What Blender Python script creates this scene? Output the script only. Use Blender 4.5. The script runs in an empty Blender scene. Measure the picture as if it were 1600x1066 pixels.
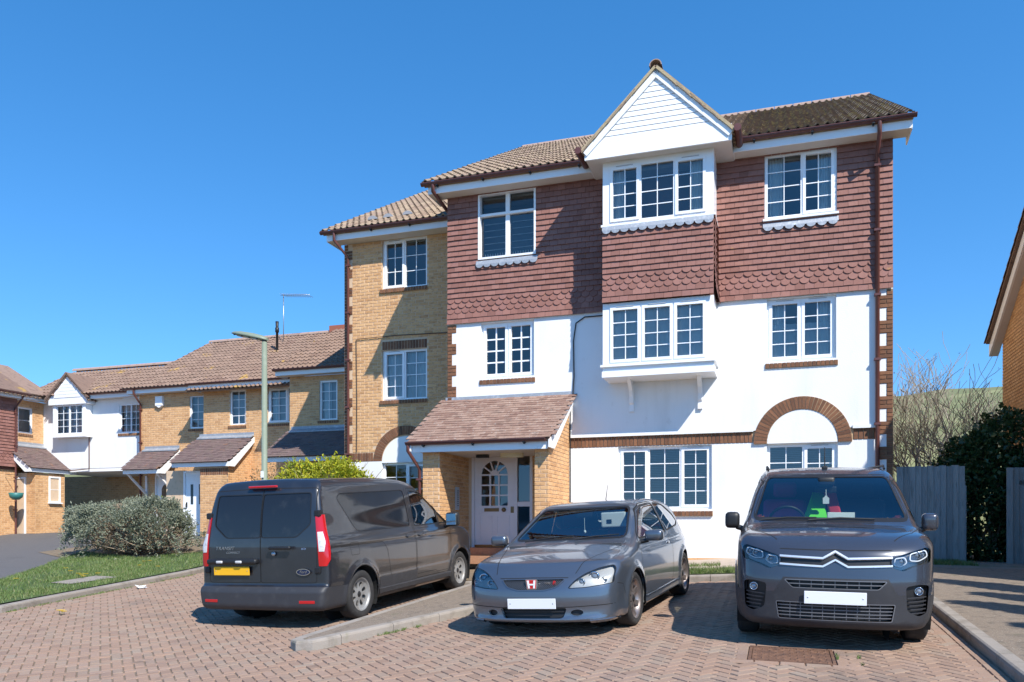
import bpy, bmesh, math, random
import numpy as np
from mathutils import Vector, Matrix
from mathutils.bvhtree import BVHTree
random.seed(7); np.random.seed(7)
SC = bpy.context.scene
COL = SC.collection

# ------------------------------------------------------------------ camera
FPX = 1270.0; CX = 800.0; HZ = 822.0; EYE = 1.5
cd = bpy.data.cameras.new('camera'); cam = bpy.data.objects.new('camera', cd); COL.objects.link(cam)
cam.location = (0, 0, EYE); cam.rotation_euler = (math.radians(90), 0, 0)
cd.sensor_width = 36.0; cd.sensor_fit = 'HORIZONTAL'
cd.lens = 36.0 * FPX / 1600.0
cd.shift_y = (HZ - 533.0) / 1600.0
cd.clip_end = 5000
SC.camera = cam

# local frame of the street: lx runs along the front of the flats to the right, ly away from the viewer
TH = math.atan(FPX / 3870.0); CT, ST = math.cos(TH), math.sin(TH)
D0 = FPX / 87.7
P0 = Vector(((1395 - CX) / FPX * D0, D0, 0))
def W(lx, ly, z=0.0):
    return Vector((P0.x + lx * CT + ly * ST, P0.y - lx * ST + ly * CT, z))
def Lc(X, Y):
    a, b = X - P0.x, Y - P0.y
    return a * CT - b * ST, a * ST + b * CT
ROT = Matrix.Rotation(-TH, 4, 'Z')

# ------------------------------------------------------------------ light
SUN_LOCAL = Vector((1.12, -1.0, 1.5))                      # towards the sun, in the local frame
sd = (ROT.to_3x3() @ SUN_LOCAL).normalized()
wd = bpy.data.worlds.new('World'); SC.world = wd; wd.use_nodes = True
nt = wd.node_tree; nt.nodes.clear()
sky = nt.nodes.new('ShaderNodeTexSky'); sky.sky_type = 'NISHITA'; sky.sun_disc = False
sky.sun_elevation = math.asin(sd.z); sky.sun_rotation = math.atan2(sd.x, sd.y)
sky.altitude = 0; sky.air_density = 1.0; sky.dust_density = 0.0; sky.ozone_density = 1.4
bg = nt.nodes.new('ShaderNodeBackground'); bg.inputs['Strength'].default_value = 0.135
wo = nt.nodes.new('ShaderNodeOutputWorld')
# a clear dry day: the hazy band at the horizon is thin, so the sky is read a little higher up all round
tc_ = nt.nodes.new('ShaderNodeTexCoord'); mp_ = nt.nodes.new('ShaderNodeMapping'); mp_.inputs['Scale'].default_value = (1, 1, .95); mp_.inputs['Location'].default_value = (0, 0, .15)
nt.links.new(tc_.outputs['Generated'], mp_.inputs[0]); nt.links.new(mp_.outputs[0], sky.inputs['Vector'])
hs_ = nt.nodes.new('ShaderNodeHueSaturation'); hs_.inputs['Saturation'].default_value = 1.36
nt.links.new(sky.outputs[0], hs_.inputs['Color']); nt.links.new(hs_.outputs[0], bg.inputs[0]); nt.links.new(bg.outputs[0], wo.inputs[0])
sl = bpy.data.lights.new('sun', 'SUN'); sl.energy = 3.5; sl.angle = math.radians(0.53); sl.color = (1.0, 0.955, 0.88)
so = bpy.data.objects.new('sun', sl); COL.objects.link(so)
so.rotation_euler = sd.to_track_quat('Z', 'Y').to_euler(); so.location = (20, -20, 40)
SC.view_settings.view_transform = 'Standard'; SC.view_settings.look = 'None'
SC.view_settings.exposure = 1.0; SC.view_settings.gamma = 1.0
SC.cycles.max_bounces = 8; SC.cycles.transparent_max_bounces = 24
SC.cycles.use_denoising = True

# ------------------------------------------------------------------ materials
MATS = {}
def nn(t, typ, **kw):
    n = t.nodes.new(typ)
    for k, v in kw.items(): setattr(n, k, v)
    return n
def mth(t, op, a, b=None):
    n = nn(t, 'ShaderNodeMath', operation=op)
    for i, v in enumerate((a, b)):
        if v is None: continue
        if isinstance(v, (int, float)): n.inputs[i].default_value = v
        else: t.links.new(v, n.inputs[i])
    return n.outputs[0]
def mixc(t, fac, a, b, blend='MIX'):
    n = nn(t, 'ShaderNodeMix', data_type='RGBA', blend_type=blend)
    if isinstance(fac, (int, float)): n.inputs[0].default_value = fac
    else: t.links.new(fac, n.inputs[0])
    for i, v in ((6, a), (7, b)):
        if isinstance(v, tuple): n.inputs[i].default_value = v if len(v) == 4 else v + (1,)
        else: t.links.new(v, n.inputs[i])
    return n.outputs[2]
def piece_random(t):
    oi = nn(t, 'ShaderNodeObjectInfo'); ge = nn(t, 'ShaderNodeNewGeometry')
    a = mth(t, 'MULTIPLY', ge.outputs['Random Per Island'], 7.137)
    b = mth(t, 'MULTIPLY', oi.outputs['Random'], 3.71)
    return mth(t, 'FRACT', mth(t, 'ADD', a, b))
def noise(t, scale, detail=3, rough=.55, stretch=None, out=0):
    ge = nn(t, 'ShaderNodeNewGeometry')
    v = ge.outputs['Position']
    if stretch:
        mp = nn(t, 'ShaderNodeMapping'); mp.inputs['Scale'].default_value = stretch
        t.links.new(v, mp.inputs[0]); v = mp.outputs[0]
    n = nn(t, 'ShaderNodeTexNoise'); n.inputs['Scale'].default_value = scale
    n.inputs['Detail'].default_value = detail; n.inputs['Roughness'].default_value = rough
    t.links.new(v, n.inputs['Vector'])
    return n.outputs[out]
def ramp(t, fac, lo, hi):
    n = nn(t, 'ShaderNodeMapRange', interpolation_type='SMOOTHSTEP')
    n.inputs[1].default_value = lo; n.inputs[2].default_value = hi
    t.links.new(fac, n.inputs[0]); return n.outputs[0]
def mat(name, col, rough=.6, metal=0.0, pieces=None, spots=(), bump=None, spec=.5, coat=0.0, rvar=0.0):
    """pieces: list of colours mixed at random from piece to piece.  spots: (colour, scale, lo, hi, amount, stretch)."""
    if name in MATS: return MATS[name]
    m = bpy.data.materials.new(name); m.use_nodes = True; MATS[name] = m
    t = m.node_tree; b = t.nodes['Principled BSDF']
    c = col + (1,) if len(col) == 3 else col
    out = c
    if pieces:
        pr = piece_random(t)
        cr = nn(t, 'ShaderNodeValToRGB'); cr.color_ramp.interpolation = 'LINEAR'
        els = cr.color_ramp.elements; n = len(pieces)
        while len(els) < n: els.new(.5)
        for i, pc in enumerate(pieces):
            els[i].position = i / (n - 1); els[i].color = pc + (1,)
        t.links.new(pr, cr.inputs[0]); out = cr.outputs[0]
    for s in spots:
        sc, scale, lo, hi, amt = s[:5]
        f = mth(t, 'MULTIPLY', ramp(t, noise(t, scale, 4, .6, s[5] if len(s) > 5 else None), lo, hi), amt)
        out = mixc(t, f, out, sc)
    if isinstance(out, tuple): b.inputs['Base Color'].default_value = out
    else: t.links.new(out, b.inputs['Base Color'])
    b.inputs['Roughness'].default_value = rough; b.inputs['Metallic'].default_value = metal
    b.inputs['Specular IOR Level'].default_value = spec; b.inputs['Coat Weight'].default_value = coat
    b.inputs['Coat Roughness'].default_value = .04
    if rvar:
        r = mth(t, 'ADD', mth(t, 'MULTIPLY', noise(t, 6, 4), rvar), rough - rvar / 2); t.links.new(r, b.inputs['Roughness'])
    if bump:
        bn = nn(t, 'ShaderNodeBump'); bn.inputs['Distance'].default_value = bump[1]; bn.inputs['Strength'].default_value = 1.0
        t.links.new(noise(t, bump[0], 4, .6, bump[2] if len(bump) > 2 else None), bn.inputs['Height']); t.links.new(bn.outputs[0], b.inputs['Normal'])
    return m
def glass(name, tint=(1, 1, 1), ior=1.5, dark=0.0, rough=0.0, refl=1.9):
    if name in MATS: return MATS[name]
    m = bpy.data.materials.new(name); m.use_nodes = True; MATS[name] = m
    t = m.node_tree; t.nodes.clear()
    o = nn(t, 'ShaderNodeOutputMaterial'); mx = nn(t, 'ShaderNodeMixShader')
    tr = nn(t, 'ShaderNodeBsdfTransparent'); gl = nn(t, 'ShaderNodeBsdfGlossy')
    tr.inputs[0].default_value = (tint[0] * (1 - dark), tint[1] * (1 - dark), tint[2] * (1 - dark), 1)
    gl.inputs['Roughness'].default_value = rough
    fr = nn(t, 'ShaderNodeFresnel'); fr.inputs[0].default_value = ior
    f = mth(t, 'MINIMUM', mth(t, 'MULTIPLY', fr.outputs[0], refl), 1.0)     # both surfaces of each sheet
    t.links.new(f, mx.inputs[0]); t.links.new(tr.outputs[0], mx.inputs[1]); t.links.new(gl.outputs[0], mx.inputs[2])
    t.links.new(mx.outputs[0], o.inputs[0])
    return m

def netting(name, col, k):
    m = bpy.data.materials.new(name); m.use_nodes = True; t = m.node_tree; b = t.nodes['Principled BSDF']; b.inputs['Base Color'].default_value = col + (1,); b.inputs['Roughness'].default_value = .9
    tr = t.nodes.new('ShaderNodeBsdfTransparent'); mx = t.nodes.new('ShaderNodeMixShader'); mx.inputs[0].default_value = k; o = [n for n in t.nodes if n.type == 'OUTPUT_MATERIAL'][0]
    t.links.new(tr.outputs[0], mx.inputs[1]); t.links.new(b.outputs[0], mx.inputs[2]); t.links.new(mx.outputs[0], o.inputs[0]); return m
NET = netting('net_curtain', (.75, .76, .75), .6)
WHITE = mat('white_render', (.78, .78, .775), .85, spots=(((.6, .6, .585), 1.6, .5, .8, .42, (1.6, 1.6, .22)), ((.5, .48, .44), 7, .6, .8, .3, (1, 1, .5)), ((.66, .65, .63), .5, .5, .75, .4)), bump=(55, .003))
UPVC = mat('white_plastic', (.84, .85, .86), .3, spots=(((.68, .68, .67), 5, .55, .9, .25),))
BOARD = mat('white_board', (.82, .82, .82), .45, spots=(((.62, .62, .6), 4, .55, .85, .3),))
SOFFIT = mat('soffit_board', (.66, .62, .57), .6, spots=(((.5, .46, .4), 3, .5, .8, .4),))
BUFF = mat('buff_brick', (.45, .28, .14), .85, pieces=[(.5, .265, .115), (.63, .36, .165), (.68, .41, .2), (.59, .33, .145), (.66, .385, .18)],
           spots=(((.33, .165, .075), 11, .52, .64, .6, (1, 1, 2.6)), ((.68, .48, .28), 30, .55, .75, .4)), bump=(70, .004))
MORTAR = mat('buff_mortar', (.62, .455, .31), .95, spots=(((.36, .27, .17), 8, .5, .8, .5),), bump=(90, .003))
BROWN = mat('brown_brick', (.17, .075, .035), .8, pieces=[(.12, .05, .025), (.19, .085, .04), (.24, .105, .05), (.15, .065, .032)],
            spots=(((.08, .035, .02), 20, .5, .7, .5),), bump=(70, .004))
HUNG = mat('hung_clay_tile', (.3, .12, .085), .75, pieces=[(.2, .085, .064), (.255, .112, .085), (.29, .134, .104), (.23, .1, .075), (.27, .125, .102)],
           spots=(((.16, .075, .06), 14, .5, .75, .4), ((.42, .22, .06), 5, .68, .76, .5)), bump=(60, .003))
ROOFT = mat('concrete_roof_tile', (.27, .19, .13), .9, pieces=[(.23, .155, .105), (.3, .215, .145), (.34, .25, .165), (.26, .18, .125), (.29, .2, .15)],
            spots=(((.1, .07, .05), 7, .5, .7, .6), ((.46, .36, .2), 16, .56, .68, .55), ((.62, .58, .5), 34, .66, .72, .6)), bump=(40, .006))
ROOFD = mat('mossy_roof_tile', (.13, .09, .065), .95, pieces=[(.15, .1, .07), (.205, .142, .095), (.18, .12, .085)],
            spots=(((.33, .26, .11), 13, .5, .62, .8), ((.07, .055, .04), 8, .52, .72, .5), ((.5, .47, .4), 34, .67, .73, .6)), bump=(40, .008))
ROOFL = mat('lichen_roof_tile', (.22, .14, .1), .92, pieces=[(.185, .115, .085), (.25, .165, .12), (.22, .145, .105), (.27, .18, .135)],
            spots=(((.09, .06, .045), 6, .5, .7, .5), ((.46, .28, .04), 1.3, .6, .7, .6), ((.55, .5, .43), 26, .67, .73, .6)), bump=(40, .006))
PLAINT = mat('plain_porch_tile', (.25, .15, .11), .9, pieces=[(.2, .11, .08), (.27, .165, .12), (.31, .2, .15), (.23, .135, .1)],
             spots=(((.5, .45, .4), 18, .58, .7, .6), ((.1, .065, .05), 6, .52, .72, .5)), bump=(50, .004))
PORCHD = mat('dark_porch_tile', (.14, .095, .085), .92, pieces=[(.115, .075, .07), (.165, .11, .1), (.14, .1, .085)],
             spots=(((.27, .12, .05), 4, .6, .72, .6), ((.42, .38, .36), 25, .64, .72, .5)), bump=(50, .004))
LEAD = mat('lead_flashing', (.34, .36, .39), .55, .35, spots=(((.58, .6, .62), 10, .5, .7, .6), ((.2, .21, .23), 5, .55, .8, .5)), bump=(30, .004))
GUT = mat('brown_gutter_plastic', (.115, .04, .032), .38, spots=(((.17, .08, .065), 6, .5, .8, .5),))
BLACK = mat('black_plastic', (.012, .012, .013), .5)
DARKR = mat('room_wall', (.4, .38, .36), .9)
CURT = mat('curtain_cloth', (.7, .69, .67), .9)
BLIND = mat('blind_slat', (.62, .62, .62), .6)
GLS = glass('window_glass', (.8, .88, .91), refl=2.8)
DOORW = mat('painted_door', (.77, .735, .75), .45, spots=(((.62, .56, .6), 6, .5, .8, .3),))
BRASS = mat('aged_brass', (.23, .15, .07), .4, .8)
CONC = mat('kerb_concrete', (.3, .26, .22), .92, pieces=[(.26, .225, .19), (.31, .27, .23), (.285, .25, .215)], spots=(((.16, .135, .105), 4, .46, .72, .7), ((.42, .385, .345), 40, .6, .75, .4), ((.12, .13, .05), 2.5, .62, .75, .5)), bump=(60, .005))
PAVER = mat('clay_paver', (.33, .22, .18), .88, pieces=[(.26, .168, .118), (.295, .19, .134), (.32, .213, .155), (.28, .2, .146), (.32, .2, .137), (.3, .225, .168)],
            spots=(((.2, .14, .115), 2.2, .5, .75, .45), ((.46, .4, .36), 55, .62, .76, .5), ((.1, .08, .066), .55, .54, .76, .5), ((.07, .06, .05), 1.7, .66, .76, .5)), bump=(80, .004))
JOINT = mat('paver_joint_sand', (.17, .135, .1), 1.0, spots=(((.2, .17, .13), 12, .5, .7, .5),))
TARMAC = mat('grey_tarmac', (.105, .1, .1), .9, spots=(((.18, .17, .165), 60, .52, .7, .6), ((.07, .066, .065), 1.5, .5, .8, .5)), bump=(120, .004))
GRAVEL = mat('brown_asphalt', (.2, .155, .115), .95, spots=(((.36, .31, .25), 70, .54, .66, .8), ((.09, .075, .06), 9, .5, .7, .6), ((.12, .13, .05), 3, .6, .75, .4)), bump=(90, .006))
SOIL = mat('soil', (.2, .15, .1), 1.0, spots=(((.11, .085, .055), 5, .45, .7, .7), ((.34, .29, .22), 30, .58, .72, .5)), bump=(30, .02))
GRASSG = mat('lawn_ground', (.06, .095, .025), 1.0, spots=(((.16, .15, .07), 3, .52, .72, .6), ((.045, .09, .015), 9, .45, .7, .6)), bump=(40, .02))
GRASS = mat('grass_blade', (.1, .19, .03), .6, pieces=[(.06, .115, .02), (.095, .155, .03), (.14, .19, .05), (.2, .19, .085)])
FIELD = mat('hill_grass', (.165, .17, .065), 1.0, spots=(((.29, .28, .12), .08, .45, .7, .7), ((.12, .16, .04), .5, .5, .75, .6)))
TIMBER = mat('grey_fence_timber', (.23, .235, .225), .9, pieces=[(.19, .195, .19), (.25, .255, .25), (.28, .28, .265), (.22, .225, .22)],
             spots=(((.1, .1, .095), 6, .5, .7, .55, (4, 4, .5)), ((.33, .33, .31), 10, .55, .75, .4, (5, 5, .4))), bump=(30, .004, (5, 5, .4)))
LAMPG = mat('lamp_post_paint', (.2, .235, .175), .5, spots=(((.4, .43, .37), 6, .5, .8, .3),))
STEEL = mat('galvanised_steel', (.4, .42, .44), .4, .85)
RUST = mat('rusty_iron', (.16, .085, .055), .85, .3, spots=(((.26, .14, .085), 20, .45, .65, .8), ((.07, .045, .04), 8, .5, .7, .6)), bump=(60, .004))

# ------------------------------------------------------------------ mesh helpers
class MB:
    def __init__(s): s.v = []; s.f = []; s.m = []; s.sm = []
    def face(s, pts, mi=0, smooth=False):
        n = len(s.v); s.v += [tuple(p) for p in pts]; s.f.append(tuple(range(n, n + len(pts)))); s.m.append(mi); s.sm.append(smooth)
    def mesh(s, vs, fs, mi=0, smooth=False):
        n = len(s.v); s.v += [tuple(p) for p in vs]
        for f in fs: s.f.append(tuple(i + n for i in f)); s.m.append(mi); s.sm.append(smooth)
    def hexa(s, p, mi=0):                                   # 8 corners: bottom 4 then top 4
        s.mesh(p, [(3, 2, 1, 0), (4, 5, 6, 7), (0, 1, 5, 4), (1, 2, 6, 5), (2, 3, 7, 6), (3, 0, 4, 7)], mi)
    def box(s, a, b, mi=0):
        x0, y0, z0 = a; x1, y1, z1 = b
        if x0 > x1: x0, x1 = x1, x0
        if y0 > y1: y0, y1 = y1, y0
        if z0 > z1: z0, z1 = z1, z0
        s.hexa([(x0, y0, z0), (x1, y0, z0), (x1, y1, z0), (x0, y1, z0), (x0, y0, z1), (x1, y0, z1), (x1, y1, z1), (x0, y1, z1)], mi)
    def tube(s, pts, r, n=8, mi=0, caps=True):
        pts = [Vector(p) for p in pts]
        rs = r if isinstance(r, (list, tuple)) else [r] * len(pts)
        rings = []; up = None
        for i, p in enumerate(pts):
            d = (pts[min(i + 1, len(pts) - 1)] - pts[max(i - 1, 0)])
            d = d.normalized() if d.length > 1e-9 else Vector((0, 0, 1))
            if up is None:
                up = Vector((0, 0, 1)) if abs(d.z) < .9 else Vector((1, 0, 0))
            a = d.cross(up)
            a = a.normalized() if a.length > 1e-6 else d.orthogonal().normalized()
            b = a.cross(d).normalized(); up = b
            rings.append([p + (a * math.cos(2 * math.pi * k / n) + b * math.sin(2 * math.pi * k / n)) * rs[i] for k in range(n)])
        vs = [v for ring in rings for v in ring]; fs = []
        for i in range(len(pts) - 1):
            for k in range(n):
                fs.append((i * n + k, i * n + (k + 1) % n, (i + 1) * n + (k + 1) % n, (i + 1) * n + k))
        s.mesh(vs, fs, mi, True)
        if caps:
            s.mesh(rings[0], [tuple(range(n))[::-1]], mi); s.mesh(rings[-1], [tuple(range(n))], mi)
    def prism(s, poly, fn, d0, d1, mi=0, mside=None):       # poly of (a,b); fn(a,b,d)->point
        n = len(poly); lo = [fn(a, b, d0) for a, b in poly]; hi = [fn(a, b, d1) for a, b in poly]
        s.mesh(lo + hi, [tuple(range(n))[::-1], tuple(range(n, 2 * n))], mi)
        s.mesh(lo + hi, [(i, (i + 1) % n, n + (i + 1) % n, n + i) for i in range(n)], mi if mside is None else mside)
    def data(s, name, mats):
        me = bpy.data.meshes.new(name); me.from_pydata(s.v, [], s.f)
        if not isinstance(mats, (list, tuple)): mats = [mats]
        for m in mats: me.materials.append(m)
        me.polygons.foreach_set('material_index', s.m)
        me.polygons.foreach_set('use_smooth', s.sm)
        me.update(); return me
    def fixed(s, name, mats):                               # closed meshes: outward normals
        me = s.data(name, mats); bm = bmesh.new(); bm.from_mesh(me)
        bmesh.ops.remove_doubles(bm, verts=bm.verts, dist=1e-5); bmesh.ops.recalc_face_normals(bm, faces=bm.faces)
        bm.to_mesh(me); bm.free(); return me

def obj(name, me, parent=None, loc=None, rot=None):
    o = bpy.data.objects.new(name, me); COL.objects.link(o)
    if parent is not None: o.parent = parent
    if loc is not None: o.location = loc
    if rot is not None: o.rotation_euler = rot
    return o
def tag(o, label=None, cat=None, group=None, kind=None):
    if label: o['label'] = label
    if cat: o['category'] = cat
    if group: o['group'] = group
    if kind: o['kind'] = kind
    return o
def thing(name, label, cat, base=(0, 0, 0), group=None, yaw=0.0):
    """Empty at a thing's base (local street frame)."""
    o = obj(name, None); o.empty_display_size = .3
    o.matrix_world = Matrix.Translation(W(*base)) @ ROT @ Matrix.Rotation(yaw, 4, 'Z')
    tag(o, label, cat, group); o['_b'] = list(base); return o
class Part:
    """MB whose points are given in the local street frame and stored relative to its thing."""
    def __init__(s, root): s.root = root; s.mb = MB(); s.b = Vector(root['_b'])
    def build(s, name, mats, parent=None, fix=True):
        me = (s.mb.fixed if fix else s.mb.data)(name, mats)
        me.transform(Matrix.Translation(-s.b))
        return obj(name, me, parent if parent is not None else s.root)
def setting(name, mb, mats, fix=False, kind='structure'):
    me = (mb.fixed if fix else mb.data)(name, mats)
    o = obj(name, me); o.matrix_world = Matrix.Translation(P0) @ ROT
    o['kind'] = kind; return o

class Fr:
    """A wall plane: u along it (rightwards as seen), d out of it, z up."""
    def __init__(s, o, U, N): s.o = o; s.U = U; s.N = N
    def p(s, u, d, z): return (s.o[0] + u * s.U[0] + d * s.N[0], s.o[1] + u * s.U[1] + d * s.N[1], z)
def front(ly): return Fr((0, ly), (1, 0), (0, -1))
def rside(lx): return Fr((lx, 0), (0, 1), (1, 0))            # faces right (+lx), u = ly
def fbox(mb, fr, u0, u1, d0, d1, z0, z1, mi=0):
    P = fr.p
    mb.hexa([P(u0, d1, z0), P(u1, d1, z0), P(u1, d0, z0), P(u0, d0, z0), P(u0, d1, z1), P(u1, d1, z1), P(u1, d0, z1), P(u0, d0, z1)], mi)

def wall_panel(mb, fr, u0, u1, z0, z1, holes, depth=.12, mi=0, d=0.0):
    us = sorted(set([u0, u1] + [h[0] for h in holes] + [h[1] for h in holes])); zs = sorted(set([z0, z1] + [h[2] for h in holes] + [h[3] for h in holes]))
    us = [u for u in us if u0 <= u <= u1]; zs = [z for z in zs if z0 <= z <= z1]
    for i in range(len(us) - 1):
        for j in range(len(zs) - 1):
            uc, zc = (us[i] + us[i + 1]) / 2, (zs[j] + zs[j + 1]) / 2
            if any(h[0] < uc < h[1] and h[2] < zc < h[3] for h in holes): continue
            mb.face([fr.p(us[i], d, zs[j]), fr.p(us[i + 1], d, zs[j]), fr.p(us[i + 1], d, zs[j + 1]), fr.p(us[i], d, zs[j + 1])], mi)
    for a, b, c, e in holes:
        for q in (((a, c), (a, e)), ((b, e), (b, c)), ((a, e), (b, e)), ((b, c), (a, c))):
            (ua, za), (ub, zb) = q
            mb.face([fr.p(ua, d, za), fr.p(ub, d, zb), fr.p(ub, d - depth, zb), fr.p(ua, d - depth, za)], mi)

def brick_list(u0, u1, z0, z1, holes=(), course=.075, length=.225, skip=None, half=0):
    out = []; j = 0; z = z0
    while z + course * .6 < z1:
        zt = min(z + course, z1); zc = (z + zt) / 2
        segs = [(u0, u1)]
        for a, b, c, e in holes:
            if c < zc < e:
                ns = []
                for s0, s1 in segs:
                    if b <= s0 or a >= s1: ns.append((s0, s1)); continue
                    if a > s0: ns.append((s0, a))
                    if b < s1: ns.append((b, s1))
                segs = ns
        off = (length / 2 if (j + half) % 2 else 0)
        for s0, s1 in segs:
            k = math.floor((s0 - u0 - off) / length); u = u0 + off + k * length
            while u < s1 - .01:
                a, b = max(u, s0), min(u + length, s1)
                if b - a > .04 and not (skip and skip((a + b) / 2, zc)): out.append((a, b, z, zt))
                u += length
        z += course; j += 1
    return out
def add_brick(mb, fr, a, b, z, zt, proud=.007, joint=.005, mi=0):
    ch = .004
    a += joint; b -= joint; z += joint; zt -= joint
    P = fr.p
    o = [P(a, 0, z), P(b, 0, z), P(b, 0, zt), P(a, 0, zt)]
    i = [P(a + ch, proud, z + ch), P(b - ch, proud, z + ch), P(b - ch, proud, zt - ch), P(a + ch, proud, zt - ch)]
    mb.mesh(o + i, [(4, 5, 6, 7), (0, 1, 5, 4), (1, 2, 6, 5), (2, 3, 7, 6), (3, 0, 4, 7)], mi)
class Pieces:
    """Collects alike pieces of one thing; the ones that show largest become objects, the rest one joined part."""
    def __init__(s, root, limit=290): s.root = root; s.items = []; s.limit = limit; s.b = Vector(root['_b'])
    def add(s, depth, key, mesh_fn, mtx, parent): s.items.append((depth, key, mesh_fn, mtx, parent))
    def build(s, name, mat_):
        s.items.sort(key=lambda t: t[0]); cache = {}; rest = MB(); rp = None
        for n, (dep, key, fn, mtx, par) in enumerate(s.items):
            if key not in cache: cache[key] = [None, fn()]
            if n < s.limit:
                if cache[key][0] is None: cache[key][0] = cache[key][1].data(name, mat_)
                o = obj(name, cache[key][0], par); o.matrix_local = Matrix.Translation(-s.b) @ mtx
            else:
                mb = cache[key][1]; rest.mesh([mtx @ Vector(v) for v in mb.v], mb.f); rest.sm[-len(mb.f):] = mb.sm; rp = par if rp is None else rp
        if rest.v:
            me = rest.data(name + '_field', mat_); me.transform(Matrix.Translation(-s.b))
            o = obj(name + '_field', me, rp); o['kind'] = 'stuff'
def fr_mtx(fr, u, d, z):
    x, y, _ = fr.p(u, d, z)
    M = Matrix(((fr.U[0], -fr.N[0], 0, x), (fr.U[1], -fr.N[1], 0, y), (0, 0, 1, z), (0, 0, 0, 1)))
    return M                                                 # piece frame: x along wall, -y outwards, z up
def brick_mesh(w, h):
    def fn():
        mb = MB(); add_brick(mb, front(0), 0, w, 0, h); return mb
    return fn
def lay_bricks(pieces, fr, lst, parent, mbfield=None):
    for a, b, z, zt in lst:
        w = round(b - a, 2); h = round(zt - z, 3)
        x, y, _ = fr.p(a, 0, z)
        dep = W(x, y).y + (3 if w < .2 else 0)
        pieces.add(dep, (w, h), brick_mesh(b - a if w < .2 else w, h), fr_mtx(fr, a, 0, z), parent)
# ------------------------------------------------------------------ building parts
def ring(mb, fr, u0, u1, z0, z1, w, d0, d1, mi=0, wb=None):
    wb = w if wb is None else wb
    fbox(mb, fr, u0, u0 + w, d0, d1, z0, z1, mi); fbox(mb, fr, u1 - w, u1, d0, d1, z0, z1, mi)
    fbox(mb, fr, u0 + w, u1 - w, d0, d1, z1 - w, z1, mi); fbox(mb, fr, u0 + w, u1 - w, d0, d1, z0, z0 + wb, mi)
PANE_CACHE = {}
def pane(win, root, fr, a, b, c, e, d, gm, wob=.004):
    key = (round(b - a, 2), round(e - c, 2), gm.name)
    if key not in PANE_CACHE:
        mb = MB(); w, h = key[0] / 2, key[1] / 2; mb.face([(-w, 0, -h), (w, 0, -h), (w, 0, h), (-w, 0, h)])
        PANE_CACHE[key] = mb.data('pane', gm)
    o = obj('pane', PANE_CACHE[key], win)
    M = fr_mtx(fr, (a + b) / 2, d, (c + e) / 2)
    R = Matrix.Rotation(random.uniform(-wob, wob), 4, 'X') @ Matrix.Rotation(random.uniform(-wob, wob), 4, 'Z')
    o.matrix_local = Matrix.Translation(-Vector(root['_b'])) @ M @ R
    return o
def window(root, fr, u0, u1, z0, z1, lights, rows=4, cols=2, inset=.06, curtains=None, blind=False, gm=None, fw=.055, sill=True, bar=.016, wob=.004, heads=True, net=0.0):
    """lights: list of (relative width, 's' opening sash / 'f' fixed)."""
    gm = gm or GLS
    P = Part(root); mb = P.mb
    d1, d0 = -inset, -inset - .07
    ring(mb, fr, u0, u1, z0, z1, fw, d0, d1)
    tot = sum(l[0] for l in lights); mul = .05; inner = (u1 - u0) - 2 * fw - mul * (len(lights) - 1)
    u = u0 + fw; cells = []
    for i, (wr, kind) in enumerate(lights):
        w = inner * wr / tot
        if i: fbox(mb, fr, u - mul, u, d0, d1, z0 + fw, z1 - fw)
        a, b, c, e = u, u + w, z0 + fw, z1 - fw
        if kind == 's':
            ring(mb, fr, a - .012, b + .012, c - .012, e + .012, .052, d0 + .012, d1 + .018)
            if heads: fbox(mb, fr, a + w * .2, b - w * .2, d1 + .018, d1 + .03, e + .016, e + .026, 1)
            a += .04; b -= .04; c += .04; e -= .04
        cells.append((a, b, c, e)); u += w + mul
    if sill: fbox(mb, fr, u0 - .03, u1 + .03, d0, d1 + .075, z0 - .035, z0 + .005)
    win = P.build('window', [UPVC, mat('trickle_vent', (.45, .46, .48), .5)])
    for a, b, c, e in cells:
        G = Part(root); g = d0 + .035
        for k in range(1, cols):
            x = a + (b - a) * k / cols; fbox(G.mb, fr, x - bar / 2, x + bar / 2, g - .008, g + .012, c, e)
        for k in range(1, rows):
            z = c + (e - c) * k / rows; fbox(G.mb, fr, a, b, g - .0075, g + .0115, z - bar / 2, z + bar / 2)
        if cols > 1 or rows > 1: G.build('glazing_bars', UPVC, win)
        for i in range(cols):
            for j in range(rows):
                pane(win, root, fr, a + (b - a) * i / cols, a + (b - a) * (i + 1) / cols, c + (e - c) * j / rows, c + (e - c) * (j + 1) / rows, g, gm, wob)
    if curtains:
        for side in curtains:
            C = Part(root); n = 14; w = .26
            xs = [(u0 + .06 + w * k / n) if side == 'l' else (u1 - .06 - w * k / n) for k in range(n + 1)]
            for k in range(n):
                q = [(xs[k], d0 - .08 + .025 * math.sin(k * 1.9)), (xs[k + 1], d0 - .08 + .025 * math.sin((k + 1) * 1.9))]
                C.mb.face([fr.p(*q[0], z0 + .05), fr.p(*q[1], z0 + .05), fr.p(*q[1], z1 - .03), fr.p(*q[0], z1 - .03)], 0, True)
            C.build('curtain', CURT, win, fix=False)
    if net:
        C = Part(root); n = 40; xs = [u0 + .05 + (u1 - u0 - .1) * k / n for k in range(n + 1)]; dd = [d0 - .05 + .012 * math.sin(k * 1.3) for k in range(n + 1)]
        for k in range(n): C.mb.face([fr.p(xs[k], dd[k], z0 + .04), fr.p(xs[k + 1], dd[k + 1], z0 + .04), fr.p(xs[k + 1], dd[k + 1], z0 + (z1 - z0) * net), fr.p(xs[k], dd[k], z0 + (z1 - z0) * net)], 0, True)
        C.build('net_curtain', NET, win, fix=False)
    if blind:
        C = Part(root); z = z0 + .08
        while z < z1 - .06:
            fbox(C.mb, fr, u0 + .07, u1 - .07, d0 - .075, d0 - .05, z, z + .004); z += .034
        C.build('blind_slats', BLIND, win)['kind'] = 'stuff'
    return win
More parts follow.
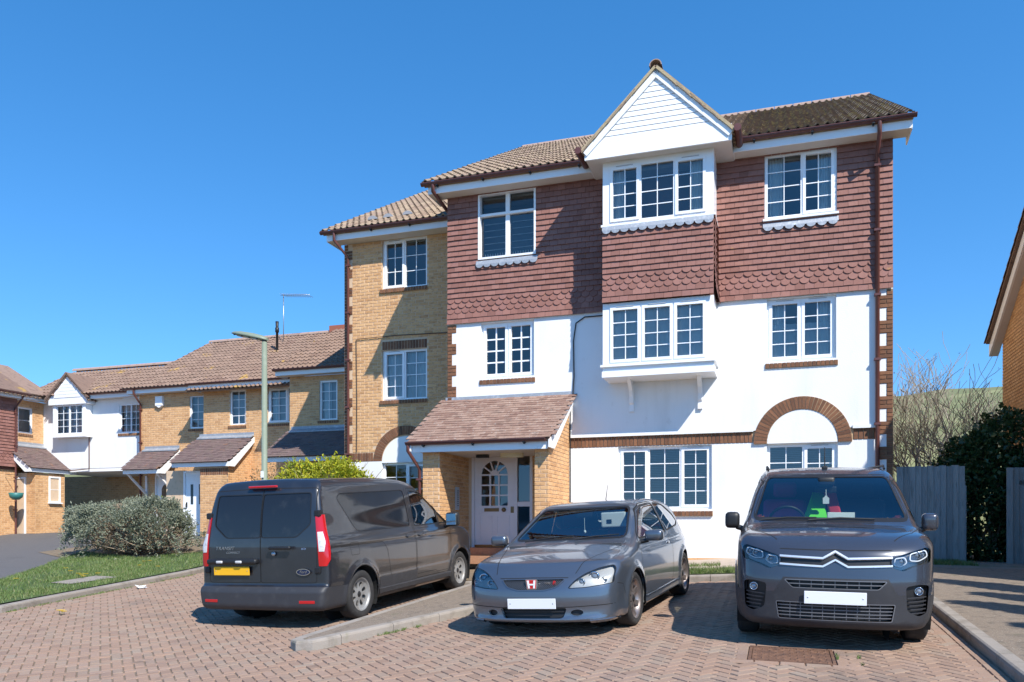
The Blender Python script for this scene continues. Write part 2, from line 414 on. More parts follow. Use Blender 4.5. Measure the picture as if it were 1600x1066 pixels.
def gutter(root, fr, u0, u1, d, z, r=.055, brackets=True, drop=None):
    P = Part(root); n = 8
    for i in range(n):
        a0, a1 = math.pi + math.pi * i / n, math.pi + math.pi * (i + 1) / n
        for rr in (r, r - .008):
            P.mb.face([fr.p(u0, d + rr * math.cos(a0), z + rr * math.sin(a0)), fr.p(u1, d + rr * math.cos(a0), z + rr * math.sin(a0)),
                       fr.p(u1, d + rr * math.cos(a1), z + rr * math.sin(a1)), fr.p(u0, d + rr * math.cos(a1), z + rr * math.sin(a1))], 0, True)
    for uu in (u0, u1):
        P.mb.face([fr.p(uu, d + r * math.cos(math.pi + math.pi * i / n), z + r * math.sin(math.pi + math.pi * i / n)) for i in range(n + 1)])
    fbox(P.mb, fr, u0, u1, d + r - .002, d + r + .006, z - .006, z + .006)
    g = P.build('gutter', GUT, fix=False)
    if brackets:
        x = u0 + .35
        while x < u1:
            B = Part(root); fbox(B.mb, fr, x - .02, x + .02, d - r - .012, d + r * .5, z - r - .014, z - r + .012); fbox(B.mb, fr, x - .012, x + .012, d - .05, d, z - r - .035, z - r - .012)
            B.build('gutter_bracket', BLACK, g); x += 1.0
    return g
def pipe(root, fr, pts, r=.034):
    P = Part(root); P.mb.tube([fr.p(*p) for p in pts], r, 10); o = P.build('downpipe', GUT, fix=False)
    for i in range(len(pts) - 1):
        if abs(pts[i][2] - pts[i + 1][2]) > 1.5:
            z = max(pts[i][2], pts[i + 1][2]) - .2
            while z > min(pts[i][2], pts[i + 1][2]) + .3:
                B = Part(root); fbox(B.mb, fr, pts[i][0] - .055, pts[i][0] + .055, pts[i][1] - .05, pts[i][1] + .04, z - .02, z + .02); B.build('pipe_clip', GUT, o); z -= 1.15
    return o
def roman_tile():
    mb = MB(); n = 20; w = .33; L = .40
    def zc(x):
        b = 0
        for c in (.0825, .2475):
            t = abs(x - c) / .055
            if t < 1: b = max(b, .038 * math.cos(t * math.pi / 2) ** 2)
        return b
    xs = [w * i / n for i in range(n + 1)]
    top0 = [(x, 0, zc(x) + .045) for x in xs]; top1 = [(x, L, zc(x) + .012) for x in xs]; low = [(x, .004, zc(x) + .018) for x in xs]
    mb.mesh(top0 + top1, [(i, i + 1, n + 2 + i, n + 1 + i) for i in range(n)], 0, True)
    mb.mesh(low + top0, [(i, i + 1, n + 2 + i, n + 1 + i) for i in range(n)], 0, False)
    for x in (0, n):
        mb.face([top0[x], top1[x], (top1[x][0], L, top1[x][2] - .02), low[x]])
    return mb
def plain_tile():
    mb = MB(); mb.hexa([(.002, 0, .012), (.163, 0, .012), (.163, .19, 0), (.002, .19, 0), (.002, 0, .026), (.163, 0, .026), (.163, .19, .012), (.002, .19, .012)]); return mb
def ridge_tile():
    mb = MB(); n = 8; r = .115; L = .44
    for rr, flip in ((r, 0), (r - .015, 1)):
        for i in range(n):
            a0, a1 = math.pi * i / n, math.pi * (i + 1) / n
            q = [(0, rr * math.cos(a0), rr * math.sin(a0)), (L, rr * math.cos(a0), rr * math.sin(a0)), (L, rr * math.cos(a1), rr * math.sin(a1)), (0, rr * math.cos(a1), rr * math.sin(a1))]
            mb.face(q if not flip else q[::-1], 0, True)
    for x in (0, L):
        for i in range(n):
            a0, a1 = math.pi * i / n, math.pi * (i + 1) / n
            mb.face([(x, r * math.cos(a0), r * math.sin(a0)), (x, r * math.cos(a1), r * math.sin(a1)), (x, (r - .015) * math.cos(a1), (r - .015) * math.sin(a1)), (x, (r - .015) * math.cos(a0), (r - .015) * math.sin(a0))])
    return mb
def roof_field(pieces, O, X, Y, nx, ny, tw, gauge, parent, key='roman', fn=roman_tile, skip=None, stagger=False):
    X = Vector(X).normalized(); Y = Vector(Y).normalized(); Z = X.cross(Y); O = Vector(O)
    for j in range(ny):
        for i in range(nx + (1 if stagger and j % 2 else 0)):
            x = i * tw - (tw / 2 if stagger and j % 2 else 0); y = j * gauge
            if skip and skip(x + tw / 2, y + gauge / 2): continue
            p = O + X * x + Y * y
            jit = Matrix.Rotation(random.uniform(-.006, .006), 3, 'Z') @ Matrix.Rotation(random.uniform(-.012, .012), 3, 'X')
            R = (Matrix((X, Y, Z)).transposed() @ jit).to_4x4()
            M = Matrix.Translation(p + Z * random.uniform(0, .005)) @ R
            pieces.add(W(p.x, p.y).y, key, fn, M, parent)
def slab(root, name, O, X, Y, lx, ly, mat_, t=.05, parent=None, down=.0):
    P = Part(root); X = Vector(X).normalized(); Y = Vector(Y).normalized(); Z = X.cross(Y); O = Vector(O) - Z * down
    a = [O, O + X * lx, O + X * lx + Y * ly, O + Y * ly]
    P.mb.hexa([q - Z * t for q in a] + a); return P.build(name, mat_, parent)
def hung_plain():
    mb = MB(); w = .163
    mb.hexa([(.002, -.05, 0), (w, -.05, 0), (w, -.034, 0), (.002, -.034, 0), (.002, -.014, .165), (w, -.014, .165), (w, 0, .165), (.002, 0, .165)]); return mb
def hung_scallop():
    mb = MB(); w = .163; n = 8
    poly = [(.002, .165), (.002, .062)] + [(.0825 - .0805 * math.cos(math.pi * i / n), .062 - .066 * math.sin(math.pi * i / n)) for i in range(1, n)] + [(w, .062), (w, .165)]
    mb.prism(poly, lambda a, b, d: (a, -(.05 - .036 * b / .165) + d, b), 0, .016); return mb
def hang_tiles(pieces, fr, u0, u1, z0, z1, holes, parent, scallop=True, flare=True):
    n = int((z1 - z0) / .11) + 1
    for j in range(n):
        zb = z0 + j * .11; off = -(.0825 if j % 2 else 0)
        d = (.03, .021, .013, .006, .002)[j] if flare and j < 5 else 0
        sc = scallop and j in (2, 3, 4)
        u = u0 + off
        while u < u1 - .02:
            segs = [(max(u, u0), min(u + .165, u1))]
            for h in holes:
                if h[2] - .05 < zb + .055 < h[3]:
                    ns = []
                    for a, b in segs:
                        if b <= h[0] or a >= h[1]: ns.append((a, b)); continue
                        if a < h[0]: ns.append((a, h[0] - .002))
                        if b > h[1]: ns.append((h[1] + .002, b))
                    segs = ns
            for a, b in segs:
                if b - a < .02: continue
                x, y, _ = fr.p(a, 0, zb); full = b - a > .15
                M = fr_mtx(fr, a, d + random.uniform(0, .004), zb + random.uniform(-.002, .002)) @ Matrix.Rotation(random.uniform(-.012, .012), 4, 'X') @ Matrix.Diagonal(((b - a) / .165, 1, 1, 1))
                pieces.add(W(x, y).y, 's' if sc and full else 'p', hung_scallop if sc and full else hung_plain, M, parent)
            u += .165
def lead_apron(root, fr, u0, u1, d, z, par):
    d += .03
    P = Part(root); P.mb.hexa([fr.p(u0, d + .045, z - .07), fr.p(u1, d + .045, z - .07), fr.p(u1, d + .03, z - .07), fr.p(u0, d + .03, z - .07), fr.p(u0, d + .02, z + .02), fr.p(u1, d + .02, z + .02), fr.p(u1, d, z + .02), fr.p(u0, d, z + .02)])
    n = int((u1 - u0) / .165)
    for i in range(n):
        c = u0 + (i + .5) * (u1 - u0) / n
        poly = [(c - .08, z - .06)] + [(c - .08 * math.cos(math.pi * k / 6), z - .07 - .06 * math.sin(math.pi * k / 6)) for k in range(7)] + [(c + .08, z - .06)]
        P.mb.prism(poly, lambda a, b, dd: fr.p(a, d + dd, b), .040, .047)
    P.build('lead_apron', LEAD, par)
def arch_bricks(pieces, fr, cu, cz, ri, ro, n, parent, d=.0):
    for k in range(n):
        a = math.pi * (k + .5) / n; h = math.pi / n / 2 * .84
        def fn(h=h, ri=ri, ro=ro):
            mb = MB(); poly = [(ri * math.sin(-h), ri * math.cos(h)), (ri * math.sin(h), ri * math.cos(h)), (ro * math.sin(h), ro * math.cos(h)), (ro * math.sin(-h), ro * math.cos(h))]
            mb.prism(poly, lambda x, z, dd: (x, -dd, z), 0, .012); return mb
        M = fr_mtx(fr, cu, d, cz) @ Matrix.Rotation(-(math.pi / 2 - a) * -1 if False else (math.pi / 2 - a), 4, 'Y')
        x, y, _ = fr.p(cu, 0, cz)
        pieces.add(W(x, y).y, ('v', ri, n), fn, M, parent)
def half_ring(mb, fr, cu, cz, ri, ro, d0, d1, n=32, mi=0):
    for i in range(n):
        a0, a1 = math.pi * i / n, math.pi * (i + 1) / n
        q = [(cu + r * math.cos(a), cz + r * math.sin(a)) for r, a in ((ri, a0), (ro, a0), (ro, a1), (ri, a1))]
        mb.prism(q, lambda a, b, d: fr.p(a, d, b), d0, d1, mi)

# ------------------------------------------------------------------ the block of flats
ZB = .76; RT = 8.39
flats = thing('apartment_building', 'three storey block of flats with red tile hanging, white render and a gabled bay', 'building', (-5.0, 3.0, ZB))
fm = front(0); fw_ = front(1.8); fb = front(-.7)
H2 = (-2.18, -.93, 7.19, 8.40); H1 = (-2.14, -.94, 4.55, 5.71); HG = (-4.94, -3.14, 1.82, 3.05); HA = (-2.14, -.91, 1.75, 3.02)
HS2 = (-7.87, -6.62, 7.03, 8.40); HS1 = (-7.81, -6.66, 4.56, 5.71); HD = (-8.03, -6.70, 1.04, 3.02)
HB2 = (-4.98, -3.17, 7.2, 8.3); HB1 = (-4.98, -3.17, 4.56, 5.66)
P = Part(flats); wall_panel(P.mb, fm, -8.56, 0, .89, 3.06, [HG, HA, HD], .13)
P.build('ground_floor_render', WHITE, fix=False)
P = Part(flats); wall_panel(P.mb, fm, -8.56, 0, 3.28, 5.8, [HS1, H1], .16, d=.03)
fbox(P.mb, fm, -5.9, -2.385, .001, .055, 3.262, 3.32); fbox(P.mb, fm, -.665, -.26, .001, .055, 3.262, 3.32)
P.build('first_floor_render', WHITE, fix=False)
P = Part(flats); wall_panel(P.mb, fm, -8.56, 0, 5.72, RT, [HS2, H2], .14, d=-.004)
hangw = P.build('tile_hanging_batten_wall', mat('tile_batten', (.16, .07, .05), .9), fix=False)
P = Part(flats); wall_panel(P.mb, fm, -8.56, 0, 3.05, 3.29, [], .1, d=-.004)
band = P.build('brick_band', mat('band_mortar', (.5, .36, .22), .95), fix=False)
P = Part(flats); fbox(P.mb, fm, -8.56, 0, -.2, .012, .5, .889); plinth = P.build('plinth', MORTAR)
# other outside walls, floors and rooms
P = Part(flats)
fbox(P.mb, fm, -.28, -.002, -13, -.13, .5, 8.5)
P.mb.prism([(-.36, 8.45), (6.5, 12.25), (13.4, 8.45)], lambda a, b, d: (d, a, b), -.28, -.002)
fbox(P.mb, fm, -8.56, -8.3, -1.8, -.2, .5, 8.5)
fbox(P.mb, fw_, -12.055, -11.8, -11, -.12, .5, 8.45)
P.mb.prism([(1.5, 8.45), (8.3, 12.25), (13, 8.45)], lambda a, b, d: (d, a, b), -12.04, -11.8)
fbox(P.mb, fm, -12.05, 0, -13.2, -13, .5, 8.45)
P.build('side_and_rear_walls', MORTAR)
P = Part(flats)
for z in (.9, 3.12, 5.74, 8.36): fbox(P.mb, fm, -8.28, -.3, -6, -.16, z - .04, z + .04)
for z in (.9, 3.12, 5.74, 8.36): fbox(P.mb, fw_, -11.78, -8.6, -6, -.16, z - .04, z + .04)
fbox(P.mb, fm, -8.28, -.3, -3.6, -3.5, .9, 8.4); fbox(P.mb, fw_, -11.78, -8.6, -3.6, -3.5, .9, 8.4)
for x in (-5.6, -2.6): fbox(P.mb, fm, x - .05, x + .05, -3.5, -.16, .9, 8.4)
P.build('rooms', DARKR)

bricks = Pieces(flats, 290); browns = Pieces(flats, 290); hungs = Pieces(flats, 290); rtiles = Pieces(flats, 290)
# tile hanging
hang_tiles(hungs, fm, -8.56, -5.1, 5.73, RT - .02, [HS2], hangw)
hang_tiles(hungs, fm, -3.05, 0, 5.73, RT - .02, [H2], hangw)
# bay
P = Part(flats)
fbox(P.mb, fb, -5.09, -3.06, -.68, -.02, 5.68, 7.2)
bayb = P.build('bay_core', mat('tile_batten', (.16, .07, .05), .9))
hang_tiles(hungs, fb, -5.1, -3.05, 5.71, 7.12, [], bayb)
hang_tiles(hungs, rside(-3.05), -.7, 0, 5.71, 7.12, [], bayb)
for z0, z1 in ((4.52, 5.70), (7.17, 8.38)):                     # white casing of both bay windows
    P = Part(flats)
    fbox(P.mb, fb, -5.1, -5.0, -.69, .0, z0, z1); fbox(P.mb, fb, -3.15, -3.05, -.69, 0, z0, z1)
    fbox(P.mb, fb, -5.0, -3.15, -.69, -.45, z1 - .06, z1); fbox(P.mb, fb, -5.0, -3.15, -.69, -.002, z0, z0 + .03)
    fbox(P.mb, fb, -5.0, -3.15, -.05, -.001, 5.66 if z0 < 5 else 8.30, z1)
    if z0 > 5: fbox(P.mb, fb, -5.13, -3.02, -.69, .03, 7.15, 7.19)
    else:
        fbox(P.mb, fb, -5.14, -3.01, -.69, .05, 4.5, 4.54); fbox(P.mb, fb, -5.1, -3.05, -.69, .0, 4.40, 4.50); fbox(P.mb, fb, -5.115, -3.035, -.69, .014, 4.31, 4.42)
    P.build('bay_casing', UPVC)
for c in (-4.66, -3.35):
    P = Part(flats)
    fbox(P.mb, fm, c - .045, c + .045, .031, .08, 3.73, 4.3)
    P.mb.prism([(.08, 4.31), (.42, 4.31), (.30, 4.22), (.2, 4.13), (.14, 4.02), (.115, 3.9), (.08, 3.86)], lambda a, b, d: fm.p(d, a, b), c - .035, c + .035)
    P.build('bay_bracket', BOARD)
window(flats, fb, -5.0, -3.15, 7.19, 8.30, [(1, 's'), (1.12, 'f'), (1, 's')], inset=.0, curtains='lr', sill=False)
window(flats, fb, -5.0, -3.15, 4.54, 5.66, [(1, 's'), (1, 's'), (1, 's')], inset=.0, sill=False, curtains='lr', net=.97)
lead_apron(flats, fb, -5.1, -3.05, .0, 7.13, bayb)
# other windows
window(flats, fm, *H2, [(1.12, 'f'), (1, 's')], inset=-.01, curtains='lr')
lead_apron(flats, fm, H2[0] - .03, H2[1] + .03, .0, 7.10, hangw)
window(flats, fm, *H1, [(1, 's'), (1, 's')], inset=.05, curtains='lr', net=.62)
window(flats, fm, *HG, [(1, 's'), (1.12, 'f'), (1, 's')], inset=.07, blind=True)
window(flats, fm, *HA, [(1.12, 'f'), (1, 's')], inset=.07, blind=True)
window(flats, fm, *HS1, [(1, 's'), (1, 's')], inset=.05, bar=.028, heads=False)
# stair window: four plain lights, wide posts, louvred upper lights
P = Part(flats); a, b, c, e = HS2
ring(P.mb, fm, a, b, c, e, .04, -.12, .045); fbox(P.mb, fm, (a + b) / 2 - .045, (a + b) / 2 + .045, -.1, -.03, c, e); fbox(P.mb, fm, a, b, -.1, .0, 7.93, 7.98)
sw = P.build('window', BOARD)
for x0, x1 in ((a + .06, (a + b) / 2 - .045), ((a + b) / 2 + .045, b - .06)):
    pane(sw, flats, fm, x0, x1, c + .05, 7.93, -.07, GLS); pane(sw, flats, fm, x0, x1, 7.98, e, -.075, glass('grey_glass', (.6, .65, .68)))
    G = Part(flats)
    for k in range(6): fbox(G.mb, fm, x0, x1, -.22, -.2, c + .12 + k * .135, c + .128 + k * .135)
    for k in range(9): fbox(G.mb, fm, x0 + .03 + k * .055, x0 + .04 + k * .055, -.16, -.14, c + .05, c + .16)
    G.build('stair_railing', mat('pale_rail', (.55, .56, .56), .5), sw)
lead_apron(flats, fm, a - .04, b + .04, .0, 6.98, hangw)
P = Part(flats); fbox(P.mb, fm, -8.2, -6.3, -.62, -.6, 5.8, 8.35); P.build('stair_light_blocker', mat('blocker_grey', (.09, .09, .095), .9))  # added dark panel, blocks a bright patch seen through the stair window
# brick band, arches, sills, quoins
def soldiers(fr, u0, u1, z0, h, par, d=0.0):
    n = max(1, round((u1 - u0) / .075)); w = (u1 - u0) / n
    for k in range(n):
        x, y, _ = fr.p(u0 + k * w, 0, z0)
        browns.add(W(x, y).y, ('b', round(w, 3), h), (lambda w=w, h=h: (lambda m: (add_brick(m, front(0), 0, w, 0, h, .012), m)[1])(MB())), fr_mtx(fr, u0 + k * w, d, z0), par)
soldiers(fm, -5.9, -2.40, 3.06, .2, band); soldiers(fm, -.65, -.24, 3.06, .2, band)
AC, AZ = -1.525, 3.03
P = Part(flats); half_ring(P.mb, fm, AC, AZ, .615, .855, .005, .036); archb = P.build('brick_arch', mat('band_mortar', (.5, .36, .22), .95))
arch_bricks(browns, fm, AC, AZ, .62, .85, 36, archb, .034)
P = Part(flats); P.mb.prism([(AC + .612 * math.cos(math.pi * k / 24), AZ + .612 * math.sin(math.pi * k / 24)) for k in range(25)], lambda a, b, d: fm.p(a, d, b), -.05, .0325)
P.build('arch_tympanum', WHITE)
def brick_sill(root, fr, u0, u1, z, par_mat=None, d=.03):
    P = Part(root); fbox(P.mb, fr, u0, u1, d - .1, d + .018, z - .098, z - .012); s = P.build('brick_sill', mat('band_mortar', (.5, .36, .22), .95))
    soldiers(fr, u0, u1, z - .1, .1, s, d + .018)
brick_sill(flats, fm, H1[0] - .03, H1[1] + .03, H1[2] - .03); brick_sill(flats, fm, HG[0] - .02, HG[1] + .02, HG[2] - .03, d=.02); brick_sill(flats, fm, HS1[0] - .03, HS1[1] + .03, HS1[2] - .03)
P = Part(flats); fbox(P.mb, fm, -.27, .0, .0, .022, .89, 5.72); qn = P.build('quoin_bed', WHITE); P = Part(flats); fbox(P.mb, fm, -8.56, -8.34, .0, .022, 3.3, 5.72); P.build('quoin_bed', WHITE)
def quoin(fr, u_out, sgn, z0, z1, long_, short, par, d=.034):
    z = z0; j = 0
    while z < z1 - .05:
        w = long_ if (j // 3) % 2 == 0 else short
        parts = [(0, w)] if w < .2 else [(0, .11), (.11, w)] if j % 2 else [(0, w)]
        for p0, p1 in parts:
            a, b = (u_out + sgn * p0, u_out + sgn * p1); a, b = min(a, b), max(a, b); ww = round(b - a, 3)
            x, y, _ = fr.p(a, 0, z)
            browns.add(W(x, y).y, ('q', ww), (lambda ww=ww: (lambda m: (add_brick(m, front(0), 0, ww, 0, .075, .01), m)[1])(MB())), fr_mtx(fr, a, d, z), par)
        z += .075; j += 1
MQ = mat('quoin_mortar', (.27, .17, .1), .95)
for uo, sg_, z0_, lo_ in ((0.0, -1, .89, .235), (-8.56, 1, 3.3, .2)):
    P = Part(flats); z = z0_; j = 0
    fbox(P.mb, fm, min(uo, uo + sg_ * .105), max(uo, uo + sg_ * .105), .0, .0335, z0_, 5.72)
    while z < 5.6:
        if j % 2 == 0: fbox(P.mb, fm, min(uo + sg_ * .105, uo + sg_ * lo_), max(uo + sg_ * .105, uo + sg_ * lo_), .0, .0335, z, min(z + .225, 5.72))
        z += .225; j += 1
    P.build('quoin_mortar', MQ)
quoin(fm, 0.0, -1, .89, 5.7, .235, .105, qn); quoin(fm, -8.56, 1, 3.3, 5.7, .2, .105, qn)
lay_bricks(bricks, fm, [q for q in brick_list(-5.9, 0, .665, .889)], plinth)
for i in range(len(bricks.items)): bricks.items[i] = (bricks.items[i][0], bricks.items[i][1], bricks.items[i][2], Matrix.Translation((0, -.013, 0)) @ bricks.items[i][3], bricks.items[i][4])

# wing of buff brick on the left
W2 = (-11.03, -9.85, 7.20, 8.40); W1 = (-11.03, -9.85, 4.52, 5.73); W0 = (-11.03, -9.8, 1.75, 3.02)
P = Part(flats); wall_panel(P.mb, fw_, -12.06, -8.5, 3.06, RT, [W2, W1], .12); wingw = P.build('wing_wall', MORTAR, fix=False)
P = Part(flats); wall_panel(P.mb, fw_, -12.06, -8.5, .7, 3.06, [W0], .12, d=.02); P.build('wing_ground_floor_render', WHITE, fix=False)
CW, CZ = -10.415, 3.06
hl = [(W2[0], W2[1], W2[2] - .11, W2[3]), (W1[0], W1[1], W1[2] - .11, W1[3] + .22), (-12.07, -11.845, 3.0, 8.5)]
lay_bricks(bricks, fw_, brick_list(-12.06, -8.5, 3.285, RT, hl, skip=lambda u, z: (u - CW) ** 2 + (z - CZ) ** 2 < .84 ** 2), wingw)
soldiers(fw_, -11.84, -11.27, 3.06, .22, wingw); soldiers(fw_, W1[0], W1[1], 5.735, .21, wingw, .0)
quoin(fw_, -12.06, 1, 3.06, RT, .225, .11, wingw, 0.0)
P = Part(flats); half_ring(P.mb, fw_, CW, CZ, .62, .845, .002, .012); ar2 = P.build('brick_arch', mat('band_mortar', (.5, .36, .22), .95))
arch_bricks(browns, fw_, CW, CZ, .625, .84, 34, ar2, .011)
P = Part(flats); P.mb.prism([(CW + .617 * math.cos(math.pi * k / 24), CZ - .03 + .617 * math.sin(math.pi * k / 24)) for k in range(25)], lambda a, b, d: fw_.p(a, d, b), -.04, .010); P.build('arch_tympanum', WHITE)
window(flats, fw_, *W2, [(1, 's'), (1.05, 'f')], inset=.06, rows=3, sill=False); window(flats, fw_, *W1, [(1, 's'), (1.05, 'f')], inset=.06, curtains='lr', rows=4, sill=False, net=.97)
window(flats, fw_, *W0, [(1.05, 'f'), (1, 's')], inset=.07)
brick_sill(flats, fw_, W2[0] - .05, W2[1] + .02, W2[2] + .005, d=.02); brick_sill(flats, fw_, W1[0] - .05, W1[1] + .02, W1[2] + .005, d=.02)

# eaves
def eaves(root, fr, u0, u1, over=.34, z=RT, h=.18, ends='lr'):
    P = Part(root); fbox(P.mb, fr, u0, u1, over, over + .022, z, z + h)
    if 'l' in ends: fbox(P.mb, fr, u0, u0 + .02, -.3, over, z - .01, z + h)
    if 'r' in ends: fbox(P.mb, fr, u1 - .02, u1, -.3, over, z - .01, z + h)
    f = P.build('fascia', BOARD)
    P = Part(root); fbox(P.mb, fr, u0 + .01, u1 - .01, .0, over - .001, z + .004, z + .02)
    x = .09
    P.build('soffit', SOFFIT)
    return f
eaves(flats, fm, -8.86, -5.38); eaves(flats, fm, -2.73, .27); eaves(flats, fw_, -12.34, -8.57, ends='l')
gutter(flats, fm, -8.98, -5.40, .43, RT + .2); gutter(flats, fm, -2.71, .33, .43, RT + .2); gutter(flats, fw_, -12.47, -8.58, .43, RT + .2)
pitch = math.atan2(3.8, 6.95); YS = (0, math.cos(pitch), math.sin(pitch))
mr = slab(flats, 'roof', (-8.93, -.40, RT + .19), (1, 0, 0), YS, 9.21, 7.9, ROOFT, .06)
wr = slab(flats, 'roof', (-12.42, 1.40, RT + .19), (1, 0, 0), YS, 3.9, 7.9, ROOFT, .06)
bk = slab(flats, 'rear_roof', (.28, 13.4, RT + .19), (-1, 0, 0), (0, -math.cos(pitch), math.sin(pitch)), 9.21, 7.9, ROOFT, .06)
def gskip(x, y):
    u = -8.95 + x; ly = -.45 + y * math.cos(pitch); z = 8.6 + y * math.sin(pitch)
    return abs(u + 4.06) < 1.36 and z < 9.75 - abs(u + 4.06) * .95
roof_field(rtiles, (-8.95, -.47, RT + .185), (1, 0, 0), YS, 28, 23, .33, .345, mr, skip=gskip)
roof_field(rtiles, (-12.45, 1.33, RT + .185), (1, 0, 0), YS, 12, 23, .33, .345, wr)
for i in range(20):
    o = obj('ridge_tile', None, mr)
    if i == 0: RIDGE = ridge_tile().data('ridge_tile', mat('ridge_concrete', (.36, .25, .2), .9, spots=(((.2, .14, .1), 8, .5, .7, .5),)))
    o2 = o; bpy.data.objects.remove(o2)
    o = obj('ridge_tile', RIDGE, mr); o.location = Vector((-8.93 + .46 * i, 6.5, 12.36)) - Vector(flats['_b'])
for i in range(8):
    o = obj('ridge_tile', RIDGE, wr); o.location = Vector((-12.4 + .46 * i, 8.3, 12.36)) - Vector(flats['_b'])
# roof vents on the wing
for k, (vx, vy) in enumerate(((-11.4, .75), (-11.0, .8), (-10.5, .85))):
    P = Part(flats); o0 = Vector((vx, 1.33 + vy * math.cos(pitch), RT + .25 + vy * math.sin(pitch)))
    for i in range(6):
        a0, a1 = math.pi * i / 6, math.pi * (i + 1) / 6
        P.mb.face([o0 + Vector((.13 * math.cos(a0), 0, .02 + .09 * math.sin(a0))), o0 + Vector((.13 * math.cos(a1), 0, .02 + .09 * math.sin(a1))), o0 + Vector((.06 * math.cos(a1), .25, .1)), o0 + Vector((.06 * math.cos(a0), .25, .1))], 0, True)
    P.mb.face([o0 + Vector((.13 * math.cos(math.pi * i / 6), 0, .02 + .09 * math.sin(math.pi * i / 6))) for i in range(7)])
    P.build('roof_vent', mat('vent_plastic', (.3, .3, .31), .5), wr, fix=False)

# gable over the bay
GA, GZ = -4.06, 9.78; fg = front(-.95)
P = Part(flats); fbox(P.mb, fg, -5.39, -2.72, -.02, .02, RT - .04, 8.64); P.build('gable_fascia', BOARD)
P = Part(flats); fbox(P.mb, fg, -5.38, -2.73, -.96, -.021, RT - .02, RT); P.build('gable_soffit', SOFFIT)
P = Part(flats); P.mb.prism([(-5.38, 8.45), (-2.73, 8.45), (GA, GZ)], lambda a, b, d: fg.p(a, d, b), -.12, -.006); gw = P.build('gable_wall', BOARD)
z = 8.645; k = 0
while z < GZ - .05:
    zt = min(z + .1, GZ - .01); w0 = 1.325 * (GZ - z) / (GZ - 8.45); w1 = 1.325 * (GZ - zt) / (GZ - 8.45)
    P = Part(flats)
    P.mb.hexa([fg.p(GA - w0, .016, z), fg.p(GA + w0, .016, z), fg.p(GA + w0, -.004, z), fg.p(GA - w0, -.004, z), fg.p(GA - w1, .008, zt - .007), fg.p(GA + w1, .008, zt - .007), fg.p(GA + w1, -.004, zt - .007), fg.p(GA - w1, -.004, zt - .007)])
    P.build('cladding_board', BOARD, gw); z += .1
for sgn in (-1, 1):
    e0 = Vector((GA + sgn * 1.36, 0, 8.5)); ap = Vector((GA, 0, 9.83)); dr = (ap - e0)
    P = Part(flats)                                             # bargeboard and mortared verge
    nrm = Vector((-dr.z, 0, dr.x)).normalized() * (1 if sgn < 0 else -1)
    for (n0, n1, ly0, ly1, mi) in ((-.11, -.002, -.995, -.955, 0), (.0, .05, -1.03, -.9, 1)):
        q = [e0 + nrm * n0, ap + nrm * n0, ap + nrm * n1, e0 + nrm * n1]
        P.mb.hexa([(v.x, ly0, v.z) for v in q] + [(v.x, ly1, v.z) for v in q], mi)
    P.build('bargeboard', [BOARD, mat('verge_mortar', (.42, .33, .2), .95, spots=(((.25, .2, .1), 12, .5, .7, .6),), bump=(40, .006))])
    X = (0, 1, 0) if sgn < 0 else (0, -1, 0); Y = (-sgn * dr.length and dr.normalized().x, 0, dr.normalized().z)
    O = (e0.x - dr.normalized().x * .06, -1.03 if sgn < 0 else 2.6, e0.z - dr.normalized().z * .06 + .05)
    # along the valley the tiles stop at the main roof
    def vskip(x, y, O=O, X=X, Y=Y):
        p = Vector(O) + Vector(X) * x + Vector(Y) * y
        return p.z < 8.6 + (p.y + .45) * math.tan(pitch) - .02
    g = slab(flats, 'gable_roof', (O[0], -1.0 if sgn < 0 else 1.9, O[2] + .0), X, Y, 2.9, dr.length + .06, ROOFT, .03)
    roof_field(rtiles, O, X, Y, 11, 5, .33, .345, g, skip=vskip)
for i in range(7):
    o = obj('ridge_tile', RIDGE, gw); o.matrix_local = Matrix.Translation(Vector((GA, -1.04 + .44 * i, 9.87)) - Vector(flats['_b'])) @ Matrix.Rotation(math.pi / 2, 4, 'Z')
for sgn, u in ((-1, -5.5), (1, -2.62)):
    P = Part(flats); P.mb.tube([(u, -1.06, 8.52), (u, .2, 8.52)], .065, 10); P.build('gutter', GUT, fix=False)

# downpipes, cable
pipe(flats, fm, [(-.26, .43, 8.55), (-.26, .43, 8.34), (-.26, .1, 8.12), (-.26, .09, .8)], .038)
pipe(flats, fw_, [(-12.1, .43, 8.55), (-12.1, .43, 8.38), (-11.92, .08, 8.05), (-11.92, .06, .8)], .036)
pipe(flats, fm, [(-8.72, .43, 8.55), (-8.72, .43, 8.42), (-8.6, -1.1, 8.0), (-8.6, -1.15, 7.85)], .04)
P = Part(flats); P.mb.tube([fm.p(-5.1, .05, 5.66), fm.p(-5.6, .05, 5.66), fm.p(-5.78, .05, 5.55), fm.p(-5.83, .05, 5.2), fm.p(-5.82, .05, 4.5), fm.p(-5.84, .06, 4.1), fm.p(-5.88, .12, 3.85), fm.p(-5.9, .05, 3.5), fm.p(-5.9, .03, 1.0)], .013, 6)
P.build('wall_cable', BLACK, fix=False)
P = Part(flats); P.mb.tube([fw_.p(-11.7, .03, 6.05), fw_.p(-10.6, .03, 6.07), fw_.p(-9.4, .03, 6.04), fw_.p(-8.6, .03, 6.06)], .01, 6); P.mb.tube([fw_.p(-11.72, .03, 6.05), fw_.p(-11.7, .03, 4.5), fw_.p(-11.71, .03, 3.3)], .009, 6)
P.build('wall_cable', mat('brown_cable', (.08, .05, .035), .6), fix=False)

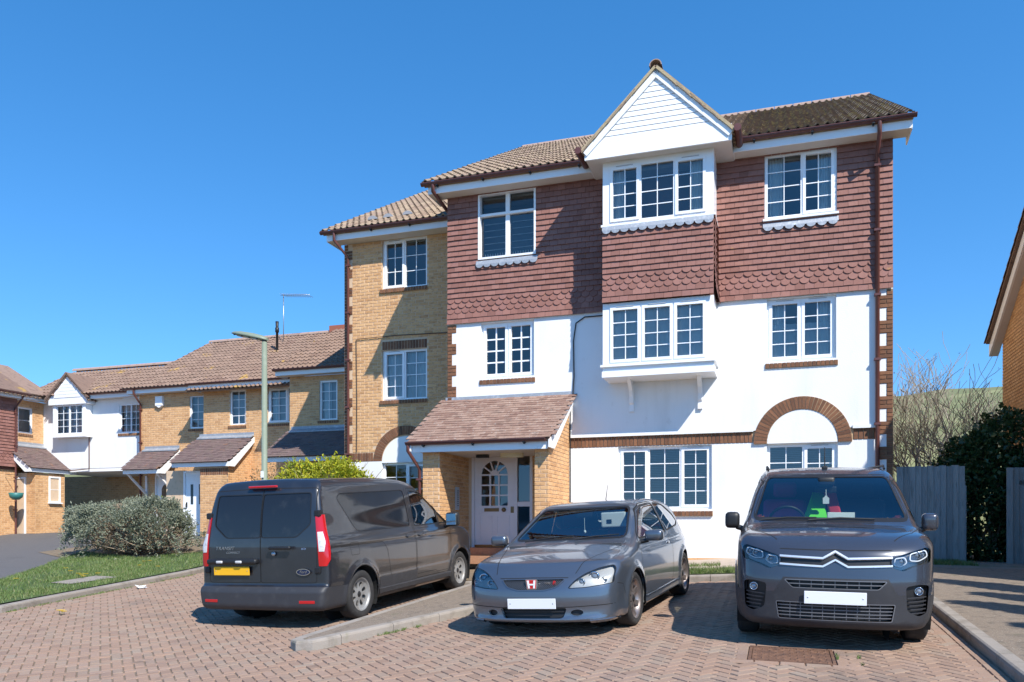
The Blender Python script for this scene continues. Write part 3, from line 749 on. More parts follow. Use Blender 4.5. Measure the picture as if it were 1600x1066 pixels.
# ------------------------------------------------------------------ entrance porch
PZ = .74
P = Part(flats)
for u0, u1 in ((-8.45, -8.09), (-6.20, -5.925)):
    P.mb.prism([(-1.535, PZ), (-1.535, 3.02), (0, 3.95), (0, PZ)], lambda a, b, d: (d, a, b), u0 + .008, u1 - .008)
P.mb.box((-8.08, -.02, PZ), (-6.2, .0, 3.0)) if False else None
fbox(P.mb, fm, -6.70, -6.2, .0, .012, 1.0, 3.0); fbox(P.mb, fm, -8.10, -8.03, .0, .012, 1.0, 3.0)
pw = P.build('porch_walls', MORTAR)
fp = front(-1.535)
lay_bricks(bricks, fp, brick_list(-8.45, -8.085, PZ, 2.95), pw); lay_bricks(bricks, fp, brick_list(-6.205, -5.925, PZ, 2.95), pw)
lay_bricks(bricks, rside(-5.932), brick_list(-1.535, 0, PZ, 3.95, skip=lambda u, z: z > 3.0 + (u + 1.535) * .6 - .03), pw)
lay_bricks(bricks, rside(-8.097), brick_list(-1.535, 0, PZ, 2.95), pw)
lay_bricks(bricks, front(-.012), brick_list(-6.70, -6.2, 1.0, 2.98), pw)
ppitch = math.atan2(1.05, 1.78); YP = (0, math.cos(ppitch), math.sin(ppitch))
pr = slab(flats, 'porch_roof', (-8.6, -1.77, 3.075), (1, 0, 0), YP, 2.75, 2.05, PLAINT, .05)
ptiles = Pieces(flats, 290); roof_field(ptiles, (-8.64, -1.80, 3.08), (1, 0, 0), YP, 17, 18, .165, .113, pr, 'plain', plain_tile, stagger=True)
P = Part(flats); fbox(P.mb, fm, -8.58, -5.9, 1.70, 1.725, 2.9, 3.06)
for u in (-8.61, -5.87): P.mb.prism([(-1.78, 2.92), (-1.78, 3.06), (-.0, 4.11), (0, 3.95), (-1.45, 2.92)], lambda a, b, d: (d, a, b), u, u + .03)
P.build('porch_fascia', BOARD)
P = Part(flats); fbox(P.mb, fm, -8.57, -5.95, .0, 1.70, 2.925, 2.94); P.build('porch_ceiling', SOFFIT)
P = Part(flats); P.mb.hexa([(-8.56, -.2, 3.985), (-5.86, -.2, 3.985), (-5.86, -.02, 4.09), (-8.56, -.02, 4.09), (-8.56, -.2, 4.03), (-5.86, -.2, 4.03), (-5.86, -.02, 4.14), (-8.56, -.02, 4.14)]); fbox(P.mb, fm, -8.6, -5.88, .031, .042, 4.06, 4.2); P.build('lead_flashing', LEAD)
gutter(flats, fm, -8.68, -5.92, 1.79, 3.085)
pipe(flats, fm, [(-8.64, 1.79, 3.05), (-8.64, 1.79, 2.93), (-8.53, 1.5, 2.6), (-8.53, 1.5, .8)], .034)
# door
P = Part(flats); u0, u1, z0, z1 = -8.03, -6.70, 1.04, 3.02
ring(P.mb, fm, u0, u1, z0 - .02, z1, .06, -.1, .0, wb=.02); fbox(P.mb, fm, -7.10, -7.03, -.1, -.001, z0, z1 - .06); fbox(P.mb, fm, -7.03, -6.76, -.09, -.02, 1.9, 2.0); fbox(P.mb, fm, -7.03, -6.76, -.09, -.02, z0, 1.3)
dfr = P.build('door_frame', DOORW)
pane(dfr, flats, fm, -7.03, -6.76, 2.0, z1 - .06, -.06, GLS); pane(dfr, flats, fm, -7.03, -6.76, 1.3, 1.9, -.06, GLS)
a, b = -7.965, -7.105; D0_, D1_ = -.085, -.035; gl0, gl1 = a + .14, b - .14; gz0, gzs = 1.92, 2.56
P = Part(flats)
fbox(P.mb, fm, a, gl0, D0_, D1_, 1.06, 2.95); fbox(P.mb, fm, gl1, b, D0_, D1_, 1.06, 2.95); fbox(P.mb, fm, gl0, gl1, D0_, D1_, 1.06, gz0)
rc = (gl0 + gl1) / 2; rr = (gl1 - gl0) / 2
for i in range(24):                                             # spandrels over the fanlight
    x0, x1 = gl0 + (gl1 - gl0) * i / 24, gl0 + (gl1 - gl0) * (i + 1) / 24
    y0, y1 = gzs + math.sqrt(max(rr * rr - (x0 - rc) ** 2, 0)), gzs + math.sqrt(max(rr * rr - (x1 - rc) ** 2, 0))
    P.mb.prism([(x0, y0), (x1, y1), (x1, 2.95), (x0, 2.95)], lambda q, w, d: fm.p(q, d, w), D0_, D1_)
for k in (1, 2): fbox(P.mb, fm, gl0 + (gl1 - gl0) * k / 3 - .016, gl0 + (gl1 - gl0) * k / 3 + .016, D0_, D1_ - .002, gz0, gzs)
for k in (1, 2, 3): fbox(P.mb, fm, gl0, gl1, D0_, D1_ - .003, gz0 + (gzs - gz0) * k / 3 - .016, gz0 + (gzs - gz0) * k / 3 + .016)
for an in (36, 72, 108, 144):
    ca, sa = math.cos(math.radians(an)), math.sin(math.radians(an)); nx, nz = -sa * .014, ca * .014
    P.mb.prism([(rc + ca * .1 + nx, gzs + sa * .1 + nz), (rc + ca * rr + nx, gzs + sa * rr + nz), (rc + ca * rr - nx, gzs + sa * rr - nz), (rc + ca * .1 - nx, gzs + sa * .1 - nz)], lambda q, w, d: fm.p(q, d, w), D0_, D1_ - .002)
P.mb.prism([(rc + .1 * math.cos(math.pi * k / 10), gzs + .1 * math.sin(math.pi * k / 10)) for k in range(11)], lambda q, w, d: fm.p(q, d, w), D0_, D1_ - .001)
for x0, x1 in ((a + .1, rc - .05), (rc + .05, b - .1)): ring(P.mb, fm, x0, x1, 1.2, 1.72, .018, D1_, D1_ + .008)
fbox(P.mb, fm, a, b, D1_, D1_ + .03, 1.06, 1.11, 1)
door = P.build('entrance_door', [DOORW, BRASS])
for i in range(3):
    for j in range(3): pane(door, flats, fm, gl0 + (gl1 - gl0) * i / 3, gl0 + (gl1 - gl0) * (i + 1) / 3, gz0 + (gzs - gz0) * j / 3, gz0 + (gzs - gz0) * (j + 1) / 3, -.06, GLS)
P = Part(flats); P.mb.face([fm.p(rc + rr * math.cos(math.pi * k / 16), -.06, gzs + rr * math.sin(math.pi * k / 16)) for k in range(17)]); P.build('fanlight_pane', GLS, door, fix=False)
P = Part(flats); fbox(P.mb, fm, rc - .22, rc + .1, D1_, D1_ + .012, 1.8, 1.87); P.build('letter_plate', BRASS, door)
P = Part(flats); P.mb.tube([fm.p(rc + .21, D1_ - .005, 1.835), fm.p(rc + .21, D1_ + .03, 1.835), fm.p(rc + .21, D1_ + .05, 1.835)], [.045, .045, .02], 14); fbox(P.mb, fm, b - .07, b + .07, D1_ + .002, D1_ + .02, 1.77, 1.9); P.build('door_lock', BRASS, door)
P = Part(flats)
for k, z in enumerate((.74, .9)): P.mb.box((-8.09, -.62 + k * .3, z), (-6.22, -.0 - .014, z + .155))
st = P.build('door_step', mat('step_brick', (.36, .19, .11), .85, spots=(((.22, .11, .07), 10, .5, .7, .6), ((.5, .36, .24), 25, .58, .72, .5)), bump=(30, .005)))
P = Part(flats)                                                 # oval bulkhead light under the ceiling
P.mb.prism([(-6.9 + .24 * math.cos(2 * math.pi * k / 20), -.75 + .1 * math.sin(2 * math.pi * k / 20)) for k in range(20)], lambda a, b, d: (a, b, d), 2.84, 2.924)
P.build('porch_light', mat('opal_lamp', (.72, .64, .42), .35))
P = Part(flats); P.mb.box((-7.66, -.72, 2.86), (-7.42, -.6, 2.924)); P.build('number_box', BLACK)
P = Part(flats); fr_ = rside(-8.085); fbox(P.mb, fr_, -.78, -.62, .0, .03, 1.82, 2.28); ip = P.build('intercom_panel', mat('brushed_panel', (.55, .56, .58), .35, .6))
P = Part(flats)
for k in range(8): fbox(P.mb, fr_, -.72, -.68, .03, .036, 1.9 + k * .042, 1.922 + k * .042)
P.build('call_buttons', BLACK, ip)

bricks.build('brick', BUFF); browns.build('brown_brick', BROWN); hungs.build('hung_tile', HUNG); ptiles.build('porch_tile', PLAINT)
# the roof over the right half carries more moss
right = Pieces(flats, 140); left = Pieces(flats, 150)
for it in rtiles.items: (right if it[3].translation.x > -2.9 and it[3].translation.y < 12 and it[4] is mr else left).items.append(it)
right.build('roof_tile', ROOFD); left.build('roof_tile', ROOFT)
# ------------------------------------------------------------------ ground
def H(lx, ly):
    g = float(np.interp(lx, [-60, -8, -2.2, 3, 60], [.5, .54, .81, .74, .74]))
    y = .05 * max(min(ly, 0), -24)
    if lx < -9: y += .1 * max(min(ly, 6.5), 0) * min(1, (-9 - lx) / 2)
    return g + y
def ground_px(px, py, dz=0.0):
    k, m = (px - CX) / FPX, (HZ - py) / FPX
    lo, hi = 3.0, 60.0
    for _ in range(60):
        Y = (lo + hi) / 2; a, b = Lc(k * Y, Y)
        if EYE + m * Y > H(a, b) + dz: lo = Y
        else: hi = Y
    return Lc(k * Y, Y)
def inpoly(x, y, poly):
    r = False; n = len(poly); j = n - 1
    for i in range(n):
        xi, yi = poly[i]; xj, yj = poly[j]
        if (yi > y) != (yj > y) and x < (xj - xi) * (y - yi) / (yj - yi) + xi: r = not r
        j = i
    return r
def drape(name, poly, dz, mat_, step=.5, kind='structure', thick=0.0, parent=None):
    """A sheet with the given outline, following the ground dz above it."""
    bm = bmesh.new()
    vs = [bm.verts.new((x, y, 0)) for x, y in poly]; bm.faces.new(vs)
    xs = [p[0] for p in poly]; ys = [p[1] for p in poly]
    for ax, lo, hi in ((0, min(xs), max(xs)), (1, min(ys), max(ys))):
        v = math.floor(lo / step) * step
        while v < hi:
            co = [0, 0, 0]; no = [0, 0, 0]; co[ax] = v; no[ax] = 1
            bmesh.ops.bisect_plane(bm, geom=list(bm.verts) + list(bm.edges) + list(bm.faces), plane_co=co, plane_no=no, dist=1e-5); v += step
    for v in bm.verts: v.co.z = H(v.co.x, v.co.y) + dz
    bmesh.ops.triangulate(bm, faces=bm.faces)
    bmesh.ops.recalc_face_normals(bm, faces=bm.faces)
    if sum(f.normal.z for f in bm.faces) < 0: bmesh.ops.reverse_faces(bm, faces=bm.faces)
    me = bpy.data.meshes.new(name); bm.to_mesh(me); bm.free(); me.materials.append(mat_)
    o = obj(name, me); o.matrix_world = Matrix.Translation(P0) @ ROT; o['kind'] = kind
    return o
# one sheet to the horizon
mb = MB()
gx = [-1500, -500, -200, -100, -60, -45] + [-36 + 2 * i for i in range(28)] + [20.5, 26, 40, 80, 200, 500, 1500]
gy = [-1500, -500, -200, -100, -60, -40, -30] + [-24 + 2 * i for i in range(20)] + [18, 24, 40, 80, 200, 500, 1500]
vs = [(x, y, H(x, y) - .07) for x in gx for y in gy]; ny = len(gy)
mb.mesh(vs, [(i * ny + j, (i + 1) * ny + j, (i + 1) * ny + j + 1, i * ny + j + 1) for i in range(len(gx) - 1) for j in range(ny - 1)], 0, True)
setting('ground', mb, mat('rough_ground', (.17, .15, .09), 1.0, spots=(((.1, .12, .04), .4, .45, .7, .7),)))
# hillside beyond the fence
mb = MB(); nx_, ny_ = 60, 24; vs = []
for i in range(nx_ + 1):
    for j in range(ny_ + 1):
        lx = -160 + 400 * i / nx_; t = j / ny_; ly = 12 + 150 * t
        hgt = .9 + 27.5 * (t ** .85) * (1 + .02 * math.sin(i * .9) + .012 * math.sin(i * 2.3)) if t < .93 else .9 + 27.5 * (.93 ** .85) * (1 + .02 * math.sin(i * .9)) - (t - .93) * 30
        vs.append((lx, ly, hgt - .3))
mb.mesh(vs, [(i * (ny_ + 1) + j, (i + 1) * (ny_ + 1) + j, (i + 1) * (ny_ + 1) + j + 1, i * (ny_ + 1) + j + 1) for i in range(nx_) for j in range(ny_)], 0, True)
setting('hill', mb, FIELD)

# paved court
KL = [(-12.6, -12.5), (-13.2, -9), ground_px(0, 948, .1), ground_px(75, 933, .1), ground_px(150, 919, .1), ground_px(225, 905, .1), ground_px(300, 891, .1), (-14.3, .4), (-13.2, .2), (-11.5, -1.6), (-9.5, -2.7), (-6.85, -2.8)]
COURT = KL + [(-.25, -2.8), (-.25, -16.5), (-12.6, -16.5)]
court = drape('paving', COURT, -.013, JOINT)
ISLE = [(-6.86, -2.75), (-6.98, -8.1), (-6.96, -8.3), (-6.85, -8.42), (-6.7, -8.42), (-6.55, -8.25), (-5.76, -5.98), (-5.2, -4.4), (-4.75, -2.75)]
MHC = (-1.83, -8.42); MHW, MHD = .35, .31
pav = []; s = .1025; c45 = math.sqrt(.5)
camx, camy = Lc(0, 0)
for x in range(-140, 140):
    for y in range(-190, 110):
        r = (x - y) % 4
        if r == 0: cu, cv, o = x + 1.0, y + .5, 0
        elif r == 3: cu, cv, o = x + .5, y + 1.0, 1
        else: continue
        lx = (cu - cv) * s * c45 - 6.0; ly = (cu + cv) * s * c45 - 5.0
        if lx > -.42 or ly > 1.0 or ly < -13.2 or lx < -15.5: continue
        wv = W(lx, ly)
        if wv.y < 5.4 or abs(wv.x / wv.y) > .68: continue
        if not inpoly(lx, ly, COURT) or inpoly(lx, ly, ISLE): continue
        if abs(lx - MHC[0]) < MHW + .1 and abs(ly - MHC[1]) < MHD + .1: continue
        pav.append((wv.y, lx, ly, math.pi / 4 + o * math.pi / 2))
def paver_mb(l=.1, w=.05):
    a, b = l - .0025, w - .0025; ch = .005
    m = MB(); m.mesh([(-a, -b, -.012), (a, -b, -.012), (a, b, -.012), (-a, b, -.012), (-a + ch, -b + ch, 0), (a - ch, -b + ch, 0), (a - ch, b - ch, 0), (-a + ch, b - ch, 0)],
                     [(4, 5, 6, 7), (0, 1, 5, 4), (1, 2, 6, 5), (2, 3, 7, 6), (3, 0, 4, 7)]); return m
def lay_pavers(lst, name):
    lst.sort(); pm = paver_mb(); pme = pm.data(name, PAVER); base = [Vector(v) for v in pm.v]; rest = MB()
    for n, (dep, lx, ly, an) in enumerate(lst):
        nrm = Vector((-(H(lx + .1, ly) - H(lx - .1, ly)) / .2, -(H(lx, ly + .1) - H(lx, ly - .1)) / .2, 1)).normalized()
        q = Vector((0, 0, 1)).rotation_difference(nrm + Vector((random.gauss(0, .006), random.gauss(0, .006), 0)))
        M = Matrix.Translation((lx, ly, H(lx, ly) + random.uniform(-.0025, .0015))) @ q.to_matrix().to_4x4() @ Matrix.Rotation(an + random.gauss(0, .008), 4, 'Z')
        if n < 295:
            o = obj(name, pme, court); o.matrix_local = M
        else: rest.mesh([M @ v for v in base], pm.f)
    me = rest.data('paver_field', PAVER); o = obj('paver_field', me, court); o['kind'] = 'stuff'
# stretcher course along the right kerb and round the manhole
for k in range(60):
    for c_ in range(2): pav.append((W(-.3 - .1 * c_, -2.95 - k * .203).y, -.305 - .103 * c_, -2.95 - k * .203 - .1 * c_, math.pi / 2))
for k in range(5):
    for sg in (-1, 1): pav.append((W(MHC[0], MHC[1]).y, MHC[0] - .4 + k * .203, MHC[1] + sg * (MHD + .055), 0))
for k in range(3):
    for sg in (-1, 1): pav.append((W(MHC[0], MHC[1]).y, MHC[0] + sg * (MHW + .055), MHC[1] - .2 + k * .203, math.pi / 2))
lay_pavers(pav, 'paver')

# kerbs
def kerb_line(name, pts, stone=.9, width=.125, top=.1):
    root = obj(name, None); root.matrix_world = Matrix.Translation(P0) @ ROT; root['kind'] = 'structure'; root.empty_display_size = .2
    P_ = [Vector((x, y, 0)) for x, y in pts]; seg = [(P_[i + 1] - P_[i]).length for i in range(len(P_) - 1)]; tot = sum(seg)
    def at(s_):
        s_ = max(0, min(tot, s_))
        for i, l in enumerate(seg):
            if s_ <= l or i == len(seg) - 1: return P_[i].lerp(P_[i + 1], s_ / l if l else 0)
            s_ -= l
    n = max(1, round(tot / stone)); L = tot / n
    for k in range(n):
        mb = MB(); m = 4; ring_ = []
        for q in range(m + 1):
            s_ = k * L + .004 + (L - .008) * q / m; p = at(s_); d = at(s_ + .05) - at(s_ - .05); d.normalize(); nr = Vector((d.y, -d.x, 0))
            z = H(p.x, p.y) + top + random.uniform(-.003, .003) * 0
            prof = [(0, -.16), (0, -.03), (.008, -.01), (.025, 0), (width, 0), (width, -.16)]
            ring_.append([p + nr * (-a) + Vector((0, 0, z + b)) for a, b in prof])
        np_ = 6; vs = [v for r in ring_ for v in r]
        fs = [(i * np_ + j, (i + 1) * np_ + j, (i + 1) * np_ + j + 1, i * np_ + j + 1) for i in range(m) for j in range(np_ - 1)]
        mb.mesh(vs, fs + [tuple(range(np_))[::-1], tuple(m * np_ + j for j in range(np_))])
        obj('kerb_stone', mb.fixed('kerb_stone', CONC), root)
    return root
kerb_line('kerb', [(x, y) for x, y in KL])
kerb_line('kerb', [(-4.75, -2.8), (-.25, -2.8)])
kerb_line('kerb', [(-.25, -2.8), (-.25, -13)])
isl = [(-6.86, -2.8), (-6.98, -8.0)] + [(-6.765 - .215 * math.cos(a), -8.15 - .24 * math.sin(a)) for a in [math.pi * k / 8 for k in range(1, 8)]] + [(-6.5, -8.0), (-5.76, -5.98), (-5.2, -4.4), (-4.78, -2.8)]
kerb_line('kerb', isl, stone=.8)
inner = [(-6.74, -2.7), (-6.86, -8.05), (-6.76, -8.24), (-6.64, -8.05), (-5.88, -5.95), (-5.3, -4.35), (-4.87, -2.7)]
drape('footpath', inner, .092, GRAVEL, .4)
# verge in front of the flats, forecourt right of the kerb, lawn, drive
drape('verge', [(-13, -.9), (-11.5, -1.5), (-9.5, -2.58), (-6.72, -2.68), (-6.72, .0), (-8.6, 1.85), (-13, 1.85)], .1, SOIL)
drape('verge', [(-4.78, -2.68), (-.13, -2.68), (-.13, -1.9), (-4.6, -1.9)], .105, GRASSG)
drape('path', [(-6.74, -2.7), (-4.82, -2.7), (-4.64, -1.88), (-.1, -1.88), (-.1, .05), (-6.74, .05)], .104, mat('path_concrete', (.42, .34, .27), .92, spots=(((.28, .24, .18), 4, .5, .75, .5), ((.13, .17, .05), 6, .64, .72, .7)), bump=(60, .005)), .4)
drape('footway', [(-.125, -16), (-.125, -1.0), (3.05, -1.0), (3.05, -16)], .1, GRAVEL)
drape('side_path', [(-.125, -1.0), (3.05, -1.0), (3.05, 6), (-.002, 6), (-.002, -.1)], .1, mat('side_path_grey', (.2, .19, .16), .95, spots=(((.1, .13, .05), 3, .5, .7, .6),)))  # side path, darker and greyer than the path before the flats
def kin(pts): return [(x - .12, y) for x, y in pts]
lawn_poly = [ground_px(-160, 985, .1)] + kin([ground_px(0, 946, .1), ground_px(75, 932, .1), ground_px(150, 918, .1), ground_px(225, 904, .1), ground_px(300, 890, .1)]) + [(-14.5, .3), (-14.6, 1.2), ground_px(320, 862, .1), ground_px(215, 872, .1), ground_px(130, 862, .1), ground_px(95, 872, .1), ground_px(50, 890, .1), ground_px(0, 907, .1), ground_px(-160, 945, .1)]
drape('driveway', [(-40, -9)] + [(-13.4, -9)] + kin(KL[2:8]) + [(-13.0, .5), (-12.1, 1.9), (-12.1, 9), (-40, 9)], .085, TARMAC, 1.0)
drape('garden_bed', [ground_px(320, 880, .1), ground_px(215, 878, .1), ground_px(100, 872, .1), (-21.5, 1.5), (-21.0, 4.5), (-14, 5), (-13.2, 2), (-13.3, .9)], .094, SOIL)
lawn = drape('lawn', lawn_poly, .106, GRASSG)
# stepping slab and worn strip in the lawn
slabp = [ground_px(78, 912, .1), ground_px(150, 901, .1), ground_px(185, 903, .1), ground_px(110, 914, .1)]
drape('lawn_slab', slabp, .118, CONC)
# manhole cover
mc = thing('manhole_cover', 'rusty rectangular iron manhole cover set in the brick paving', 'manhole cover', (MHC[0], MHC[1], H(*MHC)))
P = Part(mc); z = H(*MHC); x0, x1, y0, y1 = MHC[0] - MHW, MHC[0] + MHW, MHC[1] - MHD, MHC[1] + MHD
tilt = lambda x, y, dz: (x, y, H(x, y) + dz)
P.mb.hexa([tilt(x0 + .03, y0 + .03, -.03), tilt(x1 - .03, y0 + .03, -.03), tilt(x1 - .03, y1 - .03, -.03), tilt(x0 + .03, y1 - .03, -.03), tilt(x0 + .03, y0 + .03, -.004), tilt(x1 - .03, y0 + .03, -.004), tilt(x1 - .03, y1 - .03, -.004), tilt(x0 + .03, y1 - .03, -.004)])
P.build('cover_plate', RUST)
P = Part(mc)
for a, b, c_, d_ in ((x0, y0, x1, y0 + .025), (x0, y1 - .025, x1, y1), (x0, y0 + .025, x0 + .025, y1 - .025), (x1 - .025, y0 + .025, x1, y1 - .025)):
    P.mb.hexa([tilt(a, b, -.03), tilt(c_, b, -.03), tilt(c_, d_, -.03), tilt(a, d_, -.03), tilt(a, b, .002), tilt(c_, b, .002), tilt(c_, d_, .002), tilt(a, d_, .002)])
P.build('cover_frame', RUST)
P = Part(mc); nx_ = 11; ny_ = 9
for i in range(nx_):
    for j in range(ny_):
        x = x0 + .06 + (x1 - x0 - .12) * i / (nx_ - 1); y = y0 + .06 + (y1 - y0 - .12) * j / (ny_ - 1)
        l, w = (.022, .008) if (i + j) % 2 else (.008, .022)
        P.mb.hexa([tilt(x - l, y - w, -.004), tilt(x + l, y - w, -.004), tilt(x + l, y + w, -.004), tilt(x - l, y + w, -.004), tilt(x - l + .003, y - w + .003, .003), tilt(x + l - .003, y - w + .003, .003), tilt(x + l - .003, y + w - .003, .003), tilt(x - l + .003, y + w - .003, .003)])
P.build('tread_studs', RUST)['kind'] = 'stuff'
# ------------------------------------------------------------------ terraced houses on the left
def field_bricks(root, fr, lst, wall):
    P = Part(root)
    for a, b, z, zt in lst: add_brick(P.mb, fr, a, b, z, zt, .006)
    o = P.build('brick_field', BUFF, wall, fix=False); o['kind'] = 'stuff'
def house_wall(root, fr, u0, u1, z0, z1, holes, brick=True, mat_=None, d=0.0):
    P = Part(root); wall_panel(P.mb, fr, u0, u1, z0, z1, holes, .1, d=d); w = P.build('wall', mat_ or MORTAR, fix=False)
    if brick: field_bricks(root, fr, brick_list(u0, u1, z0, z1, holes), w)
    return w
def core(root, a, b, mat_=None):
    P = Part(root); P.mb.box(a, b); return P.build('room_block', mat_ or DARKR)
def sill_block(root, fr, u0, u1, z):
    P = Part(root); fbox(P.mb, fr, u0, u1, -.05, .03, z - .1, z - .015); s_ = P.build('brick_sill', mat('band_mortar', (.5, .36, .22), .95))
    Q = Part(root); n = round((u1 - u0) / .075); w = (u1 - u0) / n
    for k in range(n): add_brick(Q.mb, Fr((fr.o[0] + fr.N[0] * .03, fr.o[1] + fr.N[1] * .03), fr.U, fr.N), u0 + k * w, u0 + (k + 1) * w, z - .1, z - .015, .008)
    Q.build('sill_bricks', BROWN, s_, fix=False)['kind'] = 'stuff'
def house_roof(root, O, X, Y, nx, ny, mat_, skip=None, nm='roof', limit=300, tw=.33, gauge=.345, key='roman', fn=roman_tile, stagger=False, t=.05):
    L = nx * tw; s_ = slab(root, nm, O, X, Y, L - .03, ny * gauge, mat_, t, down=.0)
    pc = Pieces(root, limit); Z = Vector(X).cross(Vector(Y)).normalized()
    roof_field(pc, Vector(O) - Vector(Y).normalized() * .06 + Z * .003, X, Y, nx, ny, tw, gauge, s_, key, fn, skip, stagger)
    pc.build(nm + '_tile' if nm == 'roof' else 'porch_tile', mat_); return s_
t29 = .56; c29 = 1 / math.sqrt(1 + t29 ** 2); YL = (0, c29, t29 * c29)
def lean_to(root, fr, u0, u1, ztop, zlow, proj, mat_, brackets=False, fas=.16):
    Y_ = (-fr.N[0] * proj, -fr.N[1] * proj, ztop - zlow); Y_ = Vector(Y_)
    O = Vector(fr.p(u0, proj, zlow)); X_ = (fr.U[0], fr.U[1], 0)
    nx = round((u1 - u0) / .165); ny = int(Y_.length / .113)
    house_roof(root, O, X_, Y_, nx, ny, mat_, None, 'porch_roof', 300, .165, .113, 'plain', plain_tile, True, .04)
    P = Part(root); fbox(P.mb, fr, u0, u1, proj - .06, proj - .035, zlow - fas, zlow - .02)
    for u in (u0 + .001, u1 - .03):
        P.mb.prism([(proj - .04, zlow - fas), (proj - .04, zlow - .03), (0, ztop - .03), (0, ztop - .2), (proj - .28, zlow - fas)], lambda a, b, d: fr.p(d, a, b), u, u + .028)
    P.build('porch_fascia', BOARD)
    P = Part(root); fbox(P.mb, fr, u0 + .05, u1 - .02, .004, .016, ztop - .02, ztop + .13); q = Vector(fr.p(0, 1, 0)) - Vector(fr.p(0, 0, 0))
    P.mb.hexa([fr.p(u0 + .05, .16, ztop - .09 + .03), fr.p(u1 - .02, .16, ztop - .06), fr.p(u1 - .02, .01, ztop + .02), fr.p(u0 + .05, .01, ztop + .02), fr.p(u0 + .05, .16, ztop - .03), fr.p(u1 - .02, .16, ztop - .03), fr.p(u1 - .02, .01, ztop + .06), fr.p(u0 + .05, .01, ztop + .06)])
    P.build('lead_flashing', LEAD)
    if brackets:
        for u in (u0 + .12, u1 - .2):
            P = Part(root); fbox(P.mb, fr, u, u + .07, .002, .07, zlow - .95, zlow - .17)
            P.mb.prism([(.06, zlow - .85), (.06, zlow - .75), (proj - .15, zlow - .17), (proj - .05, zlow - .17)], lambda a, b, d: fr.p(d, a, b), u + .01, u + .06); P.build('porch_bracket', BOARD)
def house_door(root, fr, u0, u1, z0, z1, glz, d=.0):
    P = Part(root); ring(P.mb, fr, u0, u1, z0, z1, .06, -.09, d); fbox(P.mb, fr, u0 + .06, u1 - .06, -.08, -.035, z0, z1 - .06)
    o = P.build('front_door', UPVC)
    for (a, b, c_, e, arch) in glz:
        Q = Part(root); poly = [(a, c_), (b, c_), (b, e)] + ([((a + b) / 2 + (b - a) / 2 * math.cos(t), e + (b - a) / 2 * math.sin(t)) for t in [math.pi * k / 8 for k in range(1, 8)]] if arch else []) + [(a, e)]
        Q.mb.prism(poly, lambda x, y, dd: fr.p(x, dd, y), -.034, -.03); Q.build('door_glass', mat('dark_door_glass', (.02, .025, .03), .08), o)
    P = Part(root); fbox(P.mb, fr, u0 + .1, u0 + .13, -.035, .01, z0 + .95, z0 + 1.12); P.build('door_handle', BLACK, o)
GH = 1.15; EV = 6.02
# brick house nearest the flats, standing forward
f3 = front(5.5)
h3 = thing('terraced_house', 'buff brick terraced house with lean-to porch roof, nearest the flats', 'house', (-14, 5.5, GH), 'terraced houses across the drive')
w3 = (-15.03, -14.42, 4.66, 5.86)
house_wall(h3, f3, -16.05, -11.2, GH, EV, [w3]); core(h3, (-16.04, 5.75, GH), (-11.3, 11, EV)); window(h3, f3, *w3, [(1, 'f')], inset=.04, sill=False, curtains='l'); sill_block(h3, f3, w3[0] - .05, w3[1] + .05, w3[2] + .01)
P = Part(h3); fbox(P.mb, f3, -16.06, -16.0, -1.2, -.001, GH, EV); P.build('side_wall', MORTAR)
eaves(h3, f3, -16.35, -11.2, .3, EV, .16, 'l'); gutter(h3, f3, -16.4, -11.2, .38, EV + .18, brackets=False)
house_roof(h3, (-16.4, 5.14, EV + .17), (1, 0, 0), YL, 15, 12, ROOFL)
lean_to(h3, f3, -16.05, -12.4, 4.38, 3.5, 1.35, PORCHD)
P = Part(h3); P.mb.prism([(5.5, GH), (4.35, GH), (4.35, 3.35), (5.5, 4.2)], lambda a, b, d: (d, a, b), -13.0, -12.8); P.build('porch_wall', MORTAR)
# middle brick house
f2 = front(6.6)
h2 = thing('terraced_house', 'buff brick terraced house with two narrow first floor windows and white door', 'house', (-18, 6.6, GH), 'terraced houses across the drive')
wa = (-19.06, -18.45, 4.8, 5.96); wb_ = (-17.6, -16.6, 4.8, 5.96); dr = (-20.43, -19.49, GH + .1, 3.35)
house_wall(h2, f2, -20.1, -16.0, GH, EV, [wa, wb_, (dr[0], dr[1], dr[2], dr[3])]); core(h2, (-20.08, 6.85, GH), (-16.06, 13, EV))

window(h2, f2, *wa, [(1, 'f')], inset=.04, sill=False); window(h2, f2, *wb_, [(1.6, 's'), (.5, 'f')], rows=4, inset=.04, sill=False, curtains='l')
sill_block(h2, f2, wa[0] - .05, wa[1] + .05, wa[2]); sill_block(h2, f2, wb_[0] - .05, wb_[1] + .05, wb_[2])
eaves(h2, f2, -20.45, -16.1, .3, EV - .02, .16, 'l'); gutter(h2, f2, -20.5, -16.45, .38, EV + .16, brackets=False)
lean_to(h2, f2, -20.3, -18.1, 4.42, 3.52, 1.3, PORCHD)
P = Part(h2); P.mb.prism([(6.6, GH), (5.45, GH), (5.45, 3.4), (6.6, 4.2)], lambda a, b, d: (d, a, b), -18.45, -18.25); pwl = P.build('porch_wall', MORTAR)
P = Part(h2); fbox(P.mb, front(5.45), -19.3, -18.25, -.2, .0, GH, 3.35); ppw = P.build('porch_wall', MORTAR); field_bricks(h2, front(5.45), brick_list(-19.3, -18.25, GH, 3.1), ppw); field_bricks(h2, rside(-18.25), brick_list(5.45, 6.6, GH, 4.2, skip=lambda u, z: z > 3.35 + (u - 5.45) * .75), pwl)
Q = Part(h2)
for k in range(15): add_brick(Q.mb, front(5.45), -19.3 + k * .07, -19.23 + k * .07, 3.1, 3.32, .008)
Q.build('soldier_course', BROWN, ppw, fix=False)['kind'] = 'stuff'
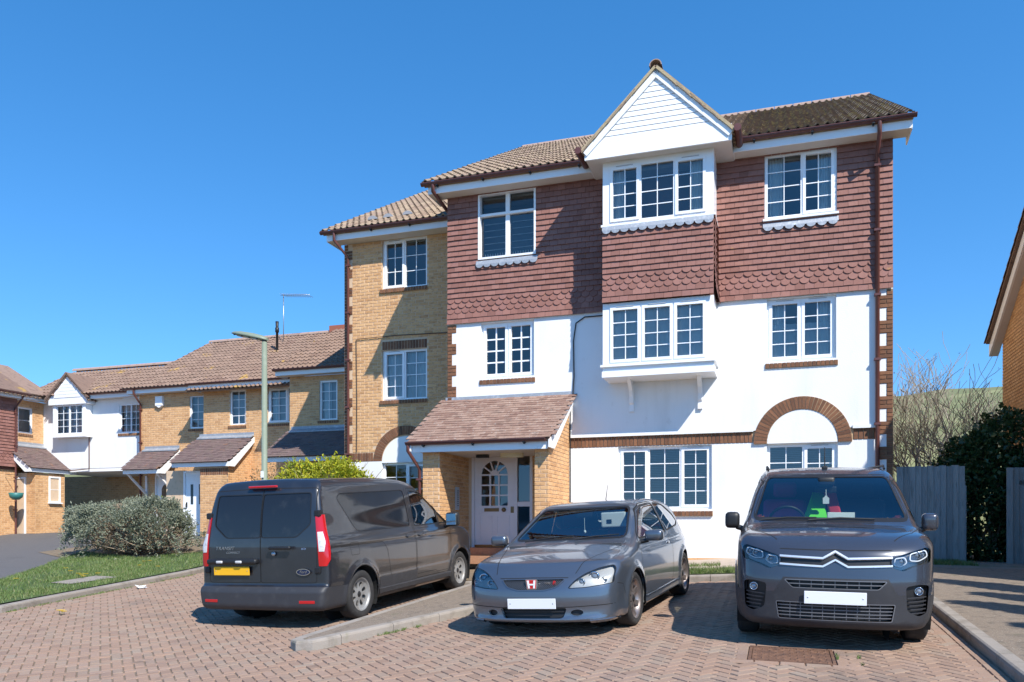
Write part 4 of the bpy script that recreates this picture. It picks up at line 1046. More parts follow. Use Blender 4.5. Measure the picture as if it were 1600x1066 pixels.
house_door(h2, front(5.9), -20.32, -19.38, GH, 3.28, [(-20.06, -19.96, 2.2, 2.85, 0), (-19.74, -19.64, 2.2, 2.85, 0)])
P = Part(h2); fbox(P.mb, front(5.9), -21.0, -20.32, -.2, -.005, GH, 3.3); P.build('porch_wall', MORTAR); Q = Part(h2)
# third brick house with the alarm box
f1 = front(7.2)
h1 = thing('terraced_house', 'buff brick terraced house with white alarm box and a bracketed porch canopy', 'house', (-21.7, 7.2, GH), 'terraced houses across the drive')
wc = (-21.16, -20.56, 4.84, 5.98); dc = (-22.62, -21.68, GH + .05, 3.3)
house_wall(h1, f1, -23.3, -20.12, GH, EV + .08, [wc, dc]); core(h1, (-23.28, 7.45, GH), (-20.12, 13, EV))
window(h1, f1, *wc, [(1, 'f')], inset=.04, sill=False); sill_block(h1, f1, wc[0] - .05, wc[1] + .05, wc[2])
eaves(h1, f1, -23.55, -20.46, .3, EV + .08, .16, 'l'); gutter(h1, f1, -23.75, -20.5, .38, EV + .26, brackets=False)
pipe(h1, f1, [(-23.2, .38, EV + .2), (-23.2, .38, EV + .08), (-23.2, .06, EV - .25), (-23.2, .06, GH)])
lean_to(h1, f1, -23.1, -21.55, 4.15, 3.42, 1.0, PORCHD, True); house_door(h1, f1, *dc[:2], dc[2], dc[3], [(-22.36, -21.94, 2.15, 2.75, 1)])
P = Part(h1); fbox(P.mb, f1, -22.52, -22.22, .0, .11, 5.68, 6.0); P.mb.prism([(-22.5, 5.68), (-22.24, 5.68), (-22.37, 5.6)], lambda a, b, d: f1.p(a, d, b), .0, .1); P.build('alarm_box', UPVC)
# shared roof over the second and third house: the eaves of the second run lower
Oz = EV + .25; house_roof(h1, (-23.65, 6.82, Oz), (1, 0, 0), YL, 10, 15, ROOFL)
def sk2(x, y): return x > 3.8 and y < .0
house_roof(h2, (-20.45, 6.82 - .62, Oz - .62 * t29 + .012), (1, 0, 0), YL, 12, 17, ROOFL)
for hh, x0, n in ((h1, -23.6, 7), (h2, -20.4, 9), (h3, -16.3, 11)):
    for i in range(n):
        o = obj('ridge_tile', RIDGE, hh); o.location = Vector((x0 + .455 * i, 11.35, 8.83)) - Vector(hh['_b'])
P = Part(h1); slabv = [(-23.62, 6.82, Oz), (-20.4, 6.82, Oz)]
P.mb.prism([(7.2, EV), (11.35, 8.7), (15.5, EV)], lambda a, b, d: (d, a, b), -23.28, -23.1); P.build('gable_wall', MORTAR)
# flue, chimney, aerial
P = Part(h2); P.mb.tube([(-19.3, 9.6, 7.5), (-19.3, 9.6, 8.55), (-19.3, 9.6, 8.56), (-19.3, 9.6, 8.72), (-19.3, 9.6, 8.73), (-19.3, 9.6, 8.95)], [.045, .045, .07, .07, .05, .06], 12); P.build('flue_pipe', BLACK, fix=False)
P = Part(h3); P.mb.box((-18.5 + .4, 11.2, 8.6), (-17.35, 11.6, 9.08)); P.build('chimney_stub', mat('red_brick', (.3, .1, .06), .85))
an = thing('tv_aerial', 'thin television aerial on a mast above the terrace roof', 'aerial', (-19.7, 10.6, 8.3))
P = Part(an); P.mb.tube([(-19.7, 10.6, 8.3), (-19.7, 10.6, 10.25)], .016, 8); P.build('mast', STEEL)
P = Part(an); P.mb.tube([(-19.8, 10.55, 10.2), (-18.5, 10.5, 10.1)], .009, 6); P.build('boom', STEEL)
for k in range(12):
    P = Part(an); x = -19.65 + k * .1; z = 10.19 - k * .0095; P.mb.tube([(x, 10.3, z), (x, 10.8, z)], .008, 5); P.build('element', STEEL)
# white rendered house over the passage
f4 = front(7.7)
h4 = thing('terraced_house', 'white rendered terraced house with small gabled oriel above an open passage', 'house', (-26, 7.7, GH), 'terraced houses across the drive')
wd_ = (-24.66, -23.72, 4.86, 5.92)
house_wall(h4, f4, -28.23, -23.3, 3.62, EV + .1, [wd_], False, WHITE); core(h4, (-28.2, 8.0, 3.6), (-23.32, 12, EV))
window(h4, f4, *wd_, [(1.2, 'f'), (1, 'f')], inset=.03, sill=False, curtains='l'); sill_block(h4, f4, wd_[0] - .04, wd_[1] + .04, wd_[2])
fo = front(7.38)
P = Part(h4)
for a, b in ((-27.42, -27.3), (-26.02, -25.9)): fbox(P.mb, fo, a, b, -.32, .0, 4.84, EV)
fbox(P.mb, fo, -27.45, -25.87, -.32, .03, 4.76, 4.85); fbox(P.mb, fo, -27.3, -26.02, -.32, -.2, 4.85, EV); P.build('oriel_casing', UPVC)
window(h4, fo, -27.3, -26.02, 4.86, 5.95, [(1, 'f'), (1, 'f')], inset=.02, sill=False, curtains='lr')
P = Part(h4); P.mb.prism([(-27.55, 5.95), (-25.75, 5.95), (-25.75, 6.15), (-26.68, 7.0), (-27.55, 6.15)], lambda a, b, d: fo.p(a, d, b), -.3, .08); gb = P.build('oriel_gable', BOARD)
for k in range(5):
    P = Part(h4); w = .62 * (1 - k / 5.6); fbox(P.mb, fo, -26.66 - w, -26.66 + w, .08, .095, 6.2 + k * .12, 6.31 + k * .12); P.build('cladding_board', BOARD, gb)
for sgn in (-1, 1):
    X = (0, 1, 0) if sgn < 0 else (0, -1, 0); Y = Vector((-sgn * .93, 0, .87)).normalized()
    house_roof(h4, (-26.66 + sgn * .98, 7.22 if sgn < 0 else 9.2, 6.14), X, Y, 6, 4, ROOFL, limit=300)
eaves(h4, f4, -28.2, -27.5, .3, EV + .1, .16, ''); eaves(h4, f4, -25.75, -23.35, .3, EV + .1, .16, ''); gutter(h4, f4, -25.8, -23.6, .38, EV + .28, brackets=False)
house_roof(h4, (-28.9, 7.3, EV + .27), (1, 0, 0), YL, 16, 8, ROOFL, skip=lambda x, y: abs(-28.9 + x + 26.66) < .75 - y * .5)
for i in range(12):
    o = obj('ridge_tile', RIDGE, h4); o.location = Vector((-28.9 + .455 * i, 9.75, 7.72)) - Vector(h4['_b'])
P = Part(h4); slab_p = [(-28.2, 7.7), (-23.3, 7.7)]
fbox(P.mb, f4, -28.2, -23.32, -5, -.01, 3.5, 3.61); P.build('passage_ceiling', BOARD)
fk = front(10.6); wk = [(-26.2, -25.45, 1.95, 3.25), (-24.5, -23.8, 1.95, 3.25)]
house_wall(h4, fk, -36, -23.0, GH, 3.55, wk); 
for w_ in wk: window(h4, fk, *w_, [(1, 'f')], rows=1, cols=1, inset=.03, blind=True)
core(h4, (-36, 10.8, GH), (-23, 12, 3.5))
P = Part(h4); fbox(P.mb, f4, -28.0, -27.5, -.25, -.02, GH, 3.52); P.build('passage_post', BOARD); P = Part(h4); P.mb.tube([f4.p(-26.0, .05, 4.76), f4.p(-26.0, .05, 3.6), f4.p(-26.9, .05, 3.55)], .02, 6); P.build('waste_pipe', GUT, fix=False)
# corner house: its front faces right
f5 = rside(-28.23)
h5 = thing('terraced_house', 'buff brick corner house with a tiled lean-to porch over its door', 'house', (-29, 6.8, GH), 'terraced houses across the drive')
we = (6.62, 7.22, 4.9, 5.85)
house_wall(h5, f5, 6.3, 7.7, GH, EV + .1, [we]); core(h5, (-32, 6.3, GH), (-28.5, 7.65, EV)); window(h5, f5, *we, [(1, 'f')], rows=2, cols=1, inset=.03, sill=False, blind=True); sill_block(h5, f5, we[0], we[1], we[2])
eaves(h5, f5, 6.2, 7.5, .3, EV + .1, .16, '')
lean_to(h5, f5, 6.05, 8.05, 4.45, 3.58, 1.25, PORCHD)
fq = front(6.25); P = Part(h5); fbox(P.mb, rside(-27.1), 6.35, 7.6, -.2, .0, GH, 3.4); pq = P.build('porch_wall', MORTAR); field_bricks(h5, rside(-27.1), brick_list(6.35, 7.6, GH, 3.4, [(6.9, 7.4, 2.3, 3.25)]), pq)
window(h5, rside(-27.09), 6.9, 7.4, 2.35, 3.3, [(1, 'f')], rows=2, cols=1, inset=-.02)
P = Part(h5); fbox(P.mb, front(6.35), -28.2, -27.1, -.2, .0, GH, 3.4); pq2 = P.build('porch_wall', MORTAR); field_bricks(h5, front(6.35), brick_list(-27.5, -27.1, GH, 3.4), pq2)
house_door(h5, front(6.34), -28.2, -27.55, GH, 3.25, [(-28.0, -27.75, 2.2, 2.9, 1)], .01)
house_roof(h5, (-27.85, 7.9, EV + .27), (0, -1, 0), (-c29, 0, t29 * c29), 8, 8, ROOFL)
# house at the left edge of the view, tile hung above brick
f6 = rside(-27.8)
h6 = thing('terraced_house', 'red tile hung house with brick ground floor at the far left edge', 'house', (-29, 3, GH), 'terraced houses across the drive')
P = Part(h6); P.mb.box((-32, -1, 3.5), (-27.83, 6.2, EV)); hb = P.build('upper_wall', mat('tile_batten', (.16, .07, .05), .9))
pc = Pieces(h6, 290); hang_tiles(pc, f6, 2.5, 6.2, 3.6, EV, [], hb); pc.build('hung_tile', HUNG)
P = Part(h6); P.mb.box((-32, -1, GH), (-27.86, 6.19, 3.6)); hb2 = P.build('wall', MORTAR); field_bricks(h6, rside(-27.86), brick_list(2.5, 6.19, GH, 3.6), hb2)
eaves(h6, f6, -1, 6.3, .3, EV, .16, 'r'); gutter(h6, f6, -1, 6.4, .38, EV + .18, brackets=False); pipe(h6, f6, [(6.15, .38, EV + .1), (6.15, .3, EV), (6.1, .07, EV - .3), (6.1, .07, GH)])
house_roof(h6, (-27.38, 6.45, EV + .17), (0, -1, 0), (-c29, 0, t29 * c29), 14, 9, ROOFL)
hk = thing('hanging_basket', 'small teal hanging basket on a bracket by the corner house', 'basket', (-27.3, 5.75, 2.5))
P = Part(hk); P.mb.tube([(-27.3, 5.75, 2.42), (-27.3, 5.75, 2.5), (-27.3, 5.75, 2.66)], [.1, .2, .24], 14); P.build('bowl', mat('teal_plastic', (.03, .16, .15), .5))
P = Part(hk); P.mb.tube([(-27.8, 5.75, 3.3), (-27.3, 5.75, 3.3), (-27.3, 5.75, 2.66)], .01, 6); P.build('bracket', BLACK, fix=False)

# ------------------------------------------------------------------ house on the right, seen past the hedge
hr = thing('neighbour_house', 'brick house with steep white verge at the right edge above the hedge', 'house', (6, 1.2, .8))
RZ, RL = 9.2, .825; TP = .6; ez = RZ - TP * 5.575
fl = Fr((3.1, 0), (0, -1), (-1, 0))                               # faces left, u = -ly
P = Part(hr); P.mb.prism([(RL - 5.175, .6), (RL + 5.175, .6), (RL + 5.175, ez + .1), (RL, RZ - .12), (RL - 5.175, ez + .1)], lambda a, b, d: (d, a, b), 3.11, 9); gwl = P.build('gable_wall', MORTAR)
field_bricks(hr, fl, brick_list(-RL - 5.175, -RL + 5.175, .6, RZ - .2, skip=lambda u, z: z > RZ - .15 - TP * abs(-u - RL)), gwl)
for sg in (1, -1):
    n_ = Vector((0, sg * TP, 1)).normalized(); Y = Vector((0, -sg * 1, TP)).normalized()
    X = Vector((-1, 0, 0)) if sg > 0 else Vector((1, 0, 0))
    O = Vector((9.4 if sg > 0 else 2.86, RL + sg * 5.575, RZ - TP * 5.575 + .08))
    house_roof(hr, O, X, Y, 20, 18, ROOFL, limit=145)
    P = Part(hr)
    e_ = Vector((0, RL + sg * 5.575, RZ - TP * 5.575)); a_ = Vector((0, RL, RZ)); off = Vector((0, 0, -.26))
    P.mb.hexa([(2.9, v.y, v.z) for v in (e_ + off, a_ + off, a_, e_)] + [(2.94, v.y, v.z) for v in (e_ + off, a_ + off, a_, e_)]); P.build('bargeboard', BOARD)
    P = Part(hr); P.mb.hexa([(2.94, v.y, v.z) for v in (e_ + off, a_ + off, a_ + off + Vector((0, 0, .02)), e_ + off + Vector((0, 0, .02)))] + [(3.1, v.y, v.z) for v in (e_ + off, a_ + off, a_ + off + Vector((0, 0, .02)), e_ + off + Vector((0, 0, .02)))]); P.build('verge_soffit', SOFFIT)
# ------------------------------------------------------------------ plants
def leafmat(name, pieces, rough=.55, trans=.25):
    m = mat(name, pieces[0], rough, pieces=pieces, spec=.35)
    t = m.node_tree
    if 'tl' not in m:
        b = t.nodes['Principled BSDF']; o = [n for n in t.nodes if n.type == 'OUTPUT_MATERIAL'][0]
        tl = t.nodes.new('ShaderNodeBsdfTranslucent'); mx = t.nodes.new('ShaderNodeMixShader'); mx.inputs[0].default_value = trans
        src = b.inputs['Base Color'].links[0].from_socket; t.links.new(src, tl.inputs[0])
        t.links.new(b.outputs[0], mx.inputs[1]); t.links.new(tl.outputs[0], mx.inputs[2]); t.links.new(mx.outputs[0], o.inputs[0]); m['tl'] = 1
    return m
def leaf_cloud(C, D, size, aspect=.5, spread=.9, bend=.15):
    """C centres (n,3), D outward directions (n,3) -> verts, faces of bent leaf quads."""
    n = len(C); D = D / (np.linalg.norm(D, axis=1, keepdims=True) + 1e-9)
    A = D + np.random.normal(0, spread, (n, 3)); A /= np.linalg.norm(A, axis=1, keepdims=True)
    R = np.random.normal(0, 1, (n, 3)); B = np.cross(A, R); B /= np.linalg.norm(B, axis=1, keepdims=True); N = np.cross(A, B)
    s = size * np.random.uniform(.6, 1.3, (n, 1)); w = s * aspect
    v = np.stack([C, C + A * s * .5 + B * w * .5 + N * s * bend, C + A * s, C + A * s * .5 - B * w * .5 + N * s * bend], 1).reshape(-1, 3)
    f = np.arange(n * 4).reshape(n, 4)
    return v, f
def np_mesh(name, v, f, mat_):
    me = bpy.data.meshes.new(name); me.from_pydata(v.tolist(), [], f.tolist()); me.materials.append(mat_); me.update(); return me
def cluster(pts, dirs, k, rad):
    C = np.repeat(pts, k, 0) + np.random.normal(0, rad, (len(pts) * k, 3)); D = np.repeat(dirs, k, 0); return C, D
def blob_points(n, c, r, bump=.18, zmin=0.0, seed=0):
    """points on an uneven dome of radii r about c (ground level at c.z)."""
    rs = np.random.RandomState(seed); d = rs.normal(0, 1, (n * 2, 3)); d /= np.linalg.norm(d, axis=1, keepdims=True); d = d[d[:, 2] > zmin][:n]
    ph = rs.uniform(0, 6.28, 6)
    k = 1 + bump * (np.sin(d[:, 0] * 5 + ph[0]) * np.sin(d[:, 1] * 4 + ph[1]) + .7 * np.sin(d[:, 0] * 11 + ph[2]) * np.sin(d[:, 2] * 9 + ph[3]) + .4 * np.sin(d[:, 1] * 17 + ph[4]))
    e = np.sign(d) * np.abs(d) ** .72                        # boxier than an ellipsoid
    return np.array(c) + e * np.array(r) * k[:, None], d
def add_part(root, name, v, f, mat_, kind=None):
    me = np_mesh(name, v - np.array(root['_b']), f, mat_); o = obj(name, me, root)
    if kind: o['kind'] = kind
    return o
# grey-green shrub on the lawn
SAGE = leafmat('sage_leaf', [(.16, .18, .12), (.24, .26, .18), (.32, .335, .25), (.18, .2, .12)])
TWIG = mat('dry_twig', (.24, .17, .11), .9, pieces=[(.18, .125, .08), (.28, .2, .13), (.35, .26, .18)])
bz = H(-18, 1.1) + .1
gs = thing('shrub', 'wide grey green shrub with bare brown twigs beside the lawn', 'shrub', (-18.05, 1.3, bz))
c0 = np.array((-18.0, 1.3, bz + .1))
pts, dirs = blob_points(2600, c0, (1.74, 1.0, 1.22), .16, -.12, 3)
topk = (pts[:, 2] - bz) / 1.5
keep = np.random.uniform(0, 1, len(pts)) < np.clip(.25 + 1.1 * topk, .2, 1) * np.where((np.sin(pts[:, 0] * 2.3) + np.sin(pts[:, 0] * 5.1 + 1)) * .5 + topk * 2 > .5, 1, .35)
pts, dirs = pts[keep], dirs[keep]
C, D = cluster(pts, dirs, 13, .05); v, f = leaf_cloud(C, D, .075, .42, .7); add_part(gs, 'foliage', v, f, SAGE, 'stuff')
P = Part(gs)
for k in range(520):
    a = random.uniform(0, 2 * math.pi); e = random.uniform(.1, 1.35); sx, sy, sz = 1.72 * math.cos(a) * math.cos(e), 1.1 * math.sin(a) * math.cos(e), 1.3 * math.sin(e)
    base = Vector((c0[0] + random.uniform(-1.3, 1.3), c0[1] + random.uniform(-.6, .5), bz)); tip = Vector((c0[0] + sx, c0[1] + sy, c0[2] + sz))
    mid = base.lerp(tip, .55) + Vector((random.gauss(0, .15), random.gauss(0, .15), random.uniform(-.05, .2)))
    P.mb.tube([base.lerp(mid, .4), mid, tip], [.012, .009, .004], 4, caps=False)
P.build('twigs', TWIG, fix=False)['kind'] = 'stuff'
# yellow-green bush behind the van
GOLD = leafmat('golden_leaf', [(.22, .28, .02), (.34, .36, .02), (.46, .43, .02), (.13, .2, .02), (.55, .48, .04)])
yz = H(-12, .5) + .1
yb = thing('shrub', 'bright yellow green shrub behind the black van', 'shrub', (-12.0, .7, yz))
pts, dirs = blob_points(1900, (-11.9, .75, yz), (1.5, .7, 2.12), .11, -.0, 5)
C, D = cluster(pts, dirs, 11, .08); v, f = leaf_cloud(C, D, .085, .5, .8); add_part(yb, 'foliage', v, f, GOLD, 'stuff')
P = Part(yb)
for k in range(60):
    b0 = Vector((-12 + random.uniform(-.5, .5), .75, yz)); t0 = Vector((-11.95 + random.uniform(-1.4, 1.4), .75 + random.uniform(-.5, .5), yz + random.uniform(1.3, 2.35))); P.mb.tube([b0, b0.lerp(t0, .5) + Vector((0, 0, .2)), t0], [.015, .01, .004], 4, caps=False)
P.build('stems', TWIG, fix=False)['kind'] = 'stuff'
bb = thing('shrub', 'thin brownish shrub beside the lamp post, left of the yellow one', 'shrub', (-13.6, 1.2, yz))
pts, dirs = blob_points(420, (-13.5, 1.2, yz), (.75, .6, 2.1), .15, 0, 9); C, D = cluster(pts, dirs, 7, .09); v, f = leaf_cloud(C, D, .06, .5, .9); add_part(bb, 'foliage', v, f, leafmat('russet_leaf', [(.16, .15, .06), (.22, .15, .09), (.19, .2, .09)]), 'stuff')
P = Part(bb)
for k in range(60):
    b0 = Vector((-13.5, 1.2, yz)); t0 = b0 + Vector((random.uniform(-.65, .65), random.uniform(-.4, .4), random.uniform(1.2, 2.1))); P.mb.tube([b0, b0.lerp(t0, .5), t0], [.012, .008, .003], 4, caps=False)
P.build('stems', TWIG, fix=False)['kind'] = 'stuff'
# climbing plant by the white door of the third house
cz = GH
cp = thing('climbing_plant', 'small green climbing plant beside the arched white door', 'plant', (-20.9, 6.6, cz))
pts, dirs = blob_points(130, (-20.9, 6.6, cz + .9), (.42, .3, .75), .2, -1, 11); C, D = cluster(pts, dirs, 6, .07); v, f = leaf_cloud(C, D, .09, .6, .9); add_part(cp, 'foliage', v, f, leafmat('rose_leaf', [(.1, .16, .03), (.17, .2, .05), (.2, .14, .05)]), 'stuff')
P = Part(cp)
for k in range(14):
    b0 = Vector((-20.9, 6.6, cz)); t0 = b0 + Vector((random.uniform(-.35, .35), random.uniform(-.2, .2), random.uniform(.8, 1.65))); P.mb.tube([b0, b0.lerp(t0, .5) + Vector((random.gauss(0, .08), 0, 0)), t0], [.012, .008, .004], 4, caps=False)
P.build('stems', TWIG, fix=False)['kind'] = 'stuff'
# dark ivy hedge on the right
IVY = leafmat('ivy_leaf', [(.022, .05, .016), (.036, .072, .024), (.052, .095, .032), (.018, .04, .016)], .38, .1)
hg = thing('hedge', 'dense dark ivy hedge rising behind the grey fence', 'hedge', (2.4, 1.8, .84))
vs = []; ds = []
for n_, c_, r_, sd_ in ((1500, (2.7, 1.9, 1.6), (1.72, 1.25, 1.85), 21), (900, (3.4, 1.2, 1.2), (1.3, 1.1, 1.9), 22), (700, (1.9, 1.6, 1.3), (.82, .9, 1.5), 23)):
    p_, d_ = blob_points(n_, c_, r_, .06, -.6, sd_); m_ = p_[:, 2] > .86; vs.append(p_[m_]); ds.append(d_[m_])
pts = np.concatenate(vs); dirs = np.concatenate(ds)
C, D = cluster(pts, dirs, 12, .09); v, f = leaf_cloud(C, D, .1, .8, 1.0); add_part(hg, 'foliage', v, f, IVY, 'stuff')
P = Part(hg)
for k in range(90):
    b0 = Vector((random.uniform(1.4, 3.6), random.uniform(1.2, 2.2), .8)); t0 = b0 + Vector((random.uniform(-.6, .6), random.uniform(-.5, .5), random.uniform(1.4, 2.4))); P.mb.tube([b0, b0.lerp(t0, .5), t0], [.03, .02, .008], 5, caps=False)
P.build('stems', TWIG, fix=False)['kind'] = 'stuff'
# bare tree in front of the hillside
BARK = mat('pale_bark', (.5, .46, .4), .85, spots=(((.22, .19, .15), 6, .5, .7, .6),))
bt = thing('bare_tree', 'leafless pale branched tree between the flats and the neighbouring house', 'tree', (2.35, 8.0, 1.3))
PT = Part(bt); PB = Part(bt); PW = Part(bt); tips = []
rt = random.Random(31)
def grow(p, d, r, L, lvl):
    n = 4 if lvl < 2 else 3; q = [p]; rr = [r]; dd = d.copy()
    for k in range(n):
        dd = (dd + Vector((rt.gauss(0, .16), rt.gauss(0, .16), rt.gauss(.07, .1)))).normalized(); q.append(q[-1] + dd * L / n); rr.append(max(.0055, r * (1 - .45 * (k + 1) / n)))
    (PT if lvl == 0 else PB if lvl < 3 else PW).mb.tube(q, rr, 7 if lvl < 2 else 4, caps=False)
    if lvl >= 5: tips.append(q[-1]); return
    for k in range((4, 3, 3, 3, 3)[lvl]):
        i = rt.randint(1, n) if lvl else rt.randint(2, n); a = rt.uniform(0, 6.28); sp = rt.uniform(.55, 1.2)
        nd = (dd + Vector((math.cos(a), math.sin(a) * .8, rt.uniform(-.05, .55))) * sp).normalized()
        grow(q[i], nd, rr[i] * .72, L * rt.uniform(.72, .95), lvl + 1)
for sx, L0 in ((-.75, 1.35), (.1, 1.45), (.55, 1.35), (-.25, 1.5)):
    grow(Vector((2.35, 8.0, 1.3)), Vector((sx, rt.uniform(-.2, .2), 1)).normalized(), .09, L0, 0)
PT.build('trunk', BARK, fix=False); PB.build('branches', BARK, fix=False)['kind'] = 'stuff'; PW.build('twigs', mat('twig_bark', (.34, .3, .24), .9), fix=False)['kind'] = 'stuff'
tp = np.array([tuple(t) for t in tips if rt.random() < .12]); C, D = cluster(tp, np.tile((0, 0, 1.0), (len(tp), 1)), 2, .03); v, f = leaf_cloud(C, D, .045, .5, .8); add_part(bt, 'buds', v, f, leafmat('brown_bud', [(.12, .09, .04), (.17, .14, .06)]), 'stuff')
# clipped conifers just outside the view, right of the footway: they throw the pointed shadows
for k, (x, y, h) in enumerate(((3.5, -5.9, 4.6), (3.55, -7.1, 4.2), (3.5, -8.3, 4.7), (3.5, -9.6, 4.3))):
    z0 = H(x, y) + .08
    cf = thing('conifer', ('slim conifer nearest the neighbouring house', 'second slim conifer along the footway', 'third slim conifer along the footway', 'slim conifer closest to the viewer')[k] + ', unseen, right of the footway', 'tree', (x, y, z0), 'unseen conifers along the footway')
    n_ = 1500; t = np.random.uniform(.04, 1, n_); a = np.random.uniform(0, 6.28, n_); r_ = .62 * (1 - t) ** .8 + .03
    C = np.stack([x + r_ * np.cos(a), y + r_ * np.sin(a), z0 + t * h], 1); D = np.stack([np.cos(a), np.sin(a), np.full(n_, .8)], 1)
    C, D = cluster(C, D, 4, .04); v, f = leaf_cloud(C, D, .16, .4, .4); add_part(cf, 'crown', v, f, leafmat('conifer_leaf', [(.03, .06, .02), (.05, .09, .03)]), 'stuff')
    P = Part(cf); P.mb.tube([(x, y, z0), (x, y, z0 + h * .9)], [.06, .015], 6); P.build('trunk', BARK)
# grass: lawn, verge and weeds
def grass(name, polys, n, hgt, wid, dz, mat_=GRASS, dens=None):
    vs = []; k = 0
    allx = []
    for poly, cnt in polys:
        xs = [p[0] for p in poly]; ys = [p[1] for p in poly]; c = 0
        while c < cnt:
            x, y = random.uniform(min(xs), max(xs)), random.uniform(min(ys), max(ys))
            if not inpoly(x, y, poly): continue
            if dens and random.random() > dens(x, y): c += 1; continue
            z = H(x, y) + dz; a = random.uniform(0, 6.28); h_ = hgt * random.uniform(.5, 1.3); w_ = wid * random.uniform(.7, 1.3); lx_, ly_ = random.gauss(0, .4) * h_, random.gauss(0, .4) * h_
            vs += [(x - w_ * math.cos(a), y - w_ * math.sin(a), z), (x + w_ * math.cos(a), y + w_ * math.sin(a), z), (x + lx_, y + ly_, z + h_)]; c += 1
    v = np.array(vs); f = np.arange(len(v)).reshape(-1, 3)
    me = np_mesh(name, v, f, mat_); o = obj(name, me); o.matrix_world = Matrix.Translation(P0) @ ROT; o['kind'] = 'stuff'; return o
def patchy(x, y): return .35 + .65 * (math.sin(x * 2.1 + 1) * math.sin(y * 1.7) + math.sin(x * 5 + y * 3) * .4 > -.25)
g1 = grass('grass', [(lawn_poly, 42000)], 0, .055, .006, .1, dens=lambda x, y: 0 if inpoly(x, y, slabp) else patchy(x, y))
tag(g1, 'short green lawn grass along the left kerb', 'grass')
vergep = [(-4.72, -2.66), (-.14, -2.66), (-.14, -1.98), (-4.6, -1.98)]
g2 = grass('grass', [(vergep, 9000), ([(-4.5, -1.5), (-2.9, -1.5), (-2.9, -1.15), (-4.5, -1.15)], 900), ([(-.05, -.6), (1.25, -.6), (1.0, -.05), (-.05, -.05)], 2500)], 0, .07, .006, .1); tag(g2, 'rough grass strip between the parking court and the flats', 'grass')
wl = []
for k in range(60):
    t = random.random(); i = random.choice([2, 3, 4, 5]); a_, b_ = KL[i], KL[i + 1]; x, y = a_[0] + (b_[0] - a_[0]) * t + .05, a_[1] + (b_[1] - a_[1]) * t; s_ = random.uniform(.02, .06); wl.append(([(x - s_, y - s_ * 2), (x + s_, y - s_ * 2), (x + s_, y + s_ * 2), (x - s_, y + s_ * 2)], 14))
for k in range(6):
    x, y = (MHC[0] + MHW + .02, MHC[1] + random.uniform(-.3, .1)) if k % 2 else (MHC[0] + MHW + .2, MHC[1] + random.uniform(-.3, .15)); wl.append(([(x - .012, y - .02), (x + .012, y - .02), (x + .012, y + .02), (x - .012, y + .02)], 10))
for k in range(16):
    t = random.uniform(.15, .5); x, y = -6.42 + t * .66 + .04, -7.8 + t * 1.82; wl.append(([(x - .02, y - .05), (x + .03, y - .05), (x + .03, y + .05), (x - .02, y + .05)], 14))
g3 = grass('weeds', wl, 0, .03, .005, .0, GRASS); tag(g3, 'weeds in the paving joints along the kerbs', 'weeds')
# dandelions
DY = mat('dandelion_yellow', (.75, .5, .01), .6)
def dandelion(x, y, dz, r=.035, lab='yellow dandelion flower in the lawn grass above the left kerb'):
    z = H(x, y) + dz; d = thing('dandelion', lab, 'flower', (x, y, z), 'dandelions on the lawn'); P = Part(d); hh = random.uniform(.04, .07)
    for k in range(12):
        a = 2 * math.pi * k / 12; P.mb.face([(x, y, z + hh), (x + r * math.cos(a - .2), y + r * math.sin(a - .2), z + hh + .012), (x + r * 1.15 * math.cos(a), y + r * 1.15 * math.sin(a), z + hh + .008), (x + r * math.cos(a + .2), y + r * math.sin(a + .2), z + hh + .012)])
    P.build('petals', DY, fix=False); P = Part(d); P.mb.tube([(x, y, z), (x, y, z + hh)], .004, 5); P.build('stem', GRASS)
for px, py in ((127, 899), (134, 898), (123, 897), (130, 901), (153, 897), (25, 904), (103, 889), (110, 893), (225, 877), (234, 876), (218, 884), (247, 885)):
    x, y = ground_px(px, py, .15); dandelion(x, y, .1, .045)
for px, py in ((93, 955), (97, 956), (100, 955)):
    x, y = ground_px(px, py, .05); dandelion(x, y, .0, .04, 'yellow dandelion growing out of the brick paving below the left kerb')
lt = thing('litter', 'crumpled white paper scrap lying against the left kerb', 'litter', (*ground_px(219, 918, .02), H(*ground_px(219, 918, .02))))
x, y, z = lt['_b']; P = Part(lt); rl = random.Random(5); q = [(x + rl.uniform(-.13, .13), y + rl.uniform(-.06, .06), z + rl.uniform(.0, .07)) for _ in range(14)]
for k in range(12): P.mb.face([q[k], q[(k + 3) % 14], q[(k + 7) % 14]])
P.build('paper', mat('paper', (.75, .74, .72), .8), fix=False)

# ------------------------------------------------------------------ fence, gate, lamp post
fe = thing('timber_fence', 'weathered grey close board fence right of the flats', 'fence', (.6, 0, .8))
for k in range(11):
    P = Part(fe); x = .06 + k * .097; P.mb.hexa([(x, -.02, .80), (x + .104, -.034, .80), (x + .104, -.018, .80), (x, -.004, .80), (x, -.02, 2.55 + .01 * math.sin(k * 3)), (x + .104, -.034, 2.55 + .01 * math.sin(k * 3)), (x + .104, -.018, 2.55 + .01 * math.sin(k * 3)), (x, -.004, 2.55 + .01 * math.sin(k * 3))]); P.build('board', TIMBER)
for z in (1.1, 2.2):
    P = Part(fe); P.mb.box((.0, .0, z), (1.15, .05, z + .08)); P.build('rail', TIMBER)
P = Part(fe); P.mb.box((1.12, -.03, .8), (1.16, .06, 2.2)); P.build('post', TIMBER)
gt = thing('timber_gate', 'dark weathered timber gate boards standing open in front of the ivy', 'gate', (2.0, .1, .8))
for k in range(4):
    P = Part(gt); x = 1.78 + k * .1; P.mb.box((x, .0 + .03 * k, .84), (x + .095, .02 + .03 * k, 2.5)); P.build('board', TIMBER)
P = Part(gt); P.mb.box((2.2, .05, .8), (2.3, .16, 2.52)); P.build('post', TIMBER)
